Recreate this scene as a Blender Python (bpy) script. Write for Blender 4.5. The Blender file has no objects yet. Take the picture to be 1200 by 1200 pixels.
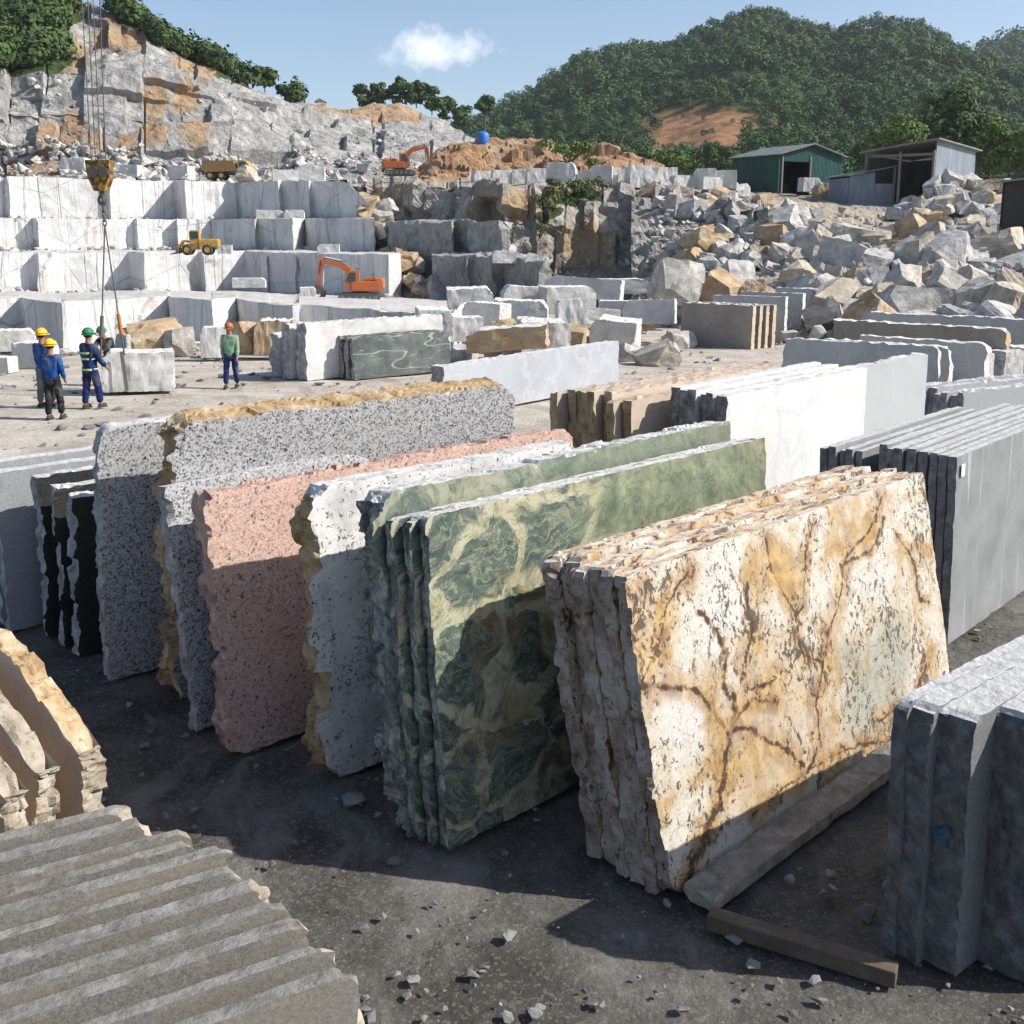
import bpy, bmesh, math, random
import numpy as np
from mathutils import Vector, Matrix

random.seed(7)
RNG = np.random.default_rng(11)
SC = bpy.context.scene
COL = SC.collection
PI = math.pi

# ------------------------------------------------------------------ camera
PITCH = math.radians(11.0)
FPX, PPX, PPY, CAMH = 1250.0, 600.0, 513.0, 4.0
cam = bpy.data.cameras.new('camera')
cam.sensor_width = 36.0
cam.lens = 36.0 * FPX / 1200.0
cam.shift_y = -(600.0 - PPY) / 1200.0
cam.clip_end = 6000
cam.clip_start = 0.1
camo = bpy.data.objects.new('camera', cam)
camo.location = (0, 0, CAMH)
camo.rotation_euler = (PI / 2 - PITCH, 0, 0)
COL.objects.link(camo)
SC.camera = camo


def U(px, py, d):
    """survey helper: world point seen in direction (px, py) at distance y = d"""
    a = (px - PPX) / FPX
    b = -(py - PPY) / FPX
    r = np.array([a, math.cos(PITCH) + b * math.sin(PITCH), -math.sin(PITCH) + b * math.cos(PITCH)])
    r = r / r[1] * d
    return np.array([r[0], r[1], r[2] + CAMH])


def gz(x, y):
    return -max(0.0, min(y, 90.0) - 24.0) * 0.03


def G(px, py):
    """ground point seen in direction (px, py)"""
    z = 0.0
    P = None
    for _ in range(60):
        q = U(px, py, 1.0)
        dz = (q[2] - CAMH)
        t = (z - CAMH) / dz
        P = np.array([q[0] * t, t, z])
        z = gz(P[0], P[1])
    return P


# ------------------------------------------------------------------ numpy noise
def _hash(ix, iy, iz, seed):
    h = (ix.astype(np.int64) * 374761393 + iy.astype(np.int64) * 668265263 + iz.astype(np.int64) * 2147483647 + seed * 974711) & 0xFFFFFFFF
    h = ((h ^ (h >> 13)) * 1274126177) & 0xFFFFFFFF
    h = ((h ^ (h >> 16)) * 2246822519) & 0xFFFFFFFF
    h = h ^ (h >> 15)
    return (h & 0xFFFFFF) / float(0xFFFFFF)


def vnoise(P, seed=0):
    P = np.asarray(P, float)
    i = np.floor(P).astype(np.int64)
    f = P - i
    f = f * f * f * (f * (f * 6 - 15) + 10)
    x, y, z = i[..., 0], i[..., 1], i[..., 2]
    fx, fy, fz = f[..., 0], f[..., 1], f[..., 2]
    def c(a, b, d): return _hash(x + a, y + b, z + d, seed)
    x00 = c(0, 0, 0) * (1 - fx) + c(1, 0, 0) * fx
    x10 = c(0, 1, 0) * (1 - fx) + c(1, 1, 0) * fx
    x01 = c(0, 0, 1) * (1 - fx) + c(1, 0, 1) * fx
    x11 = c(0, 1, 1) * (1 - fx) + c(1, 1, 1) * fx
    y0 = x00 * (1 - fy) + x10 * fy
    y1 = x01 * (1 - fy) + x11 * fy
    return (y0 * (1 - fz) + y1 * fz) * 2 - 1


def fbm(P, octv=4, seed=0, gain=0.5):
    P = np.asarray(P, float)
    s = np.zeros(P.shape[:-1])
    a, f, n = 1.0, 1.0, 0.0
    for o in range(octv):
        s += a * vnoise(P * f + 17.3 * o, seed + o)
        n += a
        a *= gain
        f *= 2.03
    return s / n


def worley(P, seed=0):
    P = np.asarray(P, float)
    i = np.floor(P).astype(np.int64)
    sh = P.shape[:-1]
    F1 = np.full(sh, 9.0)
    F2 = np.full(sh, 9.0)
    R = np.zeros(sh)
    for a in (-1, 0, 1):
        for b in (-1, 0, 1):
            for c in (-1, 0, 1):
                x, y, z = i[..., 0] + a, i[..., 1] + b, i[..., 2] + c
                q = np.stack([x + _hash(x, y, z, seed), y + _hash(x, y, z, seed + 1), z + _hash(x, y, z, seed + 2)], -1)
                d = np.sqrt(((P - q) ** 2).sum(-1))
                r = _hash(x, y, z, seed + 3)
                near = d < F1
                F2 = np.where(near, F1, np.minimum(F2, d))
                R = np.where(near, r, R)
                F1 = np.where(near, d, F1)
    return F1, F2, R


# ------------------------------------------------------------------ object helpers
def link(o, parent=None):
    COL.objects.link(o)
    if parent is not None:
        o.parent = parent
    return o


def tag(o, label=None, cat=None, group=None, kind=None):
    if label: o['label'] = label
    if cat: o['category'] = cat
    if group: o['group'] = group
    if kind: o['kind'] = kind
    return o


def thing(name, label, cat, loc=(0, 0, 0), rz=0.0, group=None, scale=1.0):
    o = bpy.data.objects.new(name, None)
    o.empty_display_size = 0.2
    o.location = loc
    o.rotation_euler = (0, 0, rz)
    o.scale = (scale,) * 3
    link(o)
    return tag(o, label, cat, group)


def np_mesh(name, V, quads=None, tris=None, mats=(), mi=None, smooth=False):
    me = bpy.data.meshes.new(name)
    V = np.asarray(V, np.float32)
    nq = 0 if quads is None else len(quads)
    nt = 0 if tris is None else len(tris)
    me.vertices.add(len(V))
    me.vertices.foreach_set('co', V.ravel())
    li = []
    if nq: li.append(np.asarray(quads, np.int32).ravel())
    if nt: li.append(np.asarray(tris, np.int32).ravel())
    li = np.concatenate(li)
    me.loops.add(len(li))
    me.loops.foreach_set('vertex_index', li)
    me.polygons.add(nq + nt)
    st = np.concatenate([np.arange(nq) * 4, nq * 4 + np.arange(nt) * 3]).astype(np.int32)
    me.polygons.foreach_set('loop_start', st)
    me.update(calc_edges=True)
    for m in mats: me.materials.append(m)
    if mi is not None: me.polygons.foreach_set('material_index', np.asarray(mi, np.int32))
    me.polygons.foreach_set('use_smooth', np.full(nq + nt, smooth, bool))
    me.validate()
    me.update()
    return me


def attr(me, name, vals):
    a = me.attributes.new(name, 'FLOAT', 'POINT')
    a.data.foreach_set('value', np.asarray(vals, np.float32).ravel())


class MB:
    """collects boxes, prisms, tubes and builds ONE mesh object"""
    def __init__(s):
        s.bm = bmesh.new()

    def box(s, c, size, rot=None, bev=0.0, taper=None):
        r = bmesh.ops.create_cube(s.bm, size=1.0)
        vs = r['verts']
        for v in vs:
            v.co = Vector((v.co.x * size[0], v.co.y * size[1], v.co.z * size[2]))
            if taper and v.co.z > 0:
                v.co.x *= taper[0]
                v.co.y *= taper[1]
        if bev:
            es = list({e for v in vs for e in v.link_edges})
            b = bmesh.ops.bevel(s.bm, geom=es, offset=bev, segments=2, affect='EDGES', profile=0.5)
            vs = b['verts']
            vs = list({v for f in b['faces'] for v in f.verts} | set(vs))
        M = Matrix.Translation(Vector(c))
        if rot is not None: M = M @ rot
        bmesh.ops.transform(s.bm, matrix=M, verts=vs)
        return s

    def prism(s, pts, y0, y1):
        """polygon in xz extruded along y"""
        a = [s.bm.verts.new((x, y0, z)) for x, z in pts]
        b = [s.bm.verts.new((x, y1, z)) for x, z in pts]
        n = len(pts)
        s.bm.faces.new(a)
        s.bm.faces.new(b[::-1])
        for i in range(n):
            j = (i + 1) % n
            s.bm.faces.new((a[i], b[i], b[j], a[j]))
        return s

    def tube(s, pts, r, seg=8, cap=True):
        pts = [Vector(p) for p in pts]
        rs = r if isinstance(r, (list, tuple)) else [r] * len(pts)
        rings = []
        up = Vector((0.13, 0.21, 0.97))
        for i, p in enumerate(pts):
            t = (pts[min(i + 1, len(pts) - 1)] - pts[max(i - 1, 0)]).normalized()
            if abs(t.dot(up)) > 0.95: up = Vector((0.9, 0.3, 0.1))
            u = t.cross(up).normalized()
            w = t.cross(u)
            rings.append([s.bm.verts.new(p + (u * math.cos(2 * PI * k / seg) + w * math.sin(2 * PI * k / seg)) * rs[i]) for k in range(seg)])
        for a, b in zip(rings, rings[1:]):
            for k in range(seg):
                s.bm.faces.new((a[k], a[(k + 1) % seg], b[(k + 1) % seg], b[k]))
        if cap:
            s.bm.faces.new(rings[0][::-1])
            s.bm.faces.new(rings[-1])
        return s

    def cyl(s, c, axis, r, h, seg=20):
        a = Vector(axis).normalized() * h / 2
        c = Vector(c)
        return s.tube([c - a, c + a], r, seg)

    def ball(s, c, r, sub=2, scale=(1, 1, 1), rot=None):
        q = bmesh.ops.create_icosphere(s.bm, subdivisions=sub, radius=1.0)
        M = Matrix.Translation(Vector(c))
        if rot is not None: M = M @ rot
        M = M @ Matrix.Diagonal((r * scale[0], r * scale[1], r * scale[2], 1))
        bmesh.ops.transform(s.bm, matrix=M, verts=q['verts'])
        return s

    def torus(s, c, R, r, M=None, n=14, m=6, sx=1.0):
        M = Matrix.Translation(Vector(c)) @ (M if M is not None else Matrix.Identity(4))
        g = [[s.bm.verts.new(M @ Vector(((R + r * math.cos(2 * PI * j / m)) * math.cos(2 * PI * i / n) * sx, r * math.sin(2 * PI * j / m), (R + r * math.cos(2 * PI * j / m)) * math.sin(2 * PI * i / n)))) for j in range(m)] for i in range(n)]
        for i in range(n):
            for j in range(m):
                s.bm.faces.new((g[i][j], g[(i + 1) % n][j], g[(i + 1) % n][(j + 1) % m], g[i][(j + 1) % m]))
        return s

    def build(s, name, mat, parent=None, smooth=False):
        bmesh.ops.recalc_face_normals(s.bm, faces=s.bm.faces)
        me = bpy.data.meshes.new(name)
        s.bm.to_mesh(me)
        s.bm.free()
        me.materials.append(mat)
        if smooth:
            for p in me.polygons: p.use_smooth = True
        o = bpy.data.objects.new(name, me)
        return link(o, parent)


# ------------------------------------------------------------------ node helper
class NT:
    def __init__(s, name, rough=0.8, spec=0.3):
        s.m = bpy.data.materials.new(name)
        s.m.use_nodes = True
        s.t = s.m.node_tree
        s.b = s.t.nodes['Principled BSDF']
        s.b.inputs['Roughness'].default_value = rough
        s.b.inputs['Specular IOR Level'].default_value = spec
        s._c = {}

    def n(s, typ, ins=None, **kw):
        nd = s.t.nodes.new(typ)
        for k, v in kw.items(): setattr(nd, k, v)
        for k, v in (ins or {}).items(): s.put(nd.inputs[k], v)
        return nd

    def put(s, inp, v):
        if isinstance(v, bpy.types.NodeSocket):
            s.t.links.new(v, inp)
        else:
            if isinstance(v, (tuple, list)) and inp.type == 'RGBA' and len(v) == 3: v = (*v, 1)
            inp.default_value = v

    def co(s, kind='Object', rnd=False):
        k = (kind, rnd)
        if k not in s._c:
            v = s.n('ShaderNodeTexCoord').outputs[kind]
            if rnd:
                r = s.n('ShaderNodeObjectInfo').outputs['Random']
                r = s.math('MULTIPLY', r, 97.0)
                v = s.n('ShaderNodeVectorMath', {0: v, 1: r}, operation='ADD').outputs[0]
            s._c[k] = v
        return s._c[k]

    def world(s):
        if 'w' not in s._c: s._c['w'] = s.n('ShaderNodeNewGeometry').outputs['Position']
        return s._c['w']

    def rnd(s):
        return s.n('ShaderNodeObjectInfo').outputs['Random']

    def map(s, v, scale=(1, 1, 1), rot=(0, 0, 0), loc=(0, 0, 0)):
        return s.n('ShaderNodeMapping', {'Vector': v, 'Scale': scale, 'Rotation': rot, 'Location': loc}).outputs[0]

    def noise(s, v, scale, detail=4.0, rough=0.55, dist=0.0, out=0):
        return s.n('ShaderNodeTexNoise', {'Vector': v, 'Scale': scale, 'Detail': detail, 'Roughness': rough, 'Distortion': dist}).outputs[out]

    def warp(s, v, scale, amt, detail=3.0):
        c = s.noise(v, scale, detail, out=1)
        c = s.n('ShaderNodeVectorMath', {0: c, 1: (0.5, 0.5, 0.5)}, operation='SUBTRACT').outputs[0]
        c = s.n('ShaderNodeVectorMath', {0: c, 'Scale': amt}, operation='SCALE').outputs[0]
        return s.n('ShaderNodeVectorMath', {0: v, 1: c}, operation='ADD').outputs[0]

    def voro(s, v, scale, feature='F1', out='Distance', rnd=1.0):
        return s.n('ShaderNodeTexVoronoi', {'Vector': v, 'Scale': scale, 'Randomness': rnd}, feature=feature).outputs[out]

    def ramp(s, f, stops, interp='LINEAR'):
        nd = s.n('ShaderNodeValToRGB', {'Fac': f})
        cr = nd.color_ramp
        cr.interpolation = interp
        while len(cr.elements) < len(stops): cr.elements.new(0.5)
        for e, (p, c) in zip(cr.elements, stops):
            e.position = p
            e.color = (c, c, c, 1) if isinstance(c, (int, float)) else (*c, 1)
        return nd.outputs[0]

    def mix(s, f, a, b, blend='MIX'):
        nd = s.n('ShaderNodeMix', data_type='RGBA', blend_type=blend)
        s.put(nd.inputs[0], f)
        s.put(nd.inputs[6], a)
        s.put(nd.inputs[7], b)
        return nd.outputs[2]

    def math(s, op, a, b=0.0, clamp=False):
        nd = s.n('ShaderNodeMath', operation=op, use_clamp=clamp)
        s.put(nd.inputs[0], a)
        s.put(nd.inputs[1], b)
        return nd.outputs[0]

    def line(s, f, centre=0.5, width=0.02):
        """1 on the iso-line f == centre, falling to 0 at width"""
        d = s.math('ABSOLUTE', s.math('SUBTRACT', f, centre))
        return s.math('SUBTRACT', 1.0, s.math('DIVIDE', d, width), clamp=True)

    def attr(s, name):
        return s.n('ShaderNodeAttribute', attribute_name=name).outputs['Fac']

    def sep(s, v):
        return s.n('ShaderNodeSeparateXYZ', {0: v}).outputs

    def done(s, col=None, bump=None, bs=0.4, bd=0.02, rough=None):
        if col is not None: s.put(s.b.inputs['Base Color'], col)
        if rough is not None: s.put(s.b.inputs['Roughness'], rough)
        if bump is not None:
            b = s.n('ShaderNodeBump', {'Height': bump, 'Strength': bs, 'Distance': bd}).outputs[0]
            s.put(s.b.inputs['Normal'], b)
        return s.m


def plain(name, col, rough=0.6, spec=0.3, metal=0.0, dirt=0.25, scale=6.0):
    t = NT(name, rough, spec)
    v = t.co('Object')
    f = t.noise(v, scale, 5, 0.6)
    c = t.mix(t.math('MULTIPLY', t.ramp(f, [(0.45, 0.0), (0.7, 1.0)]), dirt), col, (0.16, 0.14, 0.11))
    t.b.inputs['Metallic'].default_value = metal
    return t.done(c, t.noise(v, scale * 8, 3), 0.1, 0.01)


# ------------------------------------------------------------------ stone materials
def granite(name, stops, grain=60.0, blotch=0.25, tint=(0.5, 0.5, 0.5), spots=0.0, spotc=(0.02, 0.02, 0.022), fine=True):
    t = NT(name, 0.65, 0.3)
    v = t.co('Object', True)
    wv = t.warp(v, grain * 0.6, 0.6 / grain)
    cell = t.voro(wv, grain, 'F1', 'Color')
    f = t.sep(cell)[0]
    c = t.ramp(f, stops)
    c2 = t.ramp(t.noise(v, grain * 2.2, 2), [(0.35, stops[0][1]), (0.5, stops[len(stops) // 2][1]), (0.62, stops[-1][1])])
    c = t.mix(0.4, c, c2)
    c = t.mix(t.math('MULTIPLY', t.ramp(t.noise(v, 1.3, 5, 0.6), [(0.4, 0.0), (0.66, 1.0)]), blotch), c, tint)
    if spots:
        sp = t.noise(t.warp(v, 14, 0.05), 34.0, 3, 0.6)
        c = t.mix(t.ramp(sp, [(0.62 - spots * 0.1, 0.0), (0.65 - spots * 0.1, 1.0)]), c, spotc)
    h = t.noise(v, 70, 3, 0.6)
    return t.done(c, h, 0.25, 0.008)


def edge_rock(name, a, b, c_, scale=5.0, crack=0.5):
    """broken / weathered stone edge"""
    t = NT(name, 0.9, 0.15)
    v = t.co('Object', True)
    f = t.noise(t.warp(v, 3, 0.2), scale, 6, 0.65)
    col = t.ramp(f, [(0.3, a), (0.5, b), (0.68, c_)])
    k = t.noise(t.map(v, (1, 1, 0.6)), 14, 5, 0.7)
    col = t.mix(t.math('MULTIPLY', t.ramp(k, [(0.56, 0.0), (0.66, 1.0)]), crack), col, (0.05, 0.045, 0.04))
    return t.done(col, t.noise(v, 22, 6, 0.7), 0.7, 0.03)


def marble(name, base, vein, vscale=1.2, vstr=0.6, stain=0.0, stainc=(0.45, 0.33, 0.2), dark=0.2):
    t = NT(name, 0.55, 0.35)
    v = t.co('Object', True)
    w = t.warp(v, 0.9, 0.7, 5)
    n1 = t.noise(t.map(w, (1, 1, 0.7), (0.3, 0.5, 0.2)), vscale, 6, 0.55)
    l1 = t.line(n1, 0.5, 0.03)
    n2 = t.noise(t.map(w, (0.6, 0.6, 1.5), (0.8, 0.1, 0.9)), vscale * 2.3, 5, 0.6)
    l2 = t.math('MULTIPLY', t.line(n2, 0.47, 0.018), 0.7)
    k = t.math('MULTIPLY', t.math('MAXIMUM', l1, l2), vstr)
    cloud = t.noise(v, 1.1, 5, 0.6)
    lo = tuple(x * (1 - dark) for x in base)
    c = t.ramp(cloud, [(0.3, lo), (0.62, base)])
    c = t.mix(k, c, vein)
    if stain:
        s_ = t.noise(t.map(v, (1, 1, 0.5)), 0.8, 5, 0.65)
        c = t.mix(t.math('MULTIPLY', t.ramp(s_, [(0.52, 0.0), (0.68, 1.0)]), stain), c, stainc)
    g = t.noise(v, 60, 3, 0.6)
    c = t.mix(t.math('MULTIPLY', t.ramp(g, [(0.45, 0.0), (0.7, 1.0)]), 0.15), c, (0.25, 0.25, 0.25))
    return t.done(c, g, 0.15, 0.006)


M = {}
M['grey_granite'] = granite('salt and pepper granite', [(0.0, (0.03, 0.03, 0.034)), (0.24, (0.10, 0.10, 0.105)), (0.3, (0.3, 0.3, 0.31)), (0.6, (0.42, 0.42, 0.43)), (1.0, (0.56, 0.56, 0.56))], 62, 0.18, (0.36, 0.34, 0.31), 0.22)
M['pink_granite'] = granite('pink granite', [(0.0, (0.16, 0.12, 0.105)), (0.14, (0.27, 0.175, 0.145)), (0.3, (0.42, 0.27, 0.215)), (0.7, (0.5, 0.335, 0.27)), (1.0, (0.58, 0.44, 0.38))], 66, 0.3, (0.46, 0.27, 0.2), 0.16, (0.09, 0.07, 0.065))
M['plain_grey'] = granite('fine grey granite', [(0.0, (0.2, 0.21, 0.22)), (0.4, (0.27, 0.28, 0.3)), (1.0, (0.36, 0.37, 0.39))], 90, 0.25, (0.33, 0.33, 0.34), 0.0)
M['black_stone'] = granite('black stone', [(0.0, (0.012, 0.013, 0.014)), (0.6, (0.02, 0.021, 0.022)), (1.0, (0.05, 0.05, 0.05))], 80, 0.2, (0.06, 0.055, 0.04), 0.0)
M['edge_grey'] = edge_rock('broken grey edge', (0.18, 0.18, 0.18), (0.36, 0.36, 0.36), (0.55, 0.54, 0.53), 6, 0.5)
M['edge_dark'] = edge_rock('broken dark edge', (0.14, 0.138, 0.135), (0.25, 0.247, 0.242), (0.38, 0.375, 0.37), 9, 0.55)
M['edge_mid'] = edge_rock('broken grey brown edge', (0.1, 0.09, 0.08), (0.26, 0.24, 0.22), (0.5, 0.48, 0.45), 7, 0.5)
M['edge_tan'] = edge_rock('weathered tan edge', (0.22, 0.14, 0.07), (0.44, 0.31, 0.17), (0.56, 0.47, 0.34), 4, 0.6)
M['edge_beige'] = edge_rock('weathered beige edge', (0.22, 0.18, 0.135), (0.37, 0.315, 0.245), (0.48, 0.43, 0.36), 5, 0.55)
M['edge_pink'] = edge_rock('broken pink edge', (0.28, 0.16, 0.13), (0.46, 0.29, 0.24), (0.62, 0.47, 0.4), 6, 0.3)
M['edge_white'] = edge_rock('broken white edge', (0.35, 0.34, 0.32), (0.6, 0.58, 0.55), (0.75, 0.74, 0.72), 6, 0.35)
M['white_marble'] = marble('white marble', (0.6, 0.6, 0.59), (0.42, 0.43, 0.45), 0.9, 0.5, 0.2, dark=0.12)
M['grey_marble'] = marble('pale grey marble', (0.36, 0.37, 0.385), (0.4, 0.41, 0.42), 0.8, 0.4, 0.0, dark=0.1)
M['blue_marble'] = marble('neutral grey marble', (0.42, 0.42, 0.41), (0.56, 0.56, 0.55), 0.8, 0.4, 0.0, dark=0.15)
M['sky_marble'] = marble('pale blue grey marble', (0.37, 0.39, 0.42), (0.5, 0.52, 0.55), 0.8, 0.4, 0.0, dark=0.15)
M['block_white'] = marble('rough white block stone', (0.6, 0.59, 0.57), (0.36, 0.36, 0.36), 0.7, 0.4, 0.45, (0.42, 0.35, 0.25), dark=0.3)
M['block_tan'] = marble('tan block stone', (0.5, 0.38, 0.24), (0.26, 0.18, 0.1), 1.4, 0.7, 0.5, (0.4, 0.2, 0.07), dark=0.35)
M['beige_stone'] = marble('beige stone', (0.52, 0.42, 0.33), (0.36, 0.27, 0.2), 1.4, 0.5, 0.3, (0.42, 0.3, 0.2), dark=0.15)
def mat_dark_veined():
    t = NT('dark green stone with straight white veins', 0.5, 0.35)
    v = t.co('Object', True)
    w = t.warp(v, 1.2, 0.07, 4)
    c = t.ramp(t.noise(w, 2.5, 7, 0.65), [(0.3, (0.045, 0.056, 0.053)), (0.5, (0.085, 0.1, 0.095)), (0.7, (0.14, 0.155, 0.148))])
    l1 = t.line(t.noise(t.map(w, (0.35, 0.5, 1.3), (0, 0.62, 0)), 1.3, 2, 0.4), 0.5, 0.014)
    l2 = t.line(t.noise(t.map(w, (0.3, 0.5, 1.5), (0, 0.5, 0), (4, 0, 2)), 2.2, 3, 0.5), 0.47, 0.012)
    c = t.mix(t.math('MULTIPLY', t.math('MAXIMUM', l1, t.math('MULTIPLY', l2, 0.5)), 0.75), c, (0.42, 0.44, 0.43))
    return t.done(c, t.noise(v, 50, 3), 0.15, 0.006)


M['dark_green_marble'] = mat_dark_veined()
M['tan_slab'] = marble('brown grey slab stone', (0.3, 0.26, 0.22), (0.2, 0.15, 0.1), 1.2, 0.5, 0.3, (0.36, 0.25, 0.14), dark=0.25)


def mat_white_speck():
    t = NT('white stone with black flecks', 0.6, 0.3)
    v = t.co('Object')
    c = t.ramp(t.noise(v, 2.2, 6, 0.6), [(0.32, (0.48, 0.47, 0.46)), (0.55, (0.68, 0.66, 0.63)), (0.7, (0.74, 0.72, 0.68))])
    w = t.warp(v, 6, 0.22)
    dens = t.ramp(t.noise(v, 3.2, 4, 0.6), [(0.44, 0.0), (0.6, 0.9)])
    k = t.ramp(t.line(t.noise(w, 9, 3, 0.6), 0.5, 0.05), [(0.35, 0.0), (0.6, 1.0)])
    brk = t.ramp(t.noise(v, 20, 3, 0.6), [(0.48, 0.0), (0.53, 1.0)])
    c = t.mix(t.math('MULTIPLY', t.math('MULTIPLY', k, brk), dens), c, (0.03, 0.03, 0.033))
    sp = t.noise(t.warp(v, 8, 0.1), 26, 3, 0.6)
    c = t.mix(t.math('MULTIPLY', t.ramp(sp, [(0.62, 0.0), (0.65, 1.0)]), 0.9), c, (0.04, 0.04, 0.045))
    g = t.noise(v, 6, 6, 0.65)
    c = t.mix(t.math('MULTIPLY', t.ramp(g, [(0.5, 0.0), (0.7, 1.0)]), 0.4), c, (0.36, 0.36, 0.36))
    c = t.mix(t.math('MULTIPLY', t.ramp(t.noise(v, 1.7, 4), [(0.58, 0.0), (0.7, 1.0)]), 0.5), c, (0.5, 0.4, 0.27))
    return t.done(c, t.noise(v, 50, 4, 0.6), 0.3, 0.01)


M['white_speck'] = mat_white_speck()


def mat_green(name, dark_bias=0.0):
    t = NT(name, 0.5, 0.4)
    v = t.co('Object')
    x = t.sep(v)[0]
    w = t.warp(t.warp(v, 0.8, 0.9, 3), 3.0, 0.28, 3)
    w2 = t.warp(w, 11.0, 0.07, 3)
    e = t.voro(t.map(w2, (0.8, 1.0, 1.2), (0, 0.55, 0)), 1.7, 'DISTANCE_TO_EDGE')
    wid = t.noise(w, 2.4, 3, 0.6)
    lens = t.ramp(t.math('SUBTRACT', e, t.math('MULTIPLY', t.math('SUBTRACT', wid, 0.47), 0.42)), [(0.055, 0.0), (0.085, 1.0)])
    flow = t.noise(t.map(t.warp(w2, 1.6, 0.4, 4), (0.6, 1.0, 2.4), (0, 0.6, 0)), 3.4, 7, 0.66)
    streak = t.ramp(t.line(flow, 0.5, 0.04), [(0.3, 0.0), (0.8, 1.0)])
    n = t.noise(t.map(w2, (0.8, 1.0, 2.0), (0, 0.5, 0)), 6, 8, 0.7)
    green = t.ramp(n, [(0.3, (0.025, 0.042, 0.037)), (0.46, (0.06, 0.088, 0.074)), (0.58, (0.11, 0.14, 0.115)), (0.72, (0.2, 0.225, 0.17))])
    green = t.mix(t.math('MULTIPLY', streak, 0.55), green, (0.34, 0.33, 0.2))
    cream = t.ramp(t.noise(w2, 6, 8, 0.7), [(0.34, (0.09, 0.1, 0.065)), (0.43, (0.23, 0.225, 0.145)), (0.53, (0.38, 0.355, 0.235)), (0.63, (0.4, 0.39, 0.29)), (0.7, (0.18, 0.2, 0.13))])
    c = t.mix(lens, cream, green)
    # right half: olive with streaks
    st = t.noise(t.map(w2, (1.0, 1.0, 0.4), (0, 0.5, 0)), 5.0, 8, 0.72)
    olive = t.ramp(st, [(0.3, (0.05, 0.075, 0.055)), (0.46, (0.13, 0.16, 0.1)), (0.58, (0.22, 0.24, 0.15)), (0.72, (0.36, 0.35, 0.22))])
    xs = t.math('ADD', x, t.math('MULTIPLY', t.noise(v, 1.5, 3), 0.8))
    c = t.mix(t.math('MULTIPLY', t.ramp(t.math('DIVIDE', xs, 4.0), [(0.42, 0.0), (0.56, 1.0)]), 0.85), c, olive)
    # ochre seam
    nv = t.noise(w, 0.8, 4, 0.6)
    c = t.mix(t.math('MULTIPLY', t.line(nv, 0.56, 0.03), 0.5), c, (0.3, 0.19, 0.075))
    # hair cracks, black and white
    hk = t.line(t.noise(w, 3.1, 5, 0.6), 0.5, 0.007)
    c = t.mix(t.math('MULTIPLY', hk, 0.8), c, (0.025, 0.03, 0.027))
    hk2 = t.line(t.noise(t.map(w, (0.6, 0.6, 1.6), (0, 0.7, 0), (3, 1, 5)), 2.2, 5, 0.6), 0.46, 0.008)
    c = t.mix(t.math('MULTIPLY', hk2, 0.35), c, (0.42, 0.44, 0.36))
    if dark_bias: c = t.mix(dark_bias, c, t.ramp(n, [(0.3, (0.05, 0.075, 0.065)), (0.65, (0.13, 0.17, 0.145))]))
    sp = t.noise(v, 40, 3, 0.6)
    c = t.mix(t.math('MULTIPLY', t.ramp(sp, [(0.55, 0.0), (0.7, 1.0)]), 0.3), c, (0.05, 0.06, 0.045))
    return t.done(c, sp, 0.15, 0.006)


M['green_stone'] = mat_green('green and cream swirled stone')
M['green_dark'] = mat_green('dark green swirled stone', 0.45)


def mat_green_edge():
    t = NT('broken edge of green stone', 0.85, 0.2)
    v = t.co('Object', True)
    w = t.warp(v, 3, 0.25)
    f = t.noise(t.map(w, (1, 1, 0.55)), 6, 6, 0.65)
    c = t.ramp(f, [(0.3, (0.05, 0.06, 0.055)), (0.46, (0.15, 0.165, 0.15)), (0.58, (0.36, 0.36, 0.33)), (0.72, (0.6, 0.6, 0.57))])
    k = t.line(t.noise(w, 4, 5, 0.6), 0.5, 0.02)
    c = t.mix(t.math('MULTIPLY', k, 0.8), c, (0.03, 0.035, 0.03))
    return t.done(c, t.noise(v, 24, 6, 0.7), 0.6, 0.025)


M['edge_green'] = mat_green_edge()


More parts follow.
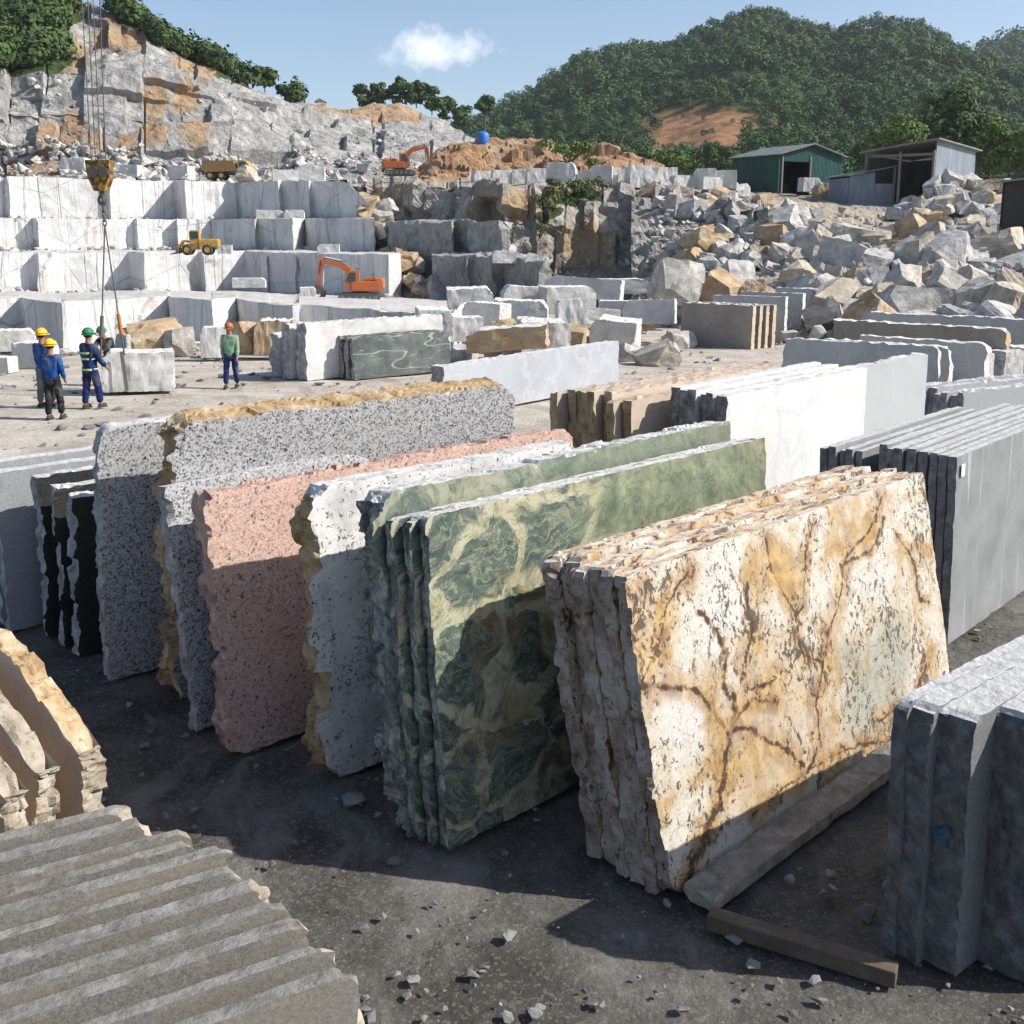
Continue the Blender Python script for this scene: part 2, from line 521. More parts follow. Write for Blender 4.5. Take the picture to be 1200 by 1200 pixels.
def mat_gold(name, use_attr):
    t = NT(name, 0.5, 0.4)
    v = t.co('Object') if use_attr else t.co('Object', True)
    w = t.warp(t.warp(v, 1.4, 0.35, 3), 6.0, 0.08, 3)
    if use_attr:
        grey, white, ochre = [t.attr(a) for a in ('grey', 'white', 'ochre')]
        n1 = t.noise(t.warp(v, 6, 0.1), 13, 6, 0.7)
        cd_ = t.math('ADD', t.attr('crackd'), t.math('MULTIPLY', t.math('SUBTRACT', n1, 0.5), 8.5))
        crack = t.math('SUBTRACT', 1.55, cd_, True)
        n2 = t.noise(t.warp(v, 4, 0.2), 5, 7, 0.72)
        hd_ = t.math('ADD', t.attr('halod'), t.math('MULTIPLY', t.math('SUBTRACT', n2, 0.5), 2.2))
        halo = t.ramp(t.math('SUBTRACT', 1.0, hd_, True), [(0.0, 0.0), (0.3, 0.5), (1.0, 0.95)])
    base = t.ramp(t.noise(w, 2.6, 6, 0.6), [(0.27, (0.26, 0.15, 0.06)), (0.38, (0.38, 0.26, 0.13)), (0.44, (0.48, 0.42, 0.32)), (0.53, (0.54, 0.51, 0.45)), (0.75, (0.53, 0.53, 0.51))])
    fine = t.noise(v, 18, 6, 0.7)
    base = t.mix(t.math('MULTIPLY', t.ramp(fine, [(0.47, 0.0), (0.6, 1.0)]), 0.45), base, (0.4, 0.29, 0.17))
    org = t.ramp(t.noise(w, 6, 6, 0.65), [(0.36, (0.13, 0.06, 0.02)), (0.46, (0.3, 0.15, 0.045)), (0.56, (0.45, 0.28, 0.1)), (0.68, (0.5, 0.38, 0.2))])
    if use_attr:
        c = t.mix(t.math('MULTIPLY', white, 0.8), base, (0.53, 0.515, 0.48))
        gcol = t.ramp(fine, [(0.35, (0.24, 0.26, 0.22)), (0.6, (0.36, 0.36, 0.3))])
        c = t.mix(t.math('MULTIPLY', grey, 0.85), c, gcol)
        c = t.mix(t.math('MULTIPLY', ochre, 0.85), c, t.ramp(t.noise(w, 6, 5), [(0.35, (0.3, 0.17, 0.05)), (0.65, (0.52, 0.36, 0.16))]))
        hn = t.math('MULTIPLY', t.math('MULTIPLY', halo, 0.85), 0.95)
        c = t.mix(hn, c, org)
    else:
        e = t.voro(w, 1.6, 'DISTANCE_TO_EDGE')
        halo = t.ramp(e, [(0.0, 1.0), (0.14, 0.0)])
        crack = t.ramp(e, [(0.0, 1.0), (0.03, 0.0)])
        c = t.mix(t.math('MULTIPLY', halo, 0.8), base, org)
    # black mica flecks, denser near the seams
    k = t.noise(t.map(t.warp(v, 7, 0.2), (1.3, 1.0, 0.8), (0, 0.6, 0)), 19, 4, 0.66)
    dens = t.math('ADD', t.math('MULTIPLY', t.noise(t.map(v, (1, 1, 0.6), (0, -0.5, 0)), 1.9, 4), 0.62), t.math('MULTIPLY', t.math('MAXIMUM', crack, t.math('MULTIPLY', halo, 0.35)), 0.13))
    th = t.math('ADD', k, dens)
    c = t.mix(t.math('MULTIPLY', t.ramp(th, [(0.89, 0.0), (0.93, 1.0)]), 0.9), c, (0.06, 0.042, 0.034))
    gd = t.ramp(t.noise(t.map(t.warp(v, 1.2, 0.5, 4), (1, 1, 0.6), (0, 0.5, 0)), 2.0, 8, 0.72), [(0.55, 0.0), (0.6, 0.55)])
    c = t.mix(gd, c, t.ramp(fine, [(0.35, (0.26, 0.14, 0.045)), (0.6, (0.46, 0.3, 0.12))]))
    # crack cores broken up by noise
    cn = t.math('MULTIPLY', crack, t.ramp(t.noise(w, 5, 4, 0.65), [(0.36, 0.1), (0.5, 0.95)]))
    c = t.mix(cn, c, (0.048, 0.03, 0.02))
    hair = t.line(t.noise(w, 3.4, 5, 0.6), 0.5, 0.006)
    c = t.mix(t.math('MULTIPLY', hair, 0.75), c, (0.12, 0.06, 0.03))
    hair2 = t.line(t.noise(t.map(w, (1, 1, 1), (0.4, 0.9, 0.2), (4, 2, 7)), 7.5, 4, 0.6), 0.5, 0.01)
    c = t.mix(t.math('MULTIPLY', hair2, 0.4), c, (0.24, 0.13, 0.06))
    return t.done(c, fine, 0.12, 0.006)


M['gold_face'] = mat_gold('cream granite with gold and brown seams', True)
M['gold_side'] = mat_gold('cream granite sawn slab', False)


def mat_gold_edge():
    t = NT('broken edge of cream granite', 0.85, 0.2)
    v = t.co('Object', True)
    w = t.warp(v, 3, 0.2)
    f = t.noise(w, 4.5, 6, 0.65)
    c = t.ramp(f, [(0.3, (0.1, 0.065, 0.045)), (0.45, (0.26, 0.2, 0.16)), (0.6, (0.42, 0.37, 0.33)), (0.75, (0.36, 0.25, 0.14))])
    k = t.noise(t.map(t.warp(v, 8, 0.15), (1, 1, 0.6)), 24, 5, 0.66)
    c = t.mix(t.math('MULTIPLY', t.ramp(k, [(0.57, 0.0), (0.64, 1.0)]), 0.85), c, (0.06, 0.045, 0.035))
    return t.done(c, t.noise(v, 24, 6, 0.7), 0.6, 0.025)


M['gold_edge'] = mat_gold_edge()


def mat_top_gold():
    t = NT('sawn top of cream granite', 0.8, 0.2)
    v = t.co('Object', True)
    f = t.noise(t.warp(v, 4, 0.15), 6, 6, 0.65)
    c = t.ramp(f, [(0.32, (0.3, 0.17, 0.09)), (0.44, (0.55, 0.4, 0.27)), (0.56, (0.7, 0.62, 0.52)), (0.75, (0.72, 0.68, 0.62))])
    k = t.noise(t.warp(v, 8, 0.15), 15, 4, 0.62)
    c = t.mix(t.ramp(k, [(0.6, 0.0), (0.64, 1.0)]), c, (0.09, 0.045, 0.03))
    return t.done(c, t.noise(v, 24, 6, 0.7), 0.5, 0.02)


M['gold_top'] = mat_top_gold()


def mat_slate_slab():
    """blue grey slab with pale running veins"""
    t = NT('grey slab with pale drips', 0.55, 0.35)
    v = t.co('Object', True)
    c = t.ramp(t.noise(v, 2.0, 6, 0.6), [(0.3, (0.17, 0.175, 0.18)), (0.5, (0.225, 0.23, 0.235)), (0.7, (0.28, 0.284, 0.288))])
    g = t.noise(v, 80, 3, 0.6)
    c = t.mix(t.math('MULTIPLY', t.ramp(g, [(0.4, 0.0), (0.66, 1.0)]), 0.25), c, (0.16, 0.17, 0.18))
    w = t.warp(v, 2.0, 0.05, 3)
    l = t.ramp(t.voro(t.map(w, (1.0, 0.01, 0.05), (0, 0.06, 0)), 1.5, 'DISTANCE_TO_EDGE'), [(0.0, 1.0), (0.016, 0.0)])
    l = t.math('MULTIPLY', l, t.ramp(t.noise(v, 1.6, 4), [(0.4, 0.0), (0.6, 1.0)]))
    c = t.mix(t.math('MULTIPLY', l, 0.5), c, (0.62, 0.63, 0.64))
    return t.done(c, g, 0.15, 0.006)


M['slate_slab'] = mat_slate_slab()
M['edge_top_grey'] = edge_rock('sawn pale grey top', (0.36, 0.36, 0.355), (0.5, 0.495, 0.49), (0.6, 0.595, 0.585), 12, 0.25)


def mat_terrain(name, stops, tanc, streak=True, scale=0.35):
    t = NT(name, 0.95, 0.1)
    v = t.world()
    w = t.warp(v, scale * 1.2, 1.2, 4)
    f = t.noise(w, scale, 8, 0.62)
    c = t.ramp(f, stops)
    if streak:
        s1 = t.noise(t.map(w, (1, 1, 0.22)), scale * 3.2, 6, 0.65)
        c = t.mix(t.math('MULTIPLY', t.ramp(s1, [(0.52, 0.0), (0.68, 1.0)]), 0.55), c, (0.13, 0.125, 0.12))
        s2 = t.noise(t.map(w, (1, 1, 0.5), (0, 0, 0), (9, 3, 5)), scale * 1.5, 6, 0.6)
        c = t.mix(t.math('MULTIPLY', t.ramp(s2, [(0.54, 0.0), (0.66, 1.0)]), 0.6), c, (0.62, 0.6, 0.57))
    ck = t.ramp(t.voro(t.map(t.warp(v, scale * 2, 0.9, 4), (1, 1, 0.55)), scale * 1.7, 'DISTANCE_TO_EDGE'), [(0.0, 1.0), (0.035, 0.0)])
    if streak: c = t.mix(t.math('MULTIPLY', ck, t.ramp(t.noise(v, scale, 4), [(0.4, 0.0), (0.55, 0.7)])), c, (0.1, 0.09, 0.08))
    a = t.attr('tan')
    an = t.math('MULTIPLY', a, t.ramp(t.noise(w, scale * 2, 5, 0.6), [(0.3, 0.55), (0.55, 1.0)]))
    tc = t.ramp(t.noise(w, scale * 4, 6, 0.6), [(0.3, tuple(x * 0.55 for x in tanc)), (0.6, tanc), (0.75, tuple(min(1, x * 1.35) for x in tanc))])
    c = t.mix(an, c, tc)
    gr = t.attr('grass')
    gn = t.ramp(t.math('ADD', gr, t.math('MULTIPLY', t.noise(v, 0.6, 6, 0.7), 0.7)), [(0.75, 0.0), (0.9, 1.0)])
    c = t.mix(gn, c, t.ramp(t.noise(v, 1.5, 5, 0.7), [(0.35, (0.025, 0.045, 0.014)), (0.65, (0.09, 0.12, 0.04))]))
    h = t.noise(v, scale * 7, 8, 0.7)
    return t.done(c, h, 0.8, 0.5)


M['hill_rock'] = mat_terrain('quarried hillside rock', [(0.28, (0.15, 0.15, 0.15)), (0.42, (0.25, 0.25, 0.245)), (0.54, (0.34, 0.33, 0.315)), (0.66, (0.46, 0.44, 0.4)), (0.8, (0.56, 0.52, 0.45))], (0.4, 0.27, 0.16))
M['cliff_rock'] = mat_terrain('weathered cliff rock', [(0.3, (0.2, 0.175, 0.145)), (0.45, (0.34, 0.305, 0.26)), (0.6, (0.44, 0.4, 0.345)), (0.75, (0.52, 0.48, 0.42))], (0.42, 0.3, 0.18))
M['red_earth'] = mat_terrain('orange earth', [(0.3, (0.22, 0.13, 0.07)), (0.5, (0.38, 0.24, 0.14)), (0.7, (0.46, 0.37, 0.27))], (0.42, 0.25, 0.14), False)
M['rubble_ground'] = mat_terrain('dusty rubble slope', [(0.3, (0.24, 0.215, 0.185)), (0.5, (0.38, 0.345, 0.3)), (0.7, (0.5, 0.46, 0.4))], (0.58, 0.49, 0.38), False, 0.5)


def mat_bench():
    t = NT('cut marble bench', 0.85, 0.15)
    v = t.world()
    f = t.noise(v, 0.28, 7, 0.6)
    c = t.ramp(f, [(0.3, (0.46, 0.46, 0.465)), (0.5, (0.6, 0.595, 0.59)), (0.7, (0.68, 0.67, 0.65))])
    w = t.warp(v, 0.5, 0.8, 4)
    st = t.noise(t.map(w, (1, 1, 0.25)), 0.55, 6, 0.65)
    c = t.mix(t.math('MULTIPLY', t.ramp(st, [(0.58, 0.0), (0.72, 1.0)]), 0.55), c, (0.46, 0.35, 0.22))
    dk = t.noise(t.map(w, (1, 1, 0.15), (0, 0, 0), (7, 7, 7)), 1.3, 6, 0.7)
    c = t.mix(t.math('MULTIPLY', t.ramp(dk, [(0.57, 0.0), (0.7, 1.0)]), 0.45), c, (0.25, 0.25, 0.26))
    w2 = t.warp(v, 0.6, 0.12, 2)
    l1 = t.ramp(t.voro(t.map(w2, (1, 1, 0.02)), 0.34, 'DISTANCE_TO_EDGE'), [(0.0, 1.0), (0.016, 0.0)])
    l2 = t.math('MULTIPLY', t.ramp(t.voro(t.map(w2, (1, 1, 0.02), (0, 0, 0), (20, 3, 0)), 0.8, 'DISTANCE_TO_EDGE'), [(0.0, 1.0), (0.02, 0.0)]), 0.45)
    l3 = t.ramp(t.voro(t.map(w2, (1, 0.3, 1), (0.0, 0.7, 0.0)), 0.16, 'DISTANCE_TO_EDGE'), [(0.0, 1.0), (0.007, 0.0)])
    k = t.math('MAXIMUM', t.math('MAXIMUM', l1, l2), t.math('MULTIPLY', l3, 0.8))
    c = t.mix(t.math('MULTIPLY', k, t.ramp(t.noise(v, 0.7, 4), [(0.35, 0.15), (0.6, 0.65)])), c, (0.13, 0.128, 0.125))
    gr_ = t.noise(t.map(v, (1, 1, 0.5), (0, 0, 0), (3, 8, 1)), 0.35, 7, 0.68)
    c = t.mix(t.math('MULTIPLY', t.ramp(gr_, [(0.5, 0.0), (0.62, 1.0)]), 0.35), c, (0.36, 0.34, 0.31))
    dh = t.math('MULTIPLY', t.ramp(t.voro(t.map(v, (1, 1, 0.04)), 2.6, 'DISTANCE_TO_EDGE'), [(0.0, 1.0), (0.03, 0.0)]), t.ramp(t.noise(v, 0.45, 3), [(0.5, 0.0), (0.58, 0.4)]))
    c = t.mix(dh, c, (0.3, 0.295, 0.29))
    # horizontal surfaces carry dust
    nz = t.sep(t.n('ShaderNodeNewGeometry').outputs['Normal'])[2]
    dust = t.ramp(t.noise(v, 0.9, 7, 0.65), [(0.35, (0.36, 0.34, 0.31)), (0.55, (0.5, 0.48, 0.45)), (0.7, (0.62, 0.61, 0.59))])
    c = t.mix(t.ramp(nz, [(0.55, 0.0), (0.8, 1.0)]), c, dust)
    h = t.math('SUBTRACT', t.noise(v, 3.0, 7, 0.65), k)
    return t.done(c, h, 0.5, 0.12)


M['bench'] = mat_bench()


def mat_floor():
    t = NT('dusty quarry floor', 0.95, 0.1)
    v = t.world()
    s = t.sep(v)
    c = t.ramp(t.noise(t.warp(v, 0.5, 0.8), 0.55, 8, 0.65), [(0.3, (0.33, 0.285, 0.235)), (0.48, (0.46, 0.41, 0.35)), (0.62, (0.54, 0.495, 0.43)), (0.75, (0.6, 0.57, 0.52))])
    # vehicle tracks
    tr = t.noise(t.map(t.warp(v, 0.25, 1.5), (0.22, 1.6, 1), (0, 0, 0.25)), 0.9, 5, 0.6)
    c = t.mix(t.math('MULTIPLY', t.ramp(tr, [(0.5, 0.0), (0.66, 1.0)]), 0.45), c, (0.28, 0.25, 0.215))
    bend = t.math('MULTIPLY', t.math('SINE', t.math('MULTIPLY', s[1], 0.13)), 3.2)
    xr = t.math('SUBTRACT', t.math('ADD', s[0], t.math('MULTIPLY', t.noise(v, 0.5, 2), 0.8)), bend)
    rut = 0.0
    for cx_ in (-0.9, 1.0, 3.1, 5.0, -5.4, -3.6):
        d_ = t.math('ABSOLUTE', t.math('SUBTRACT', xr, cx_))
        rut = t.math('MAXIMUM', t.math('SUBTRACT', 1.0, t.math('DIVIDE', d_, 0.24), True), rut)
    tread = t.math('ADD', 0.65, t.math('MULTIPLY', t.math('SINE', t.math('MULTIPLY', t.math('ADD', s[1], t.math('MULTIPLY', xr, 0.8)), 42.0)), 0.35))
    rut = t.math('MULTIPLY', t.math('MULTIPLY', t.ramp(rut, [(0.1, 0.0), (0.5, 1.0)]), tread), t.ramp(t.noise(v, 0.4, 5, 0.7), [(0.42, 0.0), (0.58, 0.8)]))
    c = t.mix(t.math('MULTIPLY', rut, 0.7), c, (0.24, 0.21, 0.175))
    sp = t.noise(v, 5, 7, 0.75)
    c = t.mix(t.math('MULTIPLY', t.ramp(sp, [(0.53, 0.0), (0.68, 1.0)]), 0.5), c, (0.22, 0.2, 0.18))
    # darker floor colour between the slab rows, fading out farther back
    yard_y = t.math('ADD', s[1], t.math('MULTIPLY', t.noise(v, 0.35, 5, 0.6), 7.0))
    yard_f = t.ramp(t.math('DIVIDE', yard_y, 40.0), [(0.39, 1.0), (0.47, 0.0)])
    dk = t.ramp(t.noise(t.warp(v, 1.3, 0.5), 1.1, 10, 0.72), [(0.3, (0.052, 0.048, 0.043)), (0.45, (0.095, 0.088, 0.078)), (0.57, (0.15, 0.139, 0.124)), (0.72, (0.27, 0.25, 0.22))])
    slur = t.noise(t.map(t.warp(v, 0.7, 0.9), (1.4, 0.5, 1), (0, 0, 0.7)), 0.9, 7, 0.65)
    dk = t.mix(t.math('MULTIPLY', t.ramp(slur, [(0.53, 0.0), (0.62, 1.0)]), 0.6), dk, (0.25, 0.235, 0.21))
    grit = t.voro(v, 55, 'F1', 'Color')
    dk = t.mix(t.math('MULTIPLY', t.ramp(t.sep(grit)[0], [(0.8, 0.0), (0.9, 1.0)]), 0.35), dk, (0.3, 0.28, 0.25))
    c = t.mix(yard_f, c, dk)
    h = t.math('SUBTRACT', t.math('ADD', t.noise(v, 9, 8, 0.75), t.math('MULTIPLY', t.noise(v, 1.6, 5, 0.6), 1.5)), t.math('MULTIPLY', rut, 0.5))
    return t.done(c, h, 0.9, 0.06)


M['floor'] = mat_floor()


def mat_boulder():
    t = NT('quarried rubble stone', 0.92, 0.12)
    v = t.co('Object', True)
    r = t.rnd()
    f = t.noise(t.warp(v, 1.5, 0.4), 1.7, 7, 0.62)
    grey = t.ramp(f, [(0.3, (0.24, 0.235, 0.23)), (0.5, (0.42, 0.41, 0.395)), (0.7, (0.58, 0.565, 0.54))])
    warm = t.ramp(f, [(0.3, (0.3, 0.235, 0.16)), (0.5, (0.45, 0.37, 0.27)), (0.7, (0.58, 0.51, 0.41))])
    c = t.mix(t.ramp(r, [(0.35, 0.0), (0.9, 0.75)]), grey, warm)
    k = t.line(t.noise(v, 1.2, 4, 0.6), 0.5, 0.012)
    c = t.mix(t.math('MULTIPLY', k, 0.6), c, (0.14, 0.13, 0.12))
    return t.done(c, t.noise(v, 9, 7, 0.7), 0.6, 0.06)


M['boulder'] = mat_boulder()
M['boulder_tan'] = edge_rock('ochre stained boulder', (0.25, 0.16, 0.085), (0.4, 0.29, 0.18), (0.5, 0.43, 0.34), 1.6, 0.3)


def foliage(name, a, b, c_):
    t = NT(name, 0.75, 0.15)
    g = t.n('ShaderNodeNewGeometry').outputs['Random Per Island']
    f = t.math('ADD', t.math('MULTIPLY', g, 0.35), t.math('MULTIPLY', t.attr('tone'), 0.65))
    c = t.ramp(f, [(0.15, a), (0.5, b), (0.85, c_)])
    yel = t.ramp(t.math('FRACT', t.math('MULTIPLY', t.attr('tone'), 7.3)), [(0.6, 0.0), (0.95, 0.5)])
    return t.done(t.mix(yel, c, tuple(q * k for q, k in zip(c_, (1.25, 1.0, 0.75)))))


M['chip'] = edge_rock('grey stone chips', (0.12, 0.115, 0.11), (0.2, 0.195, 0.185), (0.32, 0.31, 0.295), 3, 0.2)
M['leaf'] = foliage('green foliage', (0.045, 0.085, 0.018), (0.085, 0.14, 0.03), (0.14, 0.19, 0.05))
M['leaf_dark'] = foliage('dark foliage', (0.025, 0.05, 0.018), (0.05, 0.085, 0.026), (0.085, 0.125, 0.038))
M['leaf_dry'] = foliage('scrub foliage', (0.04, 0.055, 0.02), (0.09, 0.11, 0.04), (0.16, 0.17, 0.07))
M['forest'] = foliage('forest canopy', (0.024, 0.052, 0.022), (0.05, 0.096, 0.032), (0.1, 0.15, 0.045))
M['bark'] = plain('bark', (0.09, 0.07, 0.05), 0.9)


def mat_hook():
    t = NT('worn yellow and black paint', 0.75, 0.3)
    v = t.co('Object')
    f = t.noise(t.warp(v, 4, 0.2), 7, 6, 0.65)
    c = t.ramp(f, [(0.36, (0.03, 0.025, 0.02)), (0.48, (0.12, 0.07, 0.025)), (0.56, (0.34, 0.2, 0.04)), (0.75, (0.42, 0.27, 0.06))])
    return t.done(c, t.noise(v, 25, 4), 0.4, 0.01)


M['hook_paint'] = mat_hook()
# ------------------------------------------------------------------ slabs
def slab_mesh(name, L, H, T, seed, mats, cell=0.05, left=0.03, right=0.03, top=0.015, bottom=0.015, face=0.0, thick_cells=None,
              wob=0.0, cuts=(), topfn=None, slots=(0, 1, 1, 1), back=0.0):
    """closed slab: local x along the length, y from the sawn face (0) to the back (T), z up.
    left/right/top/bottom = roughness of those edges in metres; cuts = broken corners (x, z, radius)
    slots = material of faces / left end / right end / top"""
    nx, nz = max(4, int(L / cell)), max(4, int(H / cell))
    ny = thick_cells or max(2, int(round(T / cell)))
    ii, jj, kk = np.meshgrid(np.arange(nx + 1), np.arange(ny + 1), np.arange(nz + 1), indexing='ij')
    sh = (ii == 0) | (ii == nx) | (jj == 0) | (jj == ny) | (kk == 0) | (kk == nz)
    idx = -np.ones(ii.shape, np.int64)
    idx[sh] = np.arange(sh.sum())
    # finer columns near the ends
    P = np.stack([ii[sh] / nx * L, jj[sh] / ny * T, kk[sh] / nz * H], -1).astype(float)
    a, b, c = P[:, 0].copy(), P[:, 1].copy(), P[:, 2].copy()
    def rough(Q, amp, s):
        big = fbm(Q * np.array([0.8, 1.2, 0.8]), 2, s)
        fin = fbm(Q * np.array([16, 16, 16.]), 2, s + 13)
        J = Q + 0.05 * np.stack([fbm(Q * 5, 2, s + 21), fbm(Q * 5, 2, s + 22), fbm(Q * 5, 2, s + 23)], -1)
        f1, f2, cr = worley(J * np.array([6, 7, 3.6]), s + 5)
        _, _, cr2 = worley(J * np.array([15, 15, 11.]), s + 6)
        tilt = (f1 - 0.4) * (cr - 0.5) * 1.6
        return amp * (big * 0.7 + fin * 0.2 + (cr - 0.5) * 1.15 + tilt + (cr2 - 0.5) * 0.45)
    r = 0.10
    if left:
        w = np.exp(-a / r)
        w2 = np.exp(-a / 0.02)
        P[:, 0] += w * rough(np.stack([0 * a, b * 0.35, c], -1), left, seed) + w2 * rough(np.stack([a, b, c], -1), left * 0.6, seed + 40)
    if right:
        w = np.exp(-(L - a) / r)
        P[:, 0] += w * rough(np.stack([0 * a + 5, b * 0.5, c], -1), right, seed + 100)
    if top:
        w = np.exp(-(H - c) / r)
        P[:, 2] += w * rough(np.stack([a, b * 0.4, 0 * c + 3], -1), top, seed + 200)
    if bottom:
        w = np.exp(-c / r)
        P[:, 2] += w * (np.abs(rough(np.stack([a, b, 0 * c + 8], -1), bottom, seed + 300)))
    if topfn is not None:
        P[:, 2] += (c / H) ** 3 * topfn(a / L)
    for (cx, cz, cr) in cuts:
        d = np.sqrt((a - cx) ** 2 + (c - cz) ** 2) + 0.05 * fbm(np.stack([a * 4, b * 3, c * 4], -1), 2, seed + 7)
        k = np.clip(1 - d / cr, 0, 1)
        px = L / 2
        P[:, 0] += k * np.sign(px - cx) * cr * 0.45
        P[:, 2] -= k * (1 if cz > H / 2 else -1) * cr * 0.45
    # chipped arrises and (for rough faces) an undulating face
    if face:
        f = fbm(np.stack([a * 2.2, b * 0, c * 2.2], -1), 4, seed + 400)
        _, _, cr = worley(np.stack([a * 3, b * 0, c * 2.4], -1), seed + 410)
        P[:, 1] += np.where(b < T * 0.5, 1, 0.4) * face * (f * 1.2 + (cr - 0.5) * 0.2)
    if wob:
        P[:, 1] += 0.5 * wob * fbm(np.stack([a * 0, b * 0, c * 1.2], -1), 3, seed + 420) * np.exp(-a / 0.25)
    ed = np.minimum(np.minimum(a, L - a), np.minimum(c, H - c))
    chip = np.exp(-ed / 0.02) * np.clip(fbm(P * 14, 2, seed + 500) - 0.1, 0, 1) * min(0.022, T * 0.16)
    P[:, 1] += np.where(b < 1e-6, chip, np.where(b > T - 1e-6, -chip, 0)) * (T > 0.05)
    Q, mi = [], []
    def add(A, B, C, D, slot):
        q = np.stack([A.ravel(), B.ravel(), C.ravel(), D.ravel()], -1)
        Q.append(q)
        mi.append(np.full(len(q), slot))
    I = idx
    add(I[:-1, 0, :-1], I[1:, 0, :-1], I[1:, 0, 1:], I[:-1, 0, 1:], slots[0])
    add(I[:-1, ny, :-1], I[:-1, ny, 1:], I[1:, ny, 1:], I[1:, ny, :-1], slots[0])
    add(I[0, :-1, :-1], I[0, :-1, 1:], I[0, 1:, 1:], I[0, 1:, :-1], slots[1])
    add(I[nx, :-1, :-1], I[nx, 1:, :-1], I[nx, 1:, 1:], I[nx, :-1, 1:], slots[2])
    add(I[:-1, :-1, nz], I[1:, :-1, nz], I[1:, 1:, nz], I[:-1, 1:, nz], slots[3])
    add(I[:-1, :-1, 0], I[:-1, 1:, 0], I[1:, 1:, 0], I[1:, :-1, 0], slots[1])
    me = np_mesh(name, P, quads=np.concatenate(Q), mats=mats, mi=np.concatenate(mi))
    return me, a, b, c


def put_slab(me, name, base, az, lean, label, group=None, cat='stone slab', off=0.0, along=0.0, dz=0.0):
    o = bpy.data.objects.new(name, me)
    azr = math.radians(az)
    d = Vector((math.sin(azr), math.cos(azr), 0))
    n = Vector((-math.cos(azr), math.sin(azr), 0))
    o.location = Vector((base[0], base[1], base[2] if len(base) > 2 else 0.0)) + n * off + d * along + Vector((0, 0, dz))
    o.rotation_euler = (-math.radians(lean), 0, PI / 2 - azr)
    link(o)
    return tag(o, label, cat, group)


ORD = ['front', 'second', 'third', 'fourth', 'fifth', 'sixth', 'seventh', 'eighth', 'ninth', 'tenth', 'eleventh', 'twelfth', 'thirteenth', 'fourteenth', 'fifteenth', 'sixteenth']


def stack(name, base, az, lean, L, H, T, n, gap, mats, desc, group, seed, cat='stone slab', cell=0.07, jit=0.06, hj=0.03, first=0, rear='rearmost', **kw):
    """n slabs standing one behind the other; each is an object of its own"""
    rr = random.Random(seed)
    off = 0.0
    out = []
    for k in range(n):
        t_ = T * rr.uniform(0.85, 1.15)
        h_ = H + rr.uniform(-hj, hj)
        l_ = L + rr.uniform(-jit, jit)
        me, *_ = slab_mesh(name, l_, h_, t_, seed + 17 * k, mats, cell, **kw)
        w = ORD[k + first] if k < n - 1 else rear
        put_slab(me, name, base, az, lean + rr.uniform(-0.4, 0.4), desc.format(w), group, cat, off, rr.uniform(-jit, jit))
        off += t_ + gap * rr.uniform(0.5, 1.4)
    return off


M['pale_grey'] = granite('pale fine granite', [(0.0, (0.1, 0.096, 0.088)), (0.4, (0.16, 0.152, 0.14)), (1.0, (0.23, 0.22, 0.2))], 90, 0.5, (0.2, 0.165, 0.125), 0.0)
M['pale_top'] = edge_rock('pale sawn top', (0.13, 0.118, 0.1), (0.22, 0.205, 0.185), (0.31, 0.295, 0.275), 7, 0.4)
GS = [M['grey_granite'], M['edge_grey'], M['edge_tan']]
# --- far left: plain grey slabs, then rough black slabs
me, *_ = slab_mesh('granite_slab', 3.4, 1.68, 0.13, 1, [M['plain_grey'], M['edge_grey'], M['edge_top_grey']], 0.05, 0.02, 0.02, 0.006, slots=(0, 1, 1, 2))
put_slab(me, 'granite_slab', (-5.10, 10.24), 48, -4, 'plain smooth grey slab at the left edge, nearest face of its pair', 'plain grey slabs at the far left')
me, *_ = slab_mesh('granite_slab', 3.4, 1.74, 0.13, 2, [M['plain_grey'], M['edge_grey'], M['edge_top_grey']], 0.06, 0.02, 0.02, 0.006, slots=(0, 1, 1, 2))
put_slab(me, 'granite_slab', (-5.10, 10.24), 48, -4, 'plain grey slab just behind the front one at the left edge', 'plain grey slabs at the far left', off=0.22)
for k, (B, H, T, lean, lab) in enumerate([
        ((-4.12, 9.60), 1.60, 0.15, -6, 'rough edged black slab, the nearest of three beside tall grey granite'),
        ((-4.36, 9.83), 1.63, 0.13, -4, 'black slab with pale rough edge, middle of the three black ones'),
        ((-4.62, 10.06), 1.68, 0.12, -4, 'narrow black slab with crumbled edge, leftmost of the three black ones')]):
    me, *_ = slab_mesh('black_slab', 2.9, H, T, 20 + k, [M['black_stone'], M['edge_grey'], M['edge_top_grey']], 0.03, 0.035, 0.02, 0.02, wob=0.05, slots=(0, 1, 1, 2))
    put_slab(me, 'black_slab', B, 48, lean, lab, 'black rough slabs at the left')
# --- grey speckled granite: tall pair, one with a thick tan crust
me, *_ = slab_mesh('granite_slab', 3.0, 2.36, 0.17, 31, [M['grey_granite'], M['edge_grey'], M['edge_top_grey']], 0.03, 0.03, 0.02, 0.01, slots=(0, 1, 1, 2), cuts=[(0, 2.36, 0.12)])
put_slab(me, 'granite_slab', (-3.64, 9.03), 50, -5, 'tall speckled grey granite slab left of the tan crusted one', 'speckled grey granite slabs')
me, *_ = slab_mesh('granite_slab', 3.50, 2.50, 0.36, 37, [M['grey_granite'], M['edge_tan'], M['edge_tan']], 0.03, 0.08, 0.03, 0.02, wob=0.06, slots=(0, 1, 1, 2), cuts=[(0, 2.5, 0.16), (3.5, 2.5, 0.14)])
put_slab(me, 'granite_slab', (-2.87, 8.66), 51, -7, 'largest speckled grey granite slab with thick tan weathered crust', 'speckled grey granite slabs')
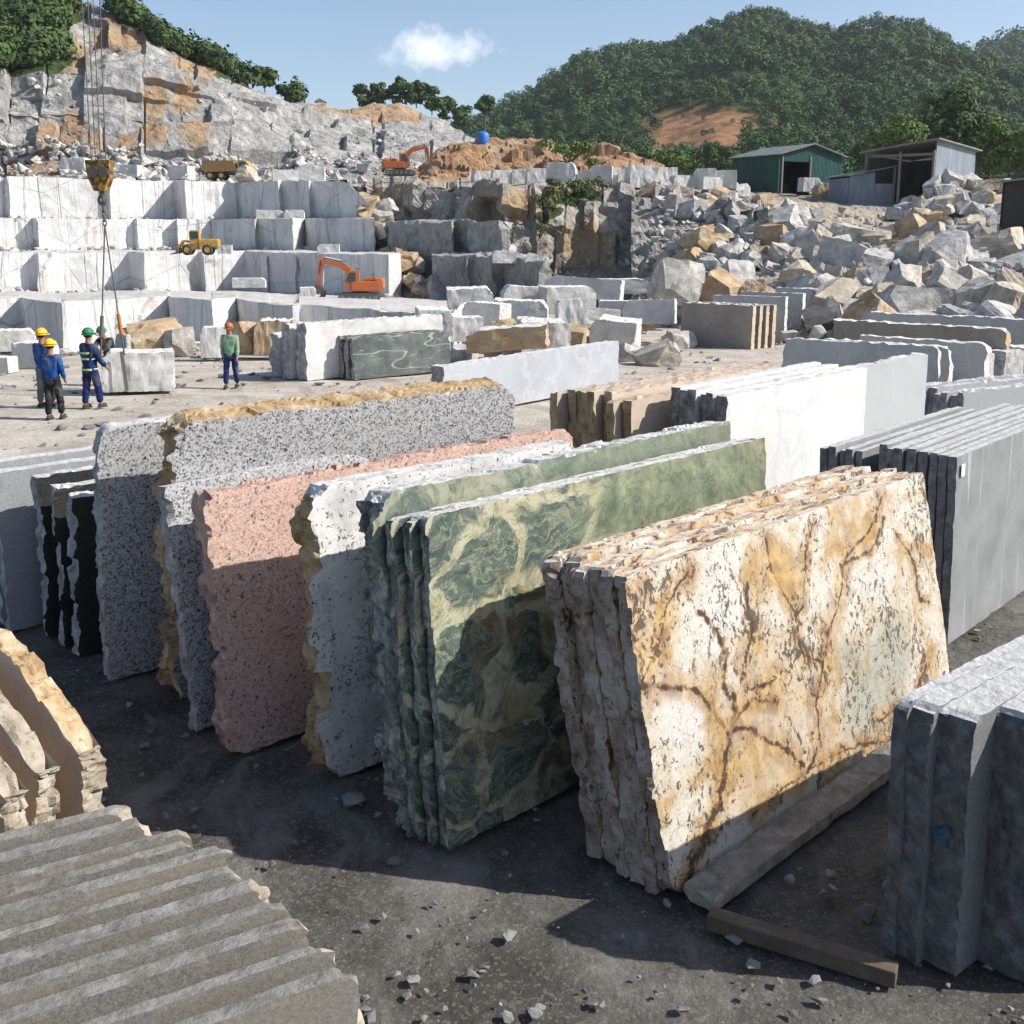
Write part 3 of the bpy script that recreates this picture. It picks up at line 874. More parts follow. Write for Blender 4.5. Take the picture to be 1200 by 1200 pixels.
me, *_ = slab_mesh('granite_slab', 2.5, 2.03, 0.13, 41, [M['grey_granite'], M['edge_grey'], M['edge_top_grey']], 0.045, 0.03, 0.02, 0.01, slots=(0, 1, 1, 2))
put_slab(me, 'granite_slab', (-2.55, 8.05), 45, 6.9, 'narrow speckled grey granite slab leaning behind the pink one', 'speckled grey granite slabs')
# --- pink
me, *_ = slab_mesh('pink_granite_slab', 4.06, 2.07, 0.21, 51, [M['pink_granite'], M['edge_pink'], M['edge_pink']], 0.028, 0.06, 0.03, 0.02, wob=0.03, slots=(0, 1, 1, 2), cuts=[(4.06, 2.07, 0.12), (0, 0, 0.08)])
put_slab(me, 'pink_granite_slab', (-2.12, 7.63), 46.3, 8.2, 'thick pink granite slab with rough broken left end')
# --- white with black flecks
me, *_ = slab_mesh('white_stone_slab', 2.6, 2.20, 0.24, 61, [M['white_speck'], M['edge_tan'], M['edge_white']], 0.025, 0.07, 0.04, 0.010, face=0.012, wob=0.05, slots=(0, 1, 1, 2), cuts=[(0, 2.2, 0.16), (0, 0, 0.12)])
put_slab(me, 'white_stone_slab', (-1.36, 7.23), 49, 3.0, 'white slab flecked with black and edged in rusty crust')
# --- thick green with white end
me, *_ = slab_mesh('green_marble_slab', 3.93, 2.34, 0.26, 71, [M['green_dark'], M['edge_green'], M['edge_white']], 0.027, 0.08, 0.05, 0.018, wob=0.06, slots=(0, 1, 1, 2), cuts=[(0, 2.34, 0.14)])
put_slab(me, 'green_marble_slab', (-0.66, 6.46), 45.9, 7.6, 'thick dark green slab with rough wavy end, behind the three thin ones')
# --- thin green slabs
off = 0.0
for k, lab in enumerate(['front green and cream swirled marble slab with polished face', 'thin green marble slab right behind the swirled front one', 'third thin green marble slab, touching the thick dark one']):
    me, *_ = slab_mesh('green_marble_slab', 3.82 + 0.02 * k, 2.23 - 0.02 * k, 0.075, 80 + k, [M['green_stone'], M['edge_green'], M['edge_white']], 0.027, 0.018, 0.02, 0.008, wob=0.03, slots=(0, 1, 1, 2), cuts=[(0, 2.23, 0.07)])
    put_slab(me, 'green_marble_slab', (-0.41, 6.36), 46.2, 5.2, lab, 'thin green marble slabs', off=off, along=-0.05 * k)
    off += 0.105

# --- gold granite: front slab with the seams laid out on its face
# face corners in the survey drawing (left-bottom, right-bottom, right-top, left-top)
def _homog(src, dst):
    A = []
    for (x, y), (u, v) in zip(src, dst):
        A.append([x, y, 1, 0, 0, 0, -u * x, -u * y, -u])
        A.append([0, 0, 0, x, y, 1, -v * x, -v * y, -v])
    _, _, vt = np.linalg.svd(np.array(A, float))
    return vt[-1].reshape(3, 3)
GL, GH = 3.99, 2.01
HM = _homog([(395, 1150), (1060, 660), (1000, 108), (272, 365)], [(0, 0), (GL, 0), (GL, GH), (0, GH)])
def S(p):
    q = HM @ np.array([p[0], p[1], 1.0])
    return q[:2] / q[2]
me, a, b, c = slab_mesh('cream_granite_slab', GL, GH, 0.10, 91, [M['gold_face'], M['gold_edge'], M['gold_top']], 0.0115, 0.03, 0.015, 0.006, thick_cells=3, slots=(0, 1, 1, 2), cuts=[(0, 0, 0.1)])
Pxy = np.stack([a, c], -1)
W = Pxy + 0.018 * np.stack([fbm(np.stack([a * 11, c * 11, 0 * a], -1), 3, 25), fbm(np.stack([a * 11, c * 11, 0 * a + 4], -1), 3, 26)], -1) + 0.05 * np.stack([fbm(np.stack([a * 3, c * 3, 0 * a], -1), 3, 5), fbm(np.stack([a * 3, c * 3, 0 * a + 4], -1), 3, 6)], -1) \
    + 0.10 * np.stack([fbm(np.stack([a, c, 0 * a + 9], -1), 2, 15), fbm(np.stack([a, c, 0 * a + 14], -1), 2, 16)], -1)
def dist_poly(pts):
    D = np.full(len(W), 9.0)
    q = [S(p) for p in pts]
    for p0, p1 in zip(q, q[1:]):
        e = p1 - p0
        t = np.clip(((W - p0) @ e) / max(1e-9, e @ e), 0, 1)
        D = np.minimum(D, np.linalg.norm(W - (p0 + t[:, None] * e), axis=1))
    return D
crackd = np.full(len(W), 6.0); halod = np.full(len(W), 6.0)
for pts, w, h in [
        ([(290, 660), (350, 640), (440, 645), (490, 690), (540, 740), (600, 745), (660, 770), (705, 805)], 0.022, 0.13),
        ([(555, 660), (560, 700), (545, 745), (530, 830), (490, 950), (440, 1070), (420, 1130)], 0.035, 0.12),
        ([(545, 740), (575, 690), (600, 655), (650, 655)], 0.015, 0.11),
        ([(450, 440), (500, 500), (540, 560), (530, 640), (558, 690)], 0.02, 0.03),
        ([(575, 370), (572, 440), (590, 470)], 0.022, 0.04),
        ([(905, 150), (870, 230), (810, 310), (790, 420), (762, 560), (742, 660), (750, 760)], 0.008, 0.13),
        ([(615, 245), (640, 330), (690, 435), (700, 500), (715, 545), (755, 560)], 0.008, 0.10),
        ([(735, 205), (725, 300), (715, 420), (690, 440)], 0.006, 0.09),
        ([(930, 250), (965, 330), (975, 410), (1000, 420)], 0.018, 0.07),
        ([(800, 320), (870, 290), (905, 200)], 0.02, 0.06),
        ([(420, 330), (375, 430), (350, 540), (320, 650)], 0.006, 0.12),
        ([(310, 380), (300, 480), (305, 640)], 0.004, 0.12),
        ([(590, 480), (580, 560), (590, 640), (650, 600)], 0.010, 0.12),
        ([(700, 800), (700, 860), (740, 760)], 0.014, 0.08),
        ([(570, 950), (640, 880), (760, 790), (900, 740)], 0.004, 0.08),
        ([(990, 560), (960, 640), (880, 700)], 0.006, 0.09)]:
    D = dist_poly(pts)
    crackd = np.minimum(crackd, D / (w * 0.62 + 0.004))
    halod = np.minimum(halod, D / (h * 1.15))
def zone(cx, cy, pts):
    q = np.array([S(p) for p in pts])
    ctr = q.mean(0)
    ang = np.arctan2(*(q - ctr).T[::-1])
    rad = np.linalg.norm(q - ctr, axis=1)
    o_ = np.argsort(ang)
    th = np.arctan2(W[:, 1] - ctr[1], W[:, 0] - ctr[0])
    rr = np.interp(th, np.concatenate([ang[o_] - 2 * PI, ang[o_], ang[o_] + 2 * PI]), np.tile(rad[o_], 3))
    d = np.linalg.norm(W - ctr, axis=1) / np.maximum(rr, 1e-6)
    return np.clip((1.15 - d) / 0.45, 0, 1)
grey = np.maximum(zone(0, 0, [(860, 500), (930, 430), (960, 520), (930, 640), (860, 760), (810, 740), (815, 620)]), 0.9 * zone(0, 0, [(800, 530), (840, 520), (830, 580), (800, 600)]))
grey = np.maximum(grey, 0.6 * zone(0, 0, [(700, 290), (722, 300), (720, 370), (700, 350)]))
white = np.maximum(zone(0, 0, [(350, 680), (440, 670), (500, 740), (470, 800), (380, 790), (340, 740)]), zone(0, 0, [(440, 340), (560, 290), (560, 420), (520, 440), (540, 620), (480, 580)]))
white = np.maximum(white, 0.7 * zone(0, 0, [(840, 330), (900, 310), (920, 380), (860, 420)]))
ochre = np.maximum(zone(0, 0, [(620, 240), (670, 260), (700, 330), (715, 400), (690, 430), (655, 370)]), 0.55 * zone(0, 0, [(570, 760), (660, 780), (700, 830), (640, 900), (540, 960), (520, 880)]))
ochre = np.maximum(ochre, 0.5 * zone(0, 0, [(590, 490), (680, 500), (740, 580), (690, 740), (600, 720), (590, 600)]))
ochre = np.maximum(ochre, 0.4 * zone(0, 0, [(310, 420), (380, 400), (350, 600), (310, 620)]))
for nm, vv in (('crackd', crackd), ('halod', halod), ('grey', grey), ('white', white), ('ochre', ochre)): attr(me, nm, vv)
put_slab(me, 'cream_granite_slab', (0.98, 5.82), 45.4, 12.0, 'front cream granite slab crossed by gold and brown seams', 'cream granite slabs with gold seams')
off = 0.115
for k in range(5):
    T = [0.09, 0.12, 0.10, 0.13, 0.11][k]
    me, *_ = slab_mesh('cream_granite_slab', 3.97 - 0.02 * k, 2.0 + [0.0, 0.01, -0.02, 0.0, -0.01][k], T, 100 + k, [M['gold_side'], M['gold_edge'], M['gold_top']], 0.028, 0.03, 0.03, 0.012, wob=0.03, thick_cells=3, slots=(0, 1, 1, 2), cuts=[(0, 2.0, 0.07)])
    put_slab(me, 'cream_granite_slab', (0.98, 5.82), 45.4, 12.0, '%s slab in the pile of cream granite behind the gold seamed face' % ['second', 'third', 'fourth', 'fifth', 'rearmost'][k], 'cream granite slabs with gold seams', off=off, along=[-0.03, 0.0, -0.02, 0.05, 0.02][k])
    off += T + 0.012

# --- right: grey slabs with pale drips
stack('grey_stone_slab', (4.27, 9.88), 43, 1.5, 3.6, 1.89, 0.085, 8, 0.02, [M['slate_slab'], M['edge_dark'], M['edge_top_grey']],
      '{} thin grey slab in the tall stack right of the cream granite', 'thin grey slabs in the tall right stack', 130, cell=0.06, jit=0.05, hj=0.015, left=0.014, right=0.02, top=0.004, slots=(0, 1, 1, 2))
stack('grey_stone_slab', (3.58, 10.56), 43, 1.5, 3.4, 1.80, 0.075, 5, 0.015, [M['slate_slab'], M['edge_dark'], M['edge_top_grey']],
      '{} thin dark edged slab in the small stack behind cream granite', 'thin dark edged slabs behind the cream granite', 160, cell=0.06, jit=0.05, hj=0.02, left=0.014, right=0.02, top=0.004, slots=(0, 1, 1, 2))
# the white sticker on the face of the front grey slab is a thing stuck to it
st = MB().box((0, 0, 0), (0.085, 0.002, 0.12)).build('paper_sticker', plain('sticker paper', (0.85, 0.85, 0.85), 0.7, dirt=0.1))
azr = math.radians(43)
st.location = (4.27 + 0.13 * math.sin(azr) - math.cos(azr) * 0.045 + 0.012 * math.cos(azr), 9.88 + 0.13 * math.cos(azr) + math.sin(azr) * 0.045 - 0.012 * math.sin(azr), 1.74)
st.rotation_euler = (-math.radians(1.5), 0, PI / 2 - azr)
tag(st, 'small white paper sticker on the corner of the front grey slab', 'sticker')

# --- bottom right: short thick dark grey slabs with pale tops
M['dark_grey'] = granite('dark fine granite', [(0.0, (0.09, 0.09, 0.092)), (0.4, (0.14, 0.14, 0.142)), (1.0, (0.2, 0.2, 0.2))], 90, 0.3, (0.2, 0.195, 0.19), 0.0)
M['edge_shade'] = edge_rock('shaded broken granite edge', (0.07, 0.07, 0.07), (0.13, 0.128, 0.126), (0.21, 0.207, 0.204), 8, 0.5)  # shade on the left ends is put into this darker edge colour
for k, (px, py, T, rg, lab) in enumerate([
        (1246, 856, 0.34, 0.02, 'dark grey slab with pale top, nearest at the lower right edge'),
        (1147, 846, 0.27, 0.03, 'thick dark grey slab with pale top, second from lower right'),
        (1098, 836, 0.15, 0.02, 'slim dark grey slab with pale top, third from lower right'),
        (1070, 828, 0.08, 0.02, 'thinnest dark grey slab, leftmost of the lower right stack')]):
    H = 1.5
    P = U(px, py, 1.0)
    t_ = (H - CAMH) / (P[2] - CAMH)
    B = (P[0] * t_, t_)
    me, *_ = slab_mesh('dark_stone_slab', 3.0, H, T, 190 + k, [M['dark_grey'], M['edge_shade'], M['edge_top_grey']], 0.03, 0.018, 0.02, 0.005, slots=(0, 1, 1, 2), cuts=[(0, H, 0.06)])
    o = put_slab(me, 'dark_stone_slab', B, 50, 1.0, lab, 'dark grey slabs at the lower right')
    if k == 1:
        pm = MB()
        vs = [pm.bm.verts.new((-0.024, 0.12 + (0.035 + 0.012 * math.sin(5 * a_)) * math.cos(a_), 0.8 + (0.06 + 0.02 * math.sin(3 * a_ + 1)) * math.sin(a_))) for a_ in np.linspace(0, 2 * PI, 22)[:-1]]
        pm.bm.faces.new(vs)
        r_ = bmesh.ops.extrude_face_region(pm.bm, geom=pm.bm.faces[:])
        bmesh.ops.translate(pm.bm, vec=(0.03, 0, 0), verts=[q_ for q_ in r_['geom'] if isinstance(q_, bmesh.types.BMVert)])
        pm.build('paint_mark', plain('blue marking paint', (0.02, 0.075, 0.13), 0.8, dirt=0.7, scale=25), o)
# splash of blue paint on one of them
# --- bottom left: pale grey slabs seen on their sawn tops, right ends showing
for k, (px, py) in enumerate([(152, 950), (186, 964), (222, 977), (242, 988), (268, 1000), (290, 1018), (318, 1040), (338, 1062), (366, 1084), (392, 1112), (424, 1140)]):
    H = 1.0 + [0.0, -0.025, 0.015, -0.01, 0.03, -0.03, 0.0, 0.02, -0.02, 0.01, 0.0][k]
    P = U(px, py, 1.0)
    t_ = (H - CAMH) / (P[2] - CAMH)
    B = np.array([P[0] * t_, t_])
    azr = math.radians(60)
    L = 2.4
    B = B - np.array([math.sin(azr), math.cos(azr)]) * L
    me, *_ = slab_mesh('pale_stone_slab', L, H, [0.085, 0.1, 0.06, 0.07, 0.085, 0.065, 0.1, 0.07, 0.09, 0.06, 0.08][k], 210 + k, [M['pale_grey'], M['edge_beige'], M['pale_top']], 0.03, 0.03, 0.05, 0.003, slots=(0, 1, 1, 2), cuts=[(L, H, 0.07)])
    put_slab(me, 'pale_stone_slab', B, 60, 1.0, '%s pale grey slab, counted from the back, in the lower left stack' % ORD[k].replace('front', 'first'), 'pale grey slabs in the lower left stack')
# --- left: rough tan slabs with rounded broken shoulders
P0 = G(112, 990)
for k in range(4):
    azr = math.radians(122)
    L, H, T = 2.2, 1.22 - 0.03 * k, [0.17, 0.15, 0.16, 0.18][k]
    d_ = np.array([math.sin(azr), math.cos(azr)]); n_ = np.array([-math.cos(azr), math.sin(azr)])
    B = P0[:2] - d_ * (L + [0, 0.1, 0.02, 0.15][k]) - n_ * (0.27 * k + 0.1)
    me, *_ = slab_mesh('tan_stone_slab', L, H, T, 230 + k, [M['beige_stone'], M['edge_beige'], M['edge_tan'] if k == 0 else M['edge_beige']], 0.028, 0.03, 0.06, 0.04, face=0.015, slots=(0, 1, 1, 2),
                       topfn=lambda s: -0.62 * np.clip((s - 0.5) / 0.5, 0, 1) ** 1.5, cuts=[(L, H, 0.12)])
    put_slab(me, 'tan_stone_slab', B, 122, 5.0, ['rough tan slab with rounded shoulder, the rearmost of four at the left edge', 'rough tan slab, second from the rear of four at the left edge', 'rough tan slab, third from the rear of four at the left edge', 'rough tan slab, nearest of the four at the left edge'][k], 'rough tan slabs at the left edge')
# --- stone bearers under the cream granite
for k, (x, y, L, W_, H, az, lab) in enumerate([(1.20, 5.70, 4.2, 0.22, 0.09, 45.4, 'long pale stone bearer lying along the foot of the cream granite')]):
    me, *_ = slab_mesh('stone_bearer', L, H, W_, 250 + k, [M['edge_beige'], M['edge_beige'], M['pale_top']], 0.06, 0.02, 0.02, 0.008, slots=(1, 1, 1, 2))
    put_slab(me, 'stone_bearer', (x, y), az, 0, lab, cat='stone bearer')
pl = MB().box((0, 0, 0.05), (1.05, 0.11, 0.1), bev=0.008).build('timber_beam', plain('old timber', (0.1, 0.075, 0.055), 0.9, dirt=0.6, scale=9))
pl.location = (1.62, 5.36, -0.01); pl.rotation_euler = (0, 0, math.radians(-28))
tag(pl, 'dark timber beam on the ground beside the cream granite', 'timber beam')
pl = MB().box((0, 0, 0.05), (2.6, 0.2, 0.1), bev=0.008).build('timber_beam', bpy.data.materials['old timber'])
pl.location = (5.2, 8.75, 0); pl.rotation_euler = (0, 0, math.radians(50))
tag(pl, 'timber beam on the ground beneath the right grey stack', 'timber beam')

# ------------------------------------------------------------------ middle distance slabs
# beige stack, white marble stack, pale slab behind
stack('beige_stone_slab', (1.55, 13.6), 45, 2, 4.2, 1.85, 0.14, 8, 0.03, [M['beige_stone'], M['edge_tan'], M['beige_stone']], '{} slab of the beige stack between pink granite and white marble', 'beige slabs', 300, cell=0.1, jit=0.12, hj=0.05, left=0.04, top=0.03, slots=(0, 1, 1, 2))
stack('white_marble_slab', (2.75, 13.25), 43.6, 1, 3.85, 1.95, 0.13, 6, 0.02, [M['white_marble'], M['edge_mid'], M['edge_white']], '{} slab of the bright white marble stack behind green marble', 'white marble slabs', 330, cell=0.09, jit=0.06, hj=0.04, left=0.04, right=0.02, top=0.01, slots=(0, 1, 1, 2))
me, *_ = slab_mesh('grey_marble_slab', 4.6, 1.95, 0.2, 350, [M['grey_marble'], M['edge_tan'], M['edge_white']], 0.1, 0.03, 0.03, 0.03, slots=(0, 1, 0, 2))
B = U(1085, 482, 18.0)
azr = math.radians(43)
put_slab(me, 'grey_marble_slab', (B[0] - 4.6 * math.sin(azr), 18.0 - 4.6 * math.cos(azr), 0), 43, 1, 'pale grey marble slab standing behind the white marble stack')
# long pale slab across the middle
me, *_ = slab_mesh('long_marble_slab', 6.8, 1.15, 0.35, 360, [M['sky_marble'], M['edge_dark'], M['edge_white']], 0.1, 0.05, 0.03, 0.02, slots=(0, 1, 1, 2))
put_slab(me, 'long_marble_slab', (-1.45, 22.7), 39, 2, 'long low pale blue grey slab across the middle of the yard')
# a thin flat slab lying in front of it
me, *_ = slab_mesh('flat_stone_slab', 4.4, 0.28, 1.6, 366, [M['block_white'], M['edge_grey'], M['edge_white']], 0.12, 0.12, 0.12, 0.05, slots=(1, 1, 1, 2))
put_slab(me, 'flat_stone_slab', (-4.6, 19.8), 62, 0, 'flat rough white slab lying on the floor behind speckled granite', cat='stone slab')
# white block row, left of centre
me, *_ = slab_mesh('white_block', 5.0, 1.62, 0.5, 370, [M['block_white'], M['edge_grey'], M['edge_white']], 0.12, 0.05, 0.08, 0.05, face=0.03, slots=(0, 1, 1, 2))
put_slab(me, 'white_block', (-5.80, 30.0, -0.19), 47, 0, 'big white slab block standing behind dark green marble')
me, *_ = slab_mesh('white_block', 4.0, 1.55, 0.4, 371, [M['block_white'], M['edge_grey'], M['edge_white']], 0.12, 0.06, 0.08, 0.05, face=0.03, slots=(0, 1, 1, 2))
put_slab(me, 'white_block', (-6.35, 30.4, -0.19), 47, 0, 'weathered white slab block, left of the big white one')
me, *_ = slab_mesh('white_block', 3.4, 1.25, 0.4, 372, [M['block_white'], M['edge_grey'], M['edge_white']], 0.12, 0.06, 0.08, 0.05, face=0.03, slots=(0, 1, 1, 2))
put_slab(me, 'white_block', (-6.85, 31.0, -0.19), 47, 0, 'shorter white slab block at the left end of its row')
stack('dark_marble_slab', (-4.53, 30.2, -0.2), 50.5, 4, 3.4, 1.2, 0.12, 4, 0.04, [M['dark_green_marble'], M['edge_dark'], M['edge_dark']], '{} dark green marble slab with white veins, before the white block', 'dark green marble slabs', 380, cell=0.1, left=0.05, right=0.08, top=0.02, slots=(0, 1, 1, 2), jit=0.04)
# right: shaded grey slabs facing the camera, their right ends in the sun
def cross_slab(name, pl_, pr, dl, dr, H, T, seed, mats, label, group, lean=0, cell=0.12):
    """pl_, pr: pixels of the foot at left and right; dl, dr their distances"""
    A, Bq = U(pl_, 500, dl), U(pr, 500, dr)
    A[2], Bq[2] = gz(0, dl), gz(0, dr)
    e = Bq - A
    L = float(np.hypot(e[0], e[1]))
    az = math.degrees(math.atan2(e[0], e[1]))
    me, *_ = slab_mesh(name, L, H, T, seed, mats, cell, 0.06, 0.06, 0.04, 0.03, slots=(0, 1, 1, 2), cuts=[(L, H, 0.15)])
    put_slab(me, name, (A[0], A[1], min(A[2], Bq[2])), az, lean, label, group)
CM = [M['blue_marble'], M['edge_white'], M['edge_white']]
cross_slab('grey_marble_slab', 914, 1094, 25.5, 23.6, 1.52, 0.2, 400, CM, 'long grey slab facing the yard behind the pale marble slab', 'long grey slabs at the right')
cross_slab('grey_marble_slab', 960, 1108, 26.3, 24.4, 1.45, 0.2, 401, CM, 'second long grey slab close behind the first, its end in sun', 'long grey slabs at the right')
cross_slab('grey_marble_slab', 1000, 1148, 31.0, 28.6, 1.22, 0.35, 402, CM, 'dark grey slab with chipped corner behind the long grey pair', 'long grey slabs at the right')
cross_slab('brown_stone_slab', 968, 1170, 34.0, 30.6, 1.52, 0.4, 403, [M['tan_slab'], M['edge_tan'], M['edge_white']], 'long low brown stained slab below the rubble slope', None)
cross_slab('grey_marble_slab', 1010, 1225, 37.0, 33.5, 1.62, 0.35, 404, CM, 'farthest dark grey slab at the foot of the rubble slope', 'long grey slabs at the right')
for k in range(3):
    me, *_ = slab_mesh('stone_block', 1.0, 0.8, 0.8, 410 + k, [M['block_white'], M['edge_grey'], M['edge_white']], 0.15, 0.06, 0.06, 0.05, slots=(1, 1, 1, 2))
    B = G(1150 + 26 * k, 452 - 6 * k)
    put_slab(me, 'stone_block', B, 40 + 14 * k, 0, ['small block left of two others by the right edge', 'small middle block by the right edge below the rubble', 'small block at the right edge below the rubble'][k], 'small blocks at the right edge', 'stone block')
stack('split_stone_slab', (8.35, 19.6), 60, 0, 3.6, 1.0, 0.16, 9, 0.01, [M['plain_grey'], M['edge_dark'], M['edge_top_grey']], '{} split dark slab in the row at the right edge', 'split dark slabs at the right edge', 420, cell=0.1, jit=0.14, hj=0.09, left=0.05, top=0.03, slots=(0, 1, 1, 2))
# tan stack and grey slabs below the rubble
def frontal(px0, px1, py, d, H, T, seed, mats, label, group=None, name='stone_slab', az=None, dd=0.0):
    A = U(px0, py, d); Bq = U(px1, py, d + dd)
    e = Bq - A
    L = float(np.hypot(e[0], e[1]))
    azz = math.degrees(math.atan2(e[0], e[1]))
    me, *_ = slab_mesh(name, L, H, T, seed, mats, 0.08, 0.025, 0.02, 0.02, 0.03, slots=(0, 1, 1, 2))
    put_slab(me, name, (A[0], A[1], gz(0, d)), azz, 2, label, group)
TS = [M['tan_slab'], M['beige_stone'], M['edge_white']]
for k in range(4):
    frontal(797 + 8 * k, 880 + 8 * k, 402, 43.5 + 0.32 * k, 1.72, 0.24, 440 + k, TS, ['front tan veined slab of the tilted pile below the rubble slope', 'second tan slab of the pile below the rubble slope', 'third tan slab of the pile below the rubble slope', 'rearmost tan slab of the pile below the rubble slope'][k], 'tan slabs below the rubble', 'tan_veined_slab', dd=-2.2)
for k, (a_, b_, d, H, lab) in enumerate([(832, 918, 46.5, 1.95, 'grey slab standing right behind the tan pile'), (868, 938, 48.0, 2.05, 'grey slab second behind the tan pile'), (905, 950, 49.5, 2.2, 'tall grey slab farthest behind the tan pile')]):
    frontal(a_, b_, 398, d, H, 0.35, 450 + k, CM, lab, 'grey slabs behind the tan pile', 'grey_marble_slab', dd=-1.6)
# ------------------------------------------------------------------ ground
def axis(lo, hi, step, far, n):
    mid = np.arange(lo, hi + 1e-6, step)
    g = np.geomspace(step * 2, far, n)
    return np.concatenate([(lo - g)[::-1], mid, hi + g])
xs = axis(-30, 30, 0.3, 3000, 26)
ys = axis(-2, 60, 0.3, 3500, 26)
X, Y = np.meshgrid(xs, ys, indexing='ij')
Z = -np.clip(np.minimum(Y, 90) - 24, 0, None) * 0.03
near = np.clip(1 - np.maximum(np.abs(X) - 28, 0) / 10, 0, 1) * np.clip(1 - np.maximum(Y - 55, 0) / 10, 0, 1)
bump_ = 0.035 * fbm(np.stack([X * 0.7, Y * 0.7, X * 0], -1), 4, 3) + 0.05 * fbm(np.stack([X * 0.15, Y * 0.15, X * 0], -1), 2, 8)
Z = Z + near * (bump_ * np.clip((Y - 3) / 4, 0.35, 1.0) - 0.02)
I = np.arange(X.size).reshape(X.shape)
q = np.stack([I[:-1, :-1].ravel(), I[1:, :-1].ravel(), I[1:, 1:].ravel(), I[:-1, 1:].ravel()], -1)
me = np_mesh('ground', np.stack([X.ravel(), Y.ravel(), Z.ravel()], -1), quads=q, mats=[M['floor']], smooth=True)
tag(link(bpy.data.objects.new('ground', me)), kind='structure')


# ------------------------------------------------------------------ lofted terrain
def brick(nr, cols, seed, bh, bw):
    """stepped relief of a quarried face: random courses and joints, each block set back and tilted on its own"""
    rr = random.Random(seed)
    D = np.zeros((nr, len(cols)))
    c0 = 0
    while c0 < len(cols):
        sup = rr.uniform(bw[1] * 0.7, bw[1] * 2.2)
        c1 = c0
        while c1 < len(cols) and cols[c1] - cols[c0] < sup: c1 += 1
        r0 = -rr.randint(0, bh[1])
        while r0 < nr:
            r1 = r0 + rr.randint(*bh)
            a, b = max(r0, 0), min(r1, nr)
            i = c0
            while i < c1 and b > a:
                j = i
                w_ = rr.uniform(*bw)
                while j < c1 and cols[j] - cols[i] < w_: j += 1
                v = np.arange(b - a)[:, None] / max(1, b - a) - 0.5
                u = np.arange(j - i)[None, :] / max(1, j - i) - 0.5
                D[a:b, i:j] = rr.uniform(-1, 1) + u * rr.uniform(-0.9, 0.9) + v * rr.uniform(-0.3, 0.5)
                if rr.random() < 0.5: D[a:b, i] -= rr.uniform(0.1, 0.8)
                i = j
            r0 = r1
        c0 = c1
    return D


def loft(name, rows, cols, nsub, amp, mat, seed, cell=3.0, cellz=1.0, rough=1.0, patches=(), grass=(), smooth=False, kind='structure', fold=0.0, foldf=0.01, bricks=None):
    """rows: list of [(px, py, distance), ...] from far/top to near/bottom; terrain through them, broken into rock"""
    R = []
    for r in rows:
        r = sorted(r)
        p = [q_[0] for q_ in r]
        py = np.interp(cols, p, [q_[1] for q_ in r])
        d = np.interp(cols, p, [q_[2] for q_ in r])
        R.append(np.array([U(a_, b_, c_) for a_, b_, c_ in zip(cols, py, d)]))
    out, am, sv = [], [], []
    for i in range(len(R) - 1):
        for k in range(nsub[i]):
            t = k / nsub[i]
            out.append(R[i] * (1 - t) + R[i + 1] * t)
            am.append(amp[i] * (1 - t) + amp[i + 1] * t)
            sv.append(i + t)
    out.append(R[-1]); am.append(amp[-1]); sv.append(len(R) - 1)
    P = np.array(out)                      # [row, col, 3]
    am = np.array(am)[:, None] * np.ones(P.shape[:2])
    P0 = P.copy()
    du = np.gradient(P, axis=1)
    dv = np.gradient(P, axis=0)
    N = np.cross(dv, du)
    N /= np.maximum(np.linalg.norm(N, axis=-1, keepdims=True), 1e-9)
    if fold:
        P[..., 2] += am / max(amp) * fold * fbm(P0 * foldf, 4, seed + 70)
    else:
        Q = P0 + 0.5 * cell * np.stack([fbm(P0 / cell * 0.6, 2, seed + 31), fbm(P0 / cell * 0.6, 2, seed + 32), fbm(P0 / cell * 0.6, 2, seed + 33)], -1)
        _, _, c1 = worley(Q / np.array([cell, cell, cell * cellz]), seed)
        _, _, c2 = worley(Q / np.array([cell, cell, cell * cellz]) * 2.7, seed + 5)
        D = (c1 - 0.5) * 1.5 + (c2 - 0.5) * 0.5 + rough * (fbm(P0 / cell, 4, seed + 9) * 0.8 + fbm(P0 / cell * 5, 3, seed + 19) * 0.25)
        if bricks:
            D = brick(P.shape[0], cols, seed, bricks[0], bricks[1]) * 0.75 + (c2 - 0.5) * 0.16 + rough * (fbm(P0 / cell, 4, seed + 9) * 0.7 + fbm(P0 / cell * 4, 3, seed + 19) * 0.3)
        P = P + N * (am * D)[..., None]
    nr, nc = P.shape[:2]
    I = np.arange(nr * nc).reshape(nr, nc)
    q = np.stack([I[:-1, :-1].ravel(), I[1:, :-1].ravel(), I[1:, 1:].ravel(), I[:-1, 1:].ravel()], -1)
    me = np_mesh(name, P.reshape(-1, 3), quads=q, mats=[mat], smooth=smooth)
    def field(lst):
        f = np.zeros(nr * nc)
        V = (P if fold else P0).reshape(-1, 3)
        px = PPX + FPX * V[:, 0] / (V[:, 1] * math.cos(PITCH) - (V[:, 2] - CAMH) * math.sin(PITCH))
        py = PPY - FPX * (V[:, 1] * math.sin(PITCH) + (V[:, 2] - CAMH) * math.cos(PITCH)) / (V[:, 1] * math.cos(PITCH) - (V[:, 2] - CAMH) * math.sin(PITCH))
        wx = 6 * fbm(V * 0.15, 3, seed + 50); wy = 6 * fbm(V * 0.15, 3, seed + 51)
        for cx, cy, rx, ry in lst:
            f = np.maximum(f, np.clip(1.35 - np.hypot((px + wx - cx) / rx, (py + wy - cy) / ry), 0, 0.5) * 2)
        return f
    attr(me, 'tan', field(patches))
    attr(me, 'grass', field(grass))
    o = tag(link(bpy.data.objects.new(name, me)), kind=kind)
    return P, sv


def cols_of(a, b, step, extra=()):
    return np.unique(np.concatenate([np.arange(a, b + 0.1, step), np.array(list(extra), float)]))


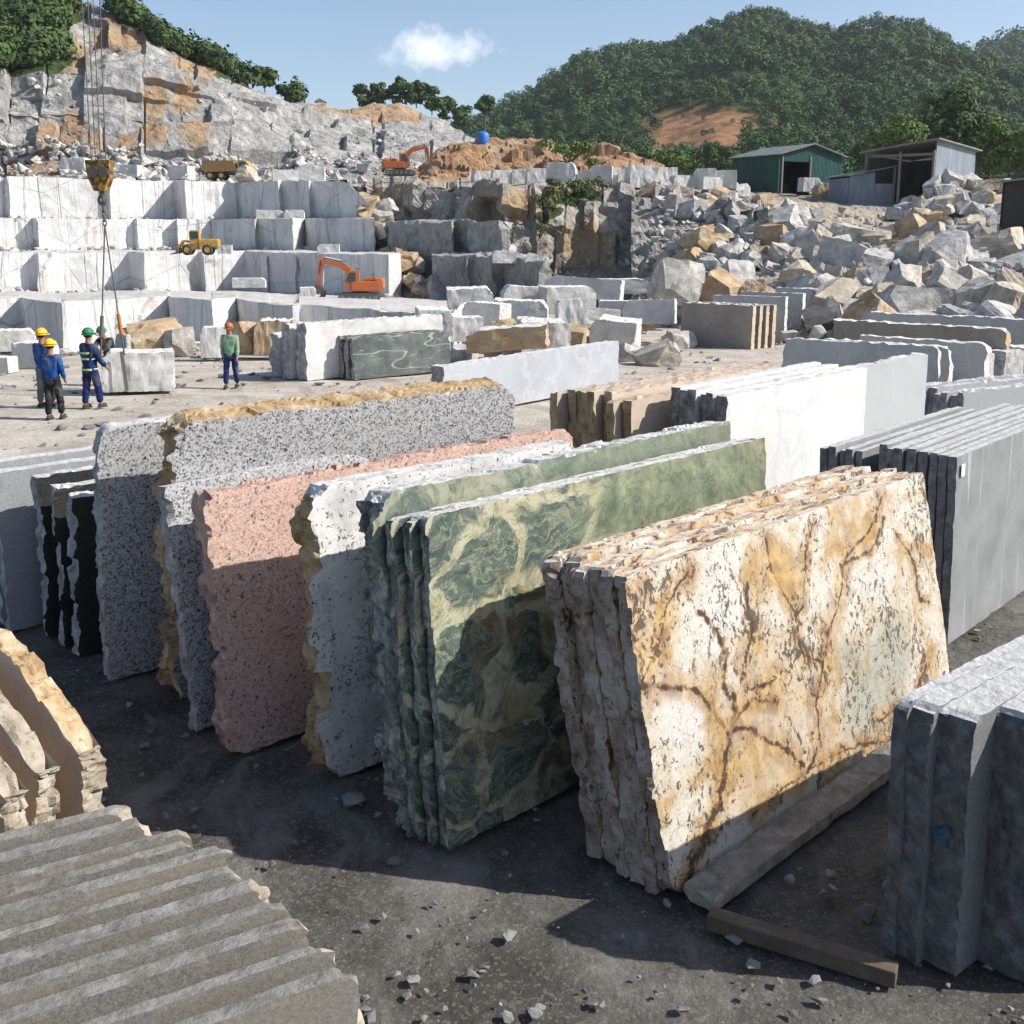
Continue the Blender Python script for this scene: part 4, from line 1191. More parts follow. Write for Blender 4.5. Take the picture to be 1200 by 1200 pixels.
def bench(name, path, zt, zb, back, seed, step=4.0, amp=0.10, toprough=0.08, dzback=0.0, mat='bench'):
    """quarry step: path = [(px, distance)] of the cut face from left to right; zt(px) height of the top"""
    ex = [p for p, _ in path]
    cols = cols_of(ex[0], ex[-1], step, ex)
    d = np.interp(cols, ex, [q_[1] for q_ in path])
    base = np.array([[U(c_, 300, dd)[0], dd] for c_, dd in zip(cols, d)])
    zz = np.array([zt(c_) for c_ in cols])
    nrow = 14
    rows = []
    for k in range(nrow + 1):
        t = k / nrow
        rows.append(np.stack([base[:, 0], base[:, 1] + 0.0 * t, zb * (1 - t) + zz * t], -1))
    F_ = np.array(rows)
    n = np.stack([np.gradient(base[:, 1]), -np.gradient(base[:, 0])], -1)
    n /= np.linalg.norm(n, axis=1, keepdims=True)
    _, _, cr = worley(F_ * np.array([0.35, 0.35, 0.12]), seed)
    D = amp * ((cr - 0.5) * 1.6 + fbm(F_ * 0.9, 4, seed + 3)) + 0.04 * fbm(F_ * 3, 3, seed + 4)
    F_[..., 0] += n[:, 0] * D
    F_[..., 1] += n[:, 1] * D
    # crumbled lip
    lip = toprough * fbm(F_[-1] * 0.8, 4, seed + 6)
    F_[-1, :, 2] += lip
    F_[-2, :, 2] += lip * 0.5
    topn = 10
    tops = []
    for k in range(1, topn + 1):
        t = (k / topn) ** 2
        q_ = F_[-1].copy()
        q_[:, 0] += (base[:, 0] * 0.0) + (q_[:, 0] / q_[:, 1]) * back * t
        q_[:, 1] += back * t
        q_[:, 2] = zz + dzback * t + toprough * 1.2 * fbm(q_ * 0.5, 4, seed + 8)
        tops.append(q_)
    P = np.concatenate([F_, np.array(tops)])
    nr, nc = P.shape[:2]
    I = np.arange(nr * nc).reshape(nr, nc)
    q = np.stack([I[:-1, :-1].ravel(), I[:-1, 1:].ravel(), I[1:, 1:].ravel(), I[1:, :-1].ravel()], -1)
    me = np_mesh(name, P.reshape(-1, 3), quads=q, mats=[M[mat]])
    return tag(link(bpy.data.objects.new(name, me)), kind='structure')


def zpx(py, d): return U(600, py, d)[2]


# lowest step, just behind the men
b1 = [(-160, 40), (-40, 40.5), (18, 42.0), (22, 41.0), (66, 38.6), (72, 39.5), (140, 41.8), (196, 43.2), (200, 41.8), (244, 40.6), (247, 41.4), (276, 43.0), (280, 42.4), (345, 38.6), (350, 40.5), (430, 39.5), (525, 37.6), (535, 40.0), (545, 47.0)]
bench('quarry_step', b1, lambda p: np.interp(p, [-160, 0, 200, 345, 430, 545], [1.45, 1.42, 1.42, 1.30, 1.15, 1.0]), -1.0, 46, 500, amp=0.12, toprough=0.10, dzback=-2.25)
b2 = [(-140, 77), (-20, 81), (40, 83.2), (44, 82.4), (150, 86.6), (168, 84.8), (232, 88.2), (238, 87.4), (287, 90), (312, 86.6), (313, 87), (346, 83.6), (347, 84), (400, 80), (455, 76.6), (470, 80), (474, 98)]
bench('quarry_step', b2, lambda p: zpx(297, 86) + 0.1, -2.0, 24, 520, amp=0.14, toprough=0.12)
b3 = [(-140, 86), (-20, 90.5), (42, 93), (47, 92), (120, 95.5), (160, 97.2), (163, 96.6), (207, 99), (209, 98), (250, 100), (254, 99.2), (300, 95.4), (303, 96.2), (345, 92.8), (358, 96), (361, 95), (400, 91.8), (438, 89.0), (441, 104)]
bench('quarry_step', b3, lambda p: zpx(258, 96) + 0.1, 0.5, 24, 540, amp=0.14, toprough=0.12)
b4 = [(-140, 96), (-20, 100.5), (12, 102), (16, 101), (50, 103), (90, 104.5), (130, 106.2), (134, 105.6), (152, 106.6), (208, 109.5), (221, 106.8), (284, 110.5), (298, 107.8), (330, 104.6), (333, 105.4), (364, 102.4), (367, 103.2), (432, 98.5), (440, 112)]
bench('quarry_step', b4, lambda p: np.interp(p, [-140, 0, 16, 200, 380, 410, 440], [zpx(212, 107), zpx(216, 107), zpx(210, 107), zpx(211, 107), zpx(213, 105), zpx(216, 103), zpx(246, 100)]), 3.5, 18, 560, amp=0.14, toprough=0.15)

# quarried hillside behind the steps
HC = cols_of(-170, 600, 2.2)
hill_rows = [
    [(-170, -40, 235), (0, -5, 235), (100, 15, 230), (180, 55, 225), (260, 85, 225), (340, 130, 225), (420, 140, 235), (520, 160, 250), (600, 185, 250)],
    [(-170, -75, 190), (0, -28, 190), (60, -5, 188), (100, 2, 185), (150, 22, 180), (180, 42, 180), (205, 60, 180), (250, 78, 182), (270, 90, 183), (300, 103, 185), (340, 119, 190), (400, 126, 205), (470, 122, 215), (530, 150, 222), (560, 166, 226), (600, 180, 230)],
    [(-170, 30, 160), (0, 40, 160), (60, 45, 160), (100, 60, 161), (150, 62, 161), (200, 80, 163), (260, 100, 165), (330, 128, 172), (400, 142, 186), (480, 140, 195), (540, 158, 200), (600, 185, 205)],
    [(-170, 75, 148), (0, 78, 149), (60, 80, 149), (130, 82, 151), (200, 92, 153), (260, 108, 156), (330, 132, 165), (400, 150, 175), (480, 152, 184), (540, 168, 186), (600, 190, 190)],
    [(-170, 116, 145), (0, 118, 145), (130, 122, 147), (200, 128, 149), (260, 138, 153), (330, 150, 160), (400, 165, 168), (480, 168, 172), (540, 180, 176), (600, 195, 180)],
    [(-170, 124, 134), (0, 125, 134), (130, 131, 136), (200, 135, 138), (260, 145, 143), (330, 158, 150), (400, 176, 156), (480, 178, 160), (540, 188, 164), (600, 200, 168)],
    [(-170, 196, 130), (0, 196, 130), (60, 192, 130), (130, 198, 130), (250, 198, 132), (330, 190, 138), (400, 198, 142), (480, 198, 146), (540, 202, 150), (600, 206, 155)],
    [(-170, 216, 112), (0, 218, 112), (130, 212, 113), (250, 213, 113), (330, 213, 115), (430, 215, 117), (480, 214, 119), (540, 214, 121), (600, 216, 123)]]
HP, HS = loft('quarried_hillside', hill_rows, HC, [6, 34, 12, 26, 8, 44, 14], [0.5, 1.0, 1.5, 1.3, 1.4, 1.4, 1.4, 0.5], M['hill_rock'], 600, cell=6.0, cellz=1.0, rough=1.0, bricks=((9, 30), (12, 84)),
             patches=[(85, 160, 14, 34), (112, 175, 10, 18), (180, 150, 15, 20), (228, 158, 16, 20), (140, 45, 28, 22), (225, 75, 26, 14), (85, 65, 18, 16), (150, 175, 12, 16), (182, 112, 14, 16), (217, 112, 14, 14), (60, 175, 18, 24), (300, 96, 20, 8), (430, 129, 58, 9), (480, 128, 24, 10), (250, 85, 22, 10), (20, 205, 60, 10)],
             grass=[(0, 30, 78, 34), (-80, 30, 80, 60), (55, 12, 40, 18), (40, 66, 44, 14), (160, 20, 22, 14), (270, 92, 20, 6), (30, 76, 30, 8)])
# fallen earth mound with orange sides
loft('earth_mound', [
    [(490, 215, 138), (560, 205, 140), (650, 200, 140), (780, 208, 138)],
    [(490, 208, 124), (515, 178, 126), (545, 168, 128), (570, 170, 128), (610, 166, 128), (640, 166, 128), (662, 178, 127), (690, 174, 126), (712, 172, 126), (735, 186, 126), (780, 206, 124)],
    [(490, 212, 114), (520, 208, 115), (640, 208, 115), (780, 210, 114)],
    [(490, 220, 110), (780, 220, 108)]], cols_of(490, 780, 2.5), [8, 26, 4], [0.5, 1.0, 0.8, 0.3], M['red_earth'], 640, cell=4.5, cellz=2.0,
    patches=[(535, 192, 16, 16), (715, 190, 24, 12), (600, 190, 14, 10), (560, 190, 10, 14)])
# the cliff in the middle
M['grey_cut'] = mat_terrain('grey cut rock', [(0.3, (0.26, 0.255, 0.25)), (0.5, (0.4, 0.395, 0.38)), (0.7, (0.52, 0.51, 0.49))], (0.4, 0.28, 0.16), True, 0.5)
CC = cols_of(428, 900, 2.2)
CP, CS = loft('quarry_cliff', [
    [(428, 200, 150), (600, 200, 145), (760, 204, 140), (900, 216, 130)],
    [(428, 216, 106), (520, 216, 97), (590, 216, 87), (680, 217, 90), (760, 222, 88), (830, 232, 79), (900, 240, 71)],
    [(428, 262, 101), (470, 250, 99), (520, 262, 93), (590, 262, 84), (680, 265, 86.5), (760, 275, 83), (830, 282, 73), (900, 290, 65)],
    [(428, 290, 99), (470, 280, 98), (520, 288, 92), (560, 290, 87), (600, 302, 82.5), (680, 302, 84.5), (760, 308, 80), (830, 318, 69), (900, 330, 60)],
    [(428, 310, 93), (470, 300, 93), (520, 294, 89), (560, 296, 85), (600, 318, 81.5), (680, 318, 83), (760, 320, 78), (830, 330, 67), (900, 345, 58)],
    [(428, 368, 80), (470, 362, 80), (520, 356, 84), (560, 352, 82), (600, 352, 79), (680, 352, 80), (760, 360, 73), (830, 372, 61), (900, 385, 53)]],
    CC, [6, 22, 16, 10, 20], [0.3, 0.6, 1.1, 1.1, 0.9, 0.6], M['cliff_rock'], 660, cell=2.9, cellz=2.0, rough=0.9, bricks=((9, 24), (7, 30)),
    patches=[(440, 230, 22, 16), (570, 250, 12, 30), (610, 240, 22, 16), (690, 290, 30, 24), (470, 228, 16, 8)],
    grass=[(655, 238, 24, 10), (690, 230, 16, 8), (640, 258, 14, 7)])
# cut wall standing in front of its foot
bench('quarry_step', [(455, 90), (459, 87.5), (530, 84.0), (534, 86), (560, 83.5), (592, 82.0), (596, 90)], lambda p: zpx(258, 86) - 0.2, -2.5, 12, 700, step=2, amp=0.5, toprough=0.45, mat='grey_cut')
bench('quarry_step', [(505, 80), (509, 76.5), (548, 74.5), (550, 75.2), (576, 72.6), (580, 74), (606, 71.5), (640, 68.5), (648, 80)], lambda p: np.interp(p, [505, 580, 648], [zpx(302, 75), zpx(302, 73), zpx(306, 70)]), -2.5, 12, 720, step=2, amp=0.5, toprough=0.4, mat='grey_cut')

# rubble slope and the level of the sheds
RC = cols_of(740, 1420, 3.0)
SL = [
    [(740, 205, 240), (1420, 222, 240)],
    [(740, 214, 112), (865, 222, 110), (1000, 234, 100), (1100, 240, 96), (1200, 246, 92), (1420, 262, 84)],
    [(740, 232, 86), (865, 246, 80), (940, 256, 76), (1000, 262, 73), (1100, 275, 68), (1200, 290, 62), (1420, 310, 52)],
    [(740, 330, 68), (860, 322, 63), (950, 325, 58), (1050, 332, 52), (1200, 348, 45), (1420, 370, 37)],
    [(740, 385, 58), (830, 385, 53), (900, 398, 46), (1000, 416, 40), (1100, 432, 36), (1200, 448, 33), (1420, 470, 28)]]
SP, SS = loft('rubble_slope', SL, RC, [8, 14, 26, 20], [0.1, 0.1, 0.18, 0.45, 0.3], M['rubble_ground'], 740, cell=1.6, cellz=1.0,
             patches=[(940, 246, 55, 10), (985, 256, 60, 10), (1030, 262, 40, 8)])
RCOL = RC


def on_slope(px, s):
    """point on the rubble slope: px column, s row parameter 0..4"""
    i = int(np.clip(np.searchsorted(RCOL, px), 0, len(RCOL) - 1))
    j = int(np.argmin(np.abs(np.array(SS) - s)))
    return SP[j, i]


# forested hills
M['scar_earth'] = mat_terrain('hill soil with scrub', [(0.3, (0.02, 0.035, 0.014)), (0.5, (0.035, 0.055, 0.02)), (0.7, (0.06, 0.075, 0.03))], (0.36, 0.19, 0.1), False, 0.06)
FC = cols_of(380, 1420, 6)
hill_sil = [(380, 190, 560), (470, 168, 580), (520, 154, 590), (560, 143, 600), (600, 122, 610), (640, 102, 610), (670, 80, 610), (700, 69, 610), (730, 62, 610), (760, 66, 610), (790, 61, 610), (820, 46, 610), (850, 34, 610), (880, 26, 610), (905, 25, 610), (940, 38, 610), (980, 48, 610), (1010, 36, 600), (1045, 31, 600), (1080, 42, 590), (1110, 59, 580), (1150, 76, 570), (1200, 90, 560), (1420, 140, 540)]
rows = [
    [(p, y + 60, d + 150) for p, y, d in hill_sil],
    hill_sil,
    [(380, 200, 420), (520, 178, 440), (600, 160, 450), (700, 128, 460), (800, 112, 460), (860, 92, 450), (920, 98, 440), (980, 118, 430), (1050, 112, 420), (1120, 124, 410), (1200, 140, 400), (1420, 170, 380)],
    [(380, 205, 300), (600, 186, 310), (700, 168, 310), (760, 158, 310), (840, 140, 310), (900, 146, 300), (960, 150, 300), (1050, 160, 290), (1200, 176, 280), (1420, 195, 270)],
    [(380, 212, 190), (600, 210, 190), (800, 208, 190), (1000, 212, 190), (1420, 222, 190)]]
FP, FS = loft('forested_hill', rows, FC, [6, 22, 20, 16], [1, 0.06, 1.0, 0.8, 0.2], M['scar_earth'], 800, fold=34.0, foldf=0.0065, smooth=True,
             patches=[(818, 152, 56, 24), (780, 172, 40, 9), (885, 146, 34, 10)])
rows2 = [
    [(1020, 150, 1150), (1420, 140, 1150)],
    [(1020, 120, 950), (1090, 84, 950), (1130, 70, 950), (1165, 56, 950), (1200, 47, 950), (1260, 40, 950), (1420, 70, 950)],
    [(1020, 180, 700), (1200, 150, 680), (1420, 170, 660)]]
FP2, FS2 = loft('far_hill', rows2, cols_of(1020, 1420, 6), [4, 20], [1, 0.3, 1], M['red_earth'], 830, fold=8.0, foldf=0.008, smooth=True)


# ------------------------------------------------------------------ vegetation
def leaf_cloud(centres, radii, per, size, rng, squash=1.0, core=True):
    """many small leaf clumps spread over and inside crowns: returns verts, tris"""
    n = len(centres)
    d = rng.normal(size=(n, per, 3))
    d /= np.linalg.norm(d, axis=-1, keepdims=True)
    d[..., 2] = np.where(d[..., 2] < -0.45, -d[..., 2], d[..., 2])
    lump = 0.72 + 0.5 * np.abs(vnoise(d * 1.7 + np.arange(n)[:, None, None] * 3.1, 5))
    rr = (rng.random((n, per)) ** 0.2) * lump
    P = np.asarray(centres)[:, None, :] + d * (rr * np.asarray(radii)[:, None])[..., None] * np.array([1, 1, squash])
    P = P.reshape(-1, 3)
    S_ = (np.repeat(np.asarray(radii), per) * size) * rng.uniform(0.6, 1.4, len(P))
    nrm = d.reshape(-1, 3) + rng.normal(size=(len(P), 3)) * 0.28
    nrm /= np.linalg.norm(nrm, axis=1, keepdims=True)
    ref = rng.normal(size=(len(P), 3))
    u = np.cross(nrm, ref); u /= np.linalg.norm(u, axis=1, keepdims=True)
    w = np.cross(nrm, u)
    V = np.empty((len(P), 4, 3))
    V[:, 0] = P - u * S_[:, None]
    V[:, 1] = P - w * S_[:, None] * 0.6
    V[:, 2] = P + u * S_[:, None] + nrm * S_[:, None] * 0.3
    V[:, 3] = P + w * S_[:, None] * 0.6
    global TONE
    big = np.clip(0.5 + 0.9 * fbm(np.asarray(centres) * 0.012, 3, 77), 0, 1)
    TONE = np.repeat(rng.random(n) * 0.6 + big * 0.4, per * 4) * 0.8 + np.repeat(rng.random(len(P)), 4) * 0.2
    return V.reshape(-1, 3), np.arange(len(P) * 4).reshape(-1, 4)


def forest(name, centres, radii, per, size, mat, seed, squash=1.15):
    V, Q = leaf_cloud(centres, radii, per, size, np.random.default_rng(seed), squash)
    me = np_mesh(name, V, quads=Q, mats=[mat])
    attr(me, 'tone', TONE)
    return tag(link(bpy.data.objects.new(name, me)), kind='stuff')


rng = np.random.default_rng(5)


def scatter_hill(P, sv, n, lo, hi, rad, reject=None):
    """trees scattered evenly over what can be seen of a hill"""
    sv = np.array(sv)
    J = np.where((sv >= lo) & (sv <= hi))[0]
    nc = P.shape[1]
    out, rs = [], []
    for _ in range(n):
        j = rng.uniform(J[0], J[-1] - 0.01); i = rng.uniform(0, nc - 1.01)
        j0, i0 = int(j), int(i)
        fj, fi = j - j0, i - i0
        p = (P[j0, i0] * (1 - fi) + P[j0, i0 + 1] * fi) * (1 - fj) + (P[j0 + 1, i0] * (1 - fi) + P[j0 + 1, i0 + 1] * fi) * fj
        f = p[1] * math.cos(PITCH) - (p[2] - CAMH) * math.sin(PITCH)
        px = PPX + FPX * p[0] / f
        py = PPY - FPX * (p[1] * math.sin(PITCH) + (p[2] - CAMH) * math.cos(PITCH)) / f
        if reject and reject(px, py): continue
        r = rad * rng.uniform(0.65, 1.35)
        out.append(p + np.array([0, 0, r * 0.75])); rs.append(r)
    return np.array(out), np.array(rs)


def scar(px, py):
    k = 9 * float(vnoise(np.array([[px * 0.05, py * 0.05, 1.0]]), 3)[0])
    a = np.hypot((px - 834) / (64 + k), (py - 158) / 27) < 1
    b_ = np.hypot((px - 785) / 38, (py - 176) / 12) < 1
    return (a or b_) and rng.random() < 0.985


c1, r1 = scatter_hill(FP, FS, 2500, 0.9, 2.2, 3.4, scar)
c2, r2 = scatter_hill(FP, FS, 1700, 2.2, 3.2, 2.6, scar)
c3, r3 = scatter_hill(FP, FS, 900, 3.2, 4.0, 2.0, scar)
cs_, rs_ = scatter_hill(FP, FS, 1500, 1.2, 3.6, 1.2, lambda x, y: not scar(x, y) or vnoise(np.array([[x * 0.06, y * 0.12, 4.0]]), 8)[0] < 0.05)
c3 = np.concatenate([c3, cs_]); r3 = np.concatenate([r3, rs_])
forest('forest', c1, r1, 150, 0.16, M['forest'], 9)
forest('forest', np.concatenate([c2, c3]), np.concatenate([r2, r3]), 170, 0.14, M['forest'], 19)
c4, r4 = scatter_hill(FP2, FS2, 1500, 0.9, 2.0, 6.5)
forest('forest', c4, r4, 50, 0.2, M['forest'], 10)


BELT = [(100, -20), (128, 4), (160, 20), (190, 46), (212, 58), (250, 74), (285, 96), (312, 104), (345, 118)]
def grass_reject(px, py):
    f = 0.0
    for cx, cy, rx, ry in [(0, 30, 76, 38), (-80, 30, 80, 60), (50, 4, 40, 18), (40, 66, 40, 9), (15, 78, 40, 5)]:
        f = max(f, 1.25 - np.hypot((px - cx) / rx, (py - cy) / ry))
    yb = np.interp(px, [q_[0] for q_ in BELT], [q_[1] for q_ in BELT])
    if 96 < px < 350:
        th = np.interp(px, [100, 180, 260, 345], [17, 15, 7, 4])
        f = max(f, 1.1 - abs(py - yb) / th)
    return f < 0.2 + 0.4 * rng.random()


c5, r5 = scatter_hill(HP, HS, 16000, 0.55, 3.3, 1.35, grass_reject)
r5 = r5 * rng.uniform(0.6, 1.5, len(r5))
forest('scrub_wood', c5, r5, 80, 0.19, M['leaf_dark'], 12)

TREES = {}


def tree_meshes(key, H, R, seed, per=900, leaf='leaf', squash=0.85, trunk=0.35, lsz=0.13):
    rg = np.random.default_rng(seed)
    rr = random.Random(seed)
    m = MB()
    top = Vector((rr.uniform(-.3, .3), rr.uniform(-.3, .3), H * 0.75))
    m.tube([(0, 0, -0.5), (0.05, 0, H * trunk), top], [H * 0.03, H * 0.022, H * 0.006], 7)
    cs, rs = [], []
    for k in range(11):
        a_ = rr.uniform(0, 2 * PI); h = rr.uniform(trunk + 0.1, 0.88)
        rad = R * rr.uniform(0.35, 0.72) * (1.15 - abs(h - 0.55))
        e = Vector((math.cos(a_) * rad, math.sin(a_) * rad, H * h))
        b0 = Vector((0, 0, H * max(trunk * 0.8, h - 0.22)))
        m.tube([b0, (b0 + e) / 2 + Vector((0, 0, 0.05 * H)), e], [H * 0.012, H * 0.009, H * 0.003], 5)
        cs.append(e); rs.append(R * rr.uniform(0.38, 0.6))
    cs.append(Vector((0, 0, H * 0.9))); rs.append(R * 0.4)
    V, Q = leaf_cloud(np.array(cs), np.array(rs), per // 12, lsz, rg, squash)
    return m, V, Q


def tree(name, loc, H, R, seed, label, group=None, leaf='leaf', cat='tree', per=1500, trunk=0.3, lsz=0.13):
    t = thing(name, label, cat, loc, 0, group)
    m, V, Q = tree_meshes(name, H, R, seed, per, leaf, trunk=trunk, lsz=lsz)
    m.build('trunk', M['bark'], t)
    me = np_mesh('crown', V, quads=Q, mats=[M[leaf]])
    attr(me, 'tone', TONE)
    link(bpy.data.objects.new('crown', me), t)
    return t


def bush(loc, r, seed, label, group, leaf='leaf_dry', squash=0.7, cat='bush'):
    rg = np.random.default_rng(seed)
    cs = rg.normal(size=(6, 3)) * r * np.array([0.5, 0.5, 0.2])
    cs[:, 2] += r * 0.35
    V, Q = leaf_cloud(cs, np.full(6, r * 0.5), 60, 0.2, rg, squash)
    t = thing('bush', label, cat, loc, 0, group)
    me = np_mesh('foliage', V, quads=Q, mats=[M[leaf]])
    attr(me, 'tone', TONE)
    link(bpy.data.objects.new('foliage', me), t)
    m = MB()
    for k in range(4):
        m.tube([(0, 0, -0.2), tuple(cs[k])], [r * 0.05, r * 0.02], 5)
    m.build('stem', M['bark'], t)
    return t


# trees near the sheds
for k, (px, py, d, H, R, lf, lab) in enumerate([
        (1048, 215, 128, 7.6, 3.6, 'leaf', 'bright green rounded tree left of the big dark tree'),
        (1112, 215, 135, 10.4, 5.2, 'leaf_dark', 'largest dark leafy tree rising behind the grey shed'),
        (1158, 218, 130, 7.4, 4.0, 'leaf', 'spreading green tree behind the right end of the grey shed'),
        (1194, 222, 125, 6.0, 3.8, 'leaf', 'low green tree at the right edge beyond the grey shed'),
        (1020, 218, 150, 7.2, 3.0, 'leaf_dark', 'slender dark tree behind the gap between the two sheds'),
        (838, 214, 150, 5.2, 2.6, 'leaf_dark', 'small dark tree on the slope below the red scar')]):
    tree('tree', tuple(U(px, py, d)), H, R, 900 + k, lab, 'trees behind the sheds', lf, per=2600)
# trees along the middle ridge
for k, (px, py, d, H, R, trk, lab) in enumerate([
        (310, 106, 190, 3.4, 2.4, 0.1, 'small dark tree on the bare quarry skyline, taller of the pair'),
        (333, 116, 192, 2.2, 1.4, 0.1, 'tiny dark tree on the quarry skyline right of the taller one'),
        (425, 126, 240, 4.2, 2.6, 0.02, 'leftmost dense tree on the ridge above the red earth'),
        (448, 124, 240, 4.6, 2.4, 0.02, 'dense tree on the ridge, second from the left'),
        (468, 122, 240, 5.4, 2.6, 0.02, 'tallest dense tree on the ridge above the red earth'),
        (488, 124, 240, 4.6, 2.8, 0.02, 'broad dense tree right of the tallest ridge tree'),
        (506, 132, 240, 5.0, 2.8, 0.02, 'dense tree where the ridge begins to drop right'),
        (524, 140, 250, 4.4, 2.6, 0.02, 'dense tree on the falling end of the ridge'),
        (542, 150, 250, 4.6, 2.4, 0.02, 'lowest dense tree at the right end of the ridge'),
        (568, 152, 300, 9.0, 3.0, 0.5, 'lone thin stemmed tree breaking the skyline before the hill')]):
    tree('tree', tuple(U(px, py, d)), H, R, 930 + k, lab, 'trees on the ridge', 'leaf_dark', trunk=trk, per=1300, lsz=0.3)
for k, (px, py, d, r, lf) in enumerate([(655, 228, 86.5, 1.5, 'leaf_dry'), (678, 224, 88.5, 1.3, 'leaf'), (640, 248, 84, 1.2, 'leaf_dry'), (702, 224, 88, 1.1, 'leaf_dry'), (634, 274, 83, 0.9, 'leaf_dry'), (665, 190, 118, 2.2, 'leaf'), (690, 196, 116, 1.2, 'leaf'), (780, 200, 124, 2.2, 'leaf'), (805, 202, 122, 1.6, 'leaf_dark'), (742, 200, 125, 1.6, 'leaf'), (640, 335, 78, 0.9, 'leaf_dry')]):
    bush(tuple(U(px, py, d)), r, 960 + k, ['yellowish scrub bush on the cliff lip, left of the greener one', 'green bush on the cliff lip among drier scrub', 'dry scrub bush hanging below the cliff lip', 'dry scrub bush at the right end of the cliff lip', 'small dry bush in a cleft low on the cliff', 'green bush growing over the orange earth mound', 'small green bush behind the pale block row', 'wide green bush right of the orange earth mound', 'dark bush next to the green shed', 'green bush at the right foot of the orange mound', 'small weed clump at the foot of the cliff'][k], 'bushes about the cliff', lf)

# ------------------------------------------------------------------ boulders
def rock_mesh(name, seed, mat, sub=1, boxy=0.5):
    """broken stone: a block split off along random planes"""
    rr = random.Random(seed)
    bm = bmesh.new()
    bmesh.ops.create_cube(bm, size=1.9)
    for v in bm.verts: v.co *= rr.uniform(0.88, 1.08)
    for _ in range(rr.randint(6, 9) if boxy > 0.4 else 12):
        n = Vector((rr.gauss(0, 1), rr.gauss(0, 1), rr.gauss(0, 1))).normalized()
        bmesh.ops.bisect_plane(bm, geom=bm.verts[:] + bm.edges[:] + bm.faces[:], plane_co=n * rr.uniform(0.85, 1.12), plane_no=n, clear_outer=True)
        cs = [v.co.copy() for v in bm.verts]
        bm.free()
        bm = bmesh.new()
        for c_ in cs: bm.verts.new(c_)
        bmesh.ops.remove_doubles(bm, verts=bm.verts, dist=0.02)
        r = bmesh.ops.convex_hull(bm, input=bm.verts)
        dead = [v for v in bm.verts if not v.link_faces]
        bmesh.ops.delete(bm, geom=dead, context='VERTS')
    bmesh.ops.dissolve_limit(bm, angle_limit=0.05, verts=bm.verts, edges=bm.edges)
    bmesh.ops.triangulate(bm, faces=bm.faces)
    for _ in range(2):
        bmesh.ops.subdivide_edges(bm, edges=[e for e in bm.edges if e.calc_length() > 0.3], cuts=1, use_grid_fill=True)
        bmesh.ops.triangulate(bm, faces=bm.faces)
    co = np.array([v.co for v in bm.verts])
    _, _, cw = worley(co * 2.2, seed + 2)
    d = 0.07 * fbm(co * 1.6, 3, seed) + 0.04 * fbm(co * 7, 3, seed + 1) + 0.06 * (cw - 0.5)
    for v, q_ in zip(bm.verts, d): v.co *= 1 + q_
    bmesh.ops.recalc_face_normals(bm, faces=bm.faces)
    me = bpy.data.meshes.new(name)
    bm.to_mesh(me); bm.free()
    me.materials.append(mat)
    return me


ROCKS = [rock_mesh('boulder', 1000 + k, M['boulder'], boxy=0.55) for k in range(18)]
ROCKT = [rock_mesh('boulder', 1100 + k, M['boulder_tan'], boxy=0.5) for k in range(6)]
rk = random.Random(77)


def put_rock(p, size, label, group, tan=False, name='boulder', cat='boulder', sc=None, rz=None):
    o = bpy.data.objects.new(name, rk.choice(ROCKT if tan else ROCKS))
    s_ = sc or (rk.uniform(0.8, 1.15), rk.uniform(0.7, 1.0), rk.uniform(0.6, 0.92))
    o.scale = tuple(size * 0.5 * q_ for q_ in s_)
    o.location = p
    tl = 0.6 if sc is None else 0.2
    o.rotation_euler = (rk.uniform(-tl, tl), rk.uniform(-tl, tl), rk.uniform(0, 6.28) if rz is None else rz)
    link(o)
    return tag(o, label, cat, group)


def screen(p):
    f = p[1] * math.cos(PITCH) - (p[2] - CAMH) * math.sin(PITCH)
    return PPX + FPX * p[0] / f, PPY - FPX * (p[1] * math.sin(PITCH) + (p[2] - CAMH) * math.cos(PITCH)) / f


placed = []
def slope_rocks(n, pxr, sr, size, label, group, inside, tanp=0.1, sep=0.55, tries=6000, tanlabel=None):
    c_ = 0
    for _ in range(tries):
        if c_ >= n: break
        px, s_ = rk.uniform(*pxr), rk.uniform(*sr)
        p = on_slope(px, s_)
        x, y = screen(p)
        if not inside(x, y): continue
        sz = size * rk.uniform(0.6, 1.45)
        r = sz * FPX / p[1] * 0.5
        if any(math.hypot(x - a, (y - b) * 1.5) < (r + c) * sep for a, b, c in placed): continue
        placed.append((x, y, r))
        tan = rk.random() < tanp
        put_rock(Vector(p) + Vector((0, 0, sz * 0.22)), sz, tanlabel if tan else label, group, tan)
        c_ += 1
    return c_


def main_in(x, y):
    top = np.interp(x, [760, 830, 880, 930, 1000, 1050, 1130, 1200, 1300], [318, 276, 264, 274, 284, 280, 280, 292, 310])
    bot = np.interp(x, [760, 900, 1000, 1100, 1200, 1300], [352, 372, 388, 396, 404, 410])
    return top < y < bot
slope_rocks(14, (800, 1330), (2.0, 4.0), 1.9, 'large angular grey block in the rubble slope below the sheds', 'boulders of the rubble slope', main_in, 0.12, 0.7, tanlabel='large ochre stained boulder in the rubble slope below the sheds')
slope_rocks(165, (770, 1330), (1.9, 4.0), 1.75, 'grey angular boulder heaped on the rubble slope below the sheds', 'boulders of the rubble slope', main_in, 0.14, 0.52, tanlabel='ochre stained boulder heaped on the rubble slope below the sheds')
def ridge_in(x, y):
    top = np.interp(x, [740, 800, 860, 895, 910], [208, 214, 222, 236, 252])
    bot = np.interp(x, [740, 800, 860, 930, 960], [222, 262, 268, 268, 262])
    return top < y < bot
slope_rocks(52, (745, 960), (1.0, 2.6), 1.35, 'pale boulder along the top of the cliff before the green shed', 'boulders along the cliff top', ridge_in, 0.08, 0.5, tanlabel='ochre boulder along the top of the cliff before the green shed')
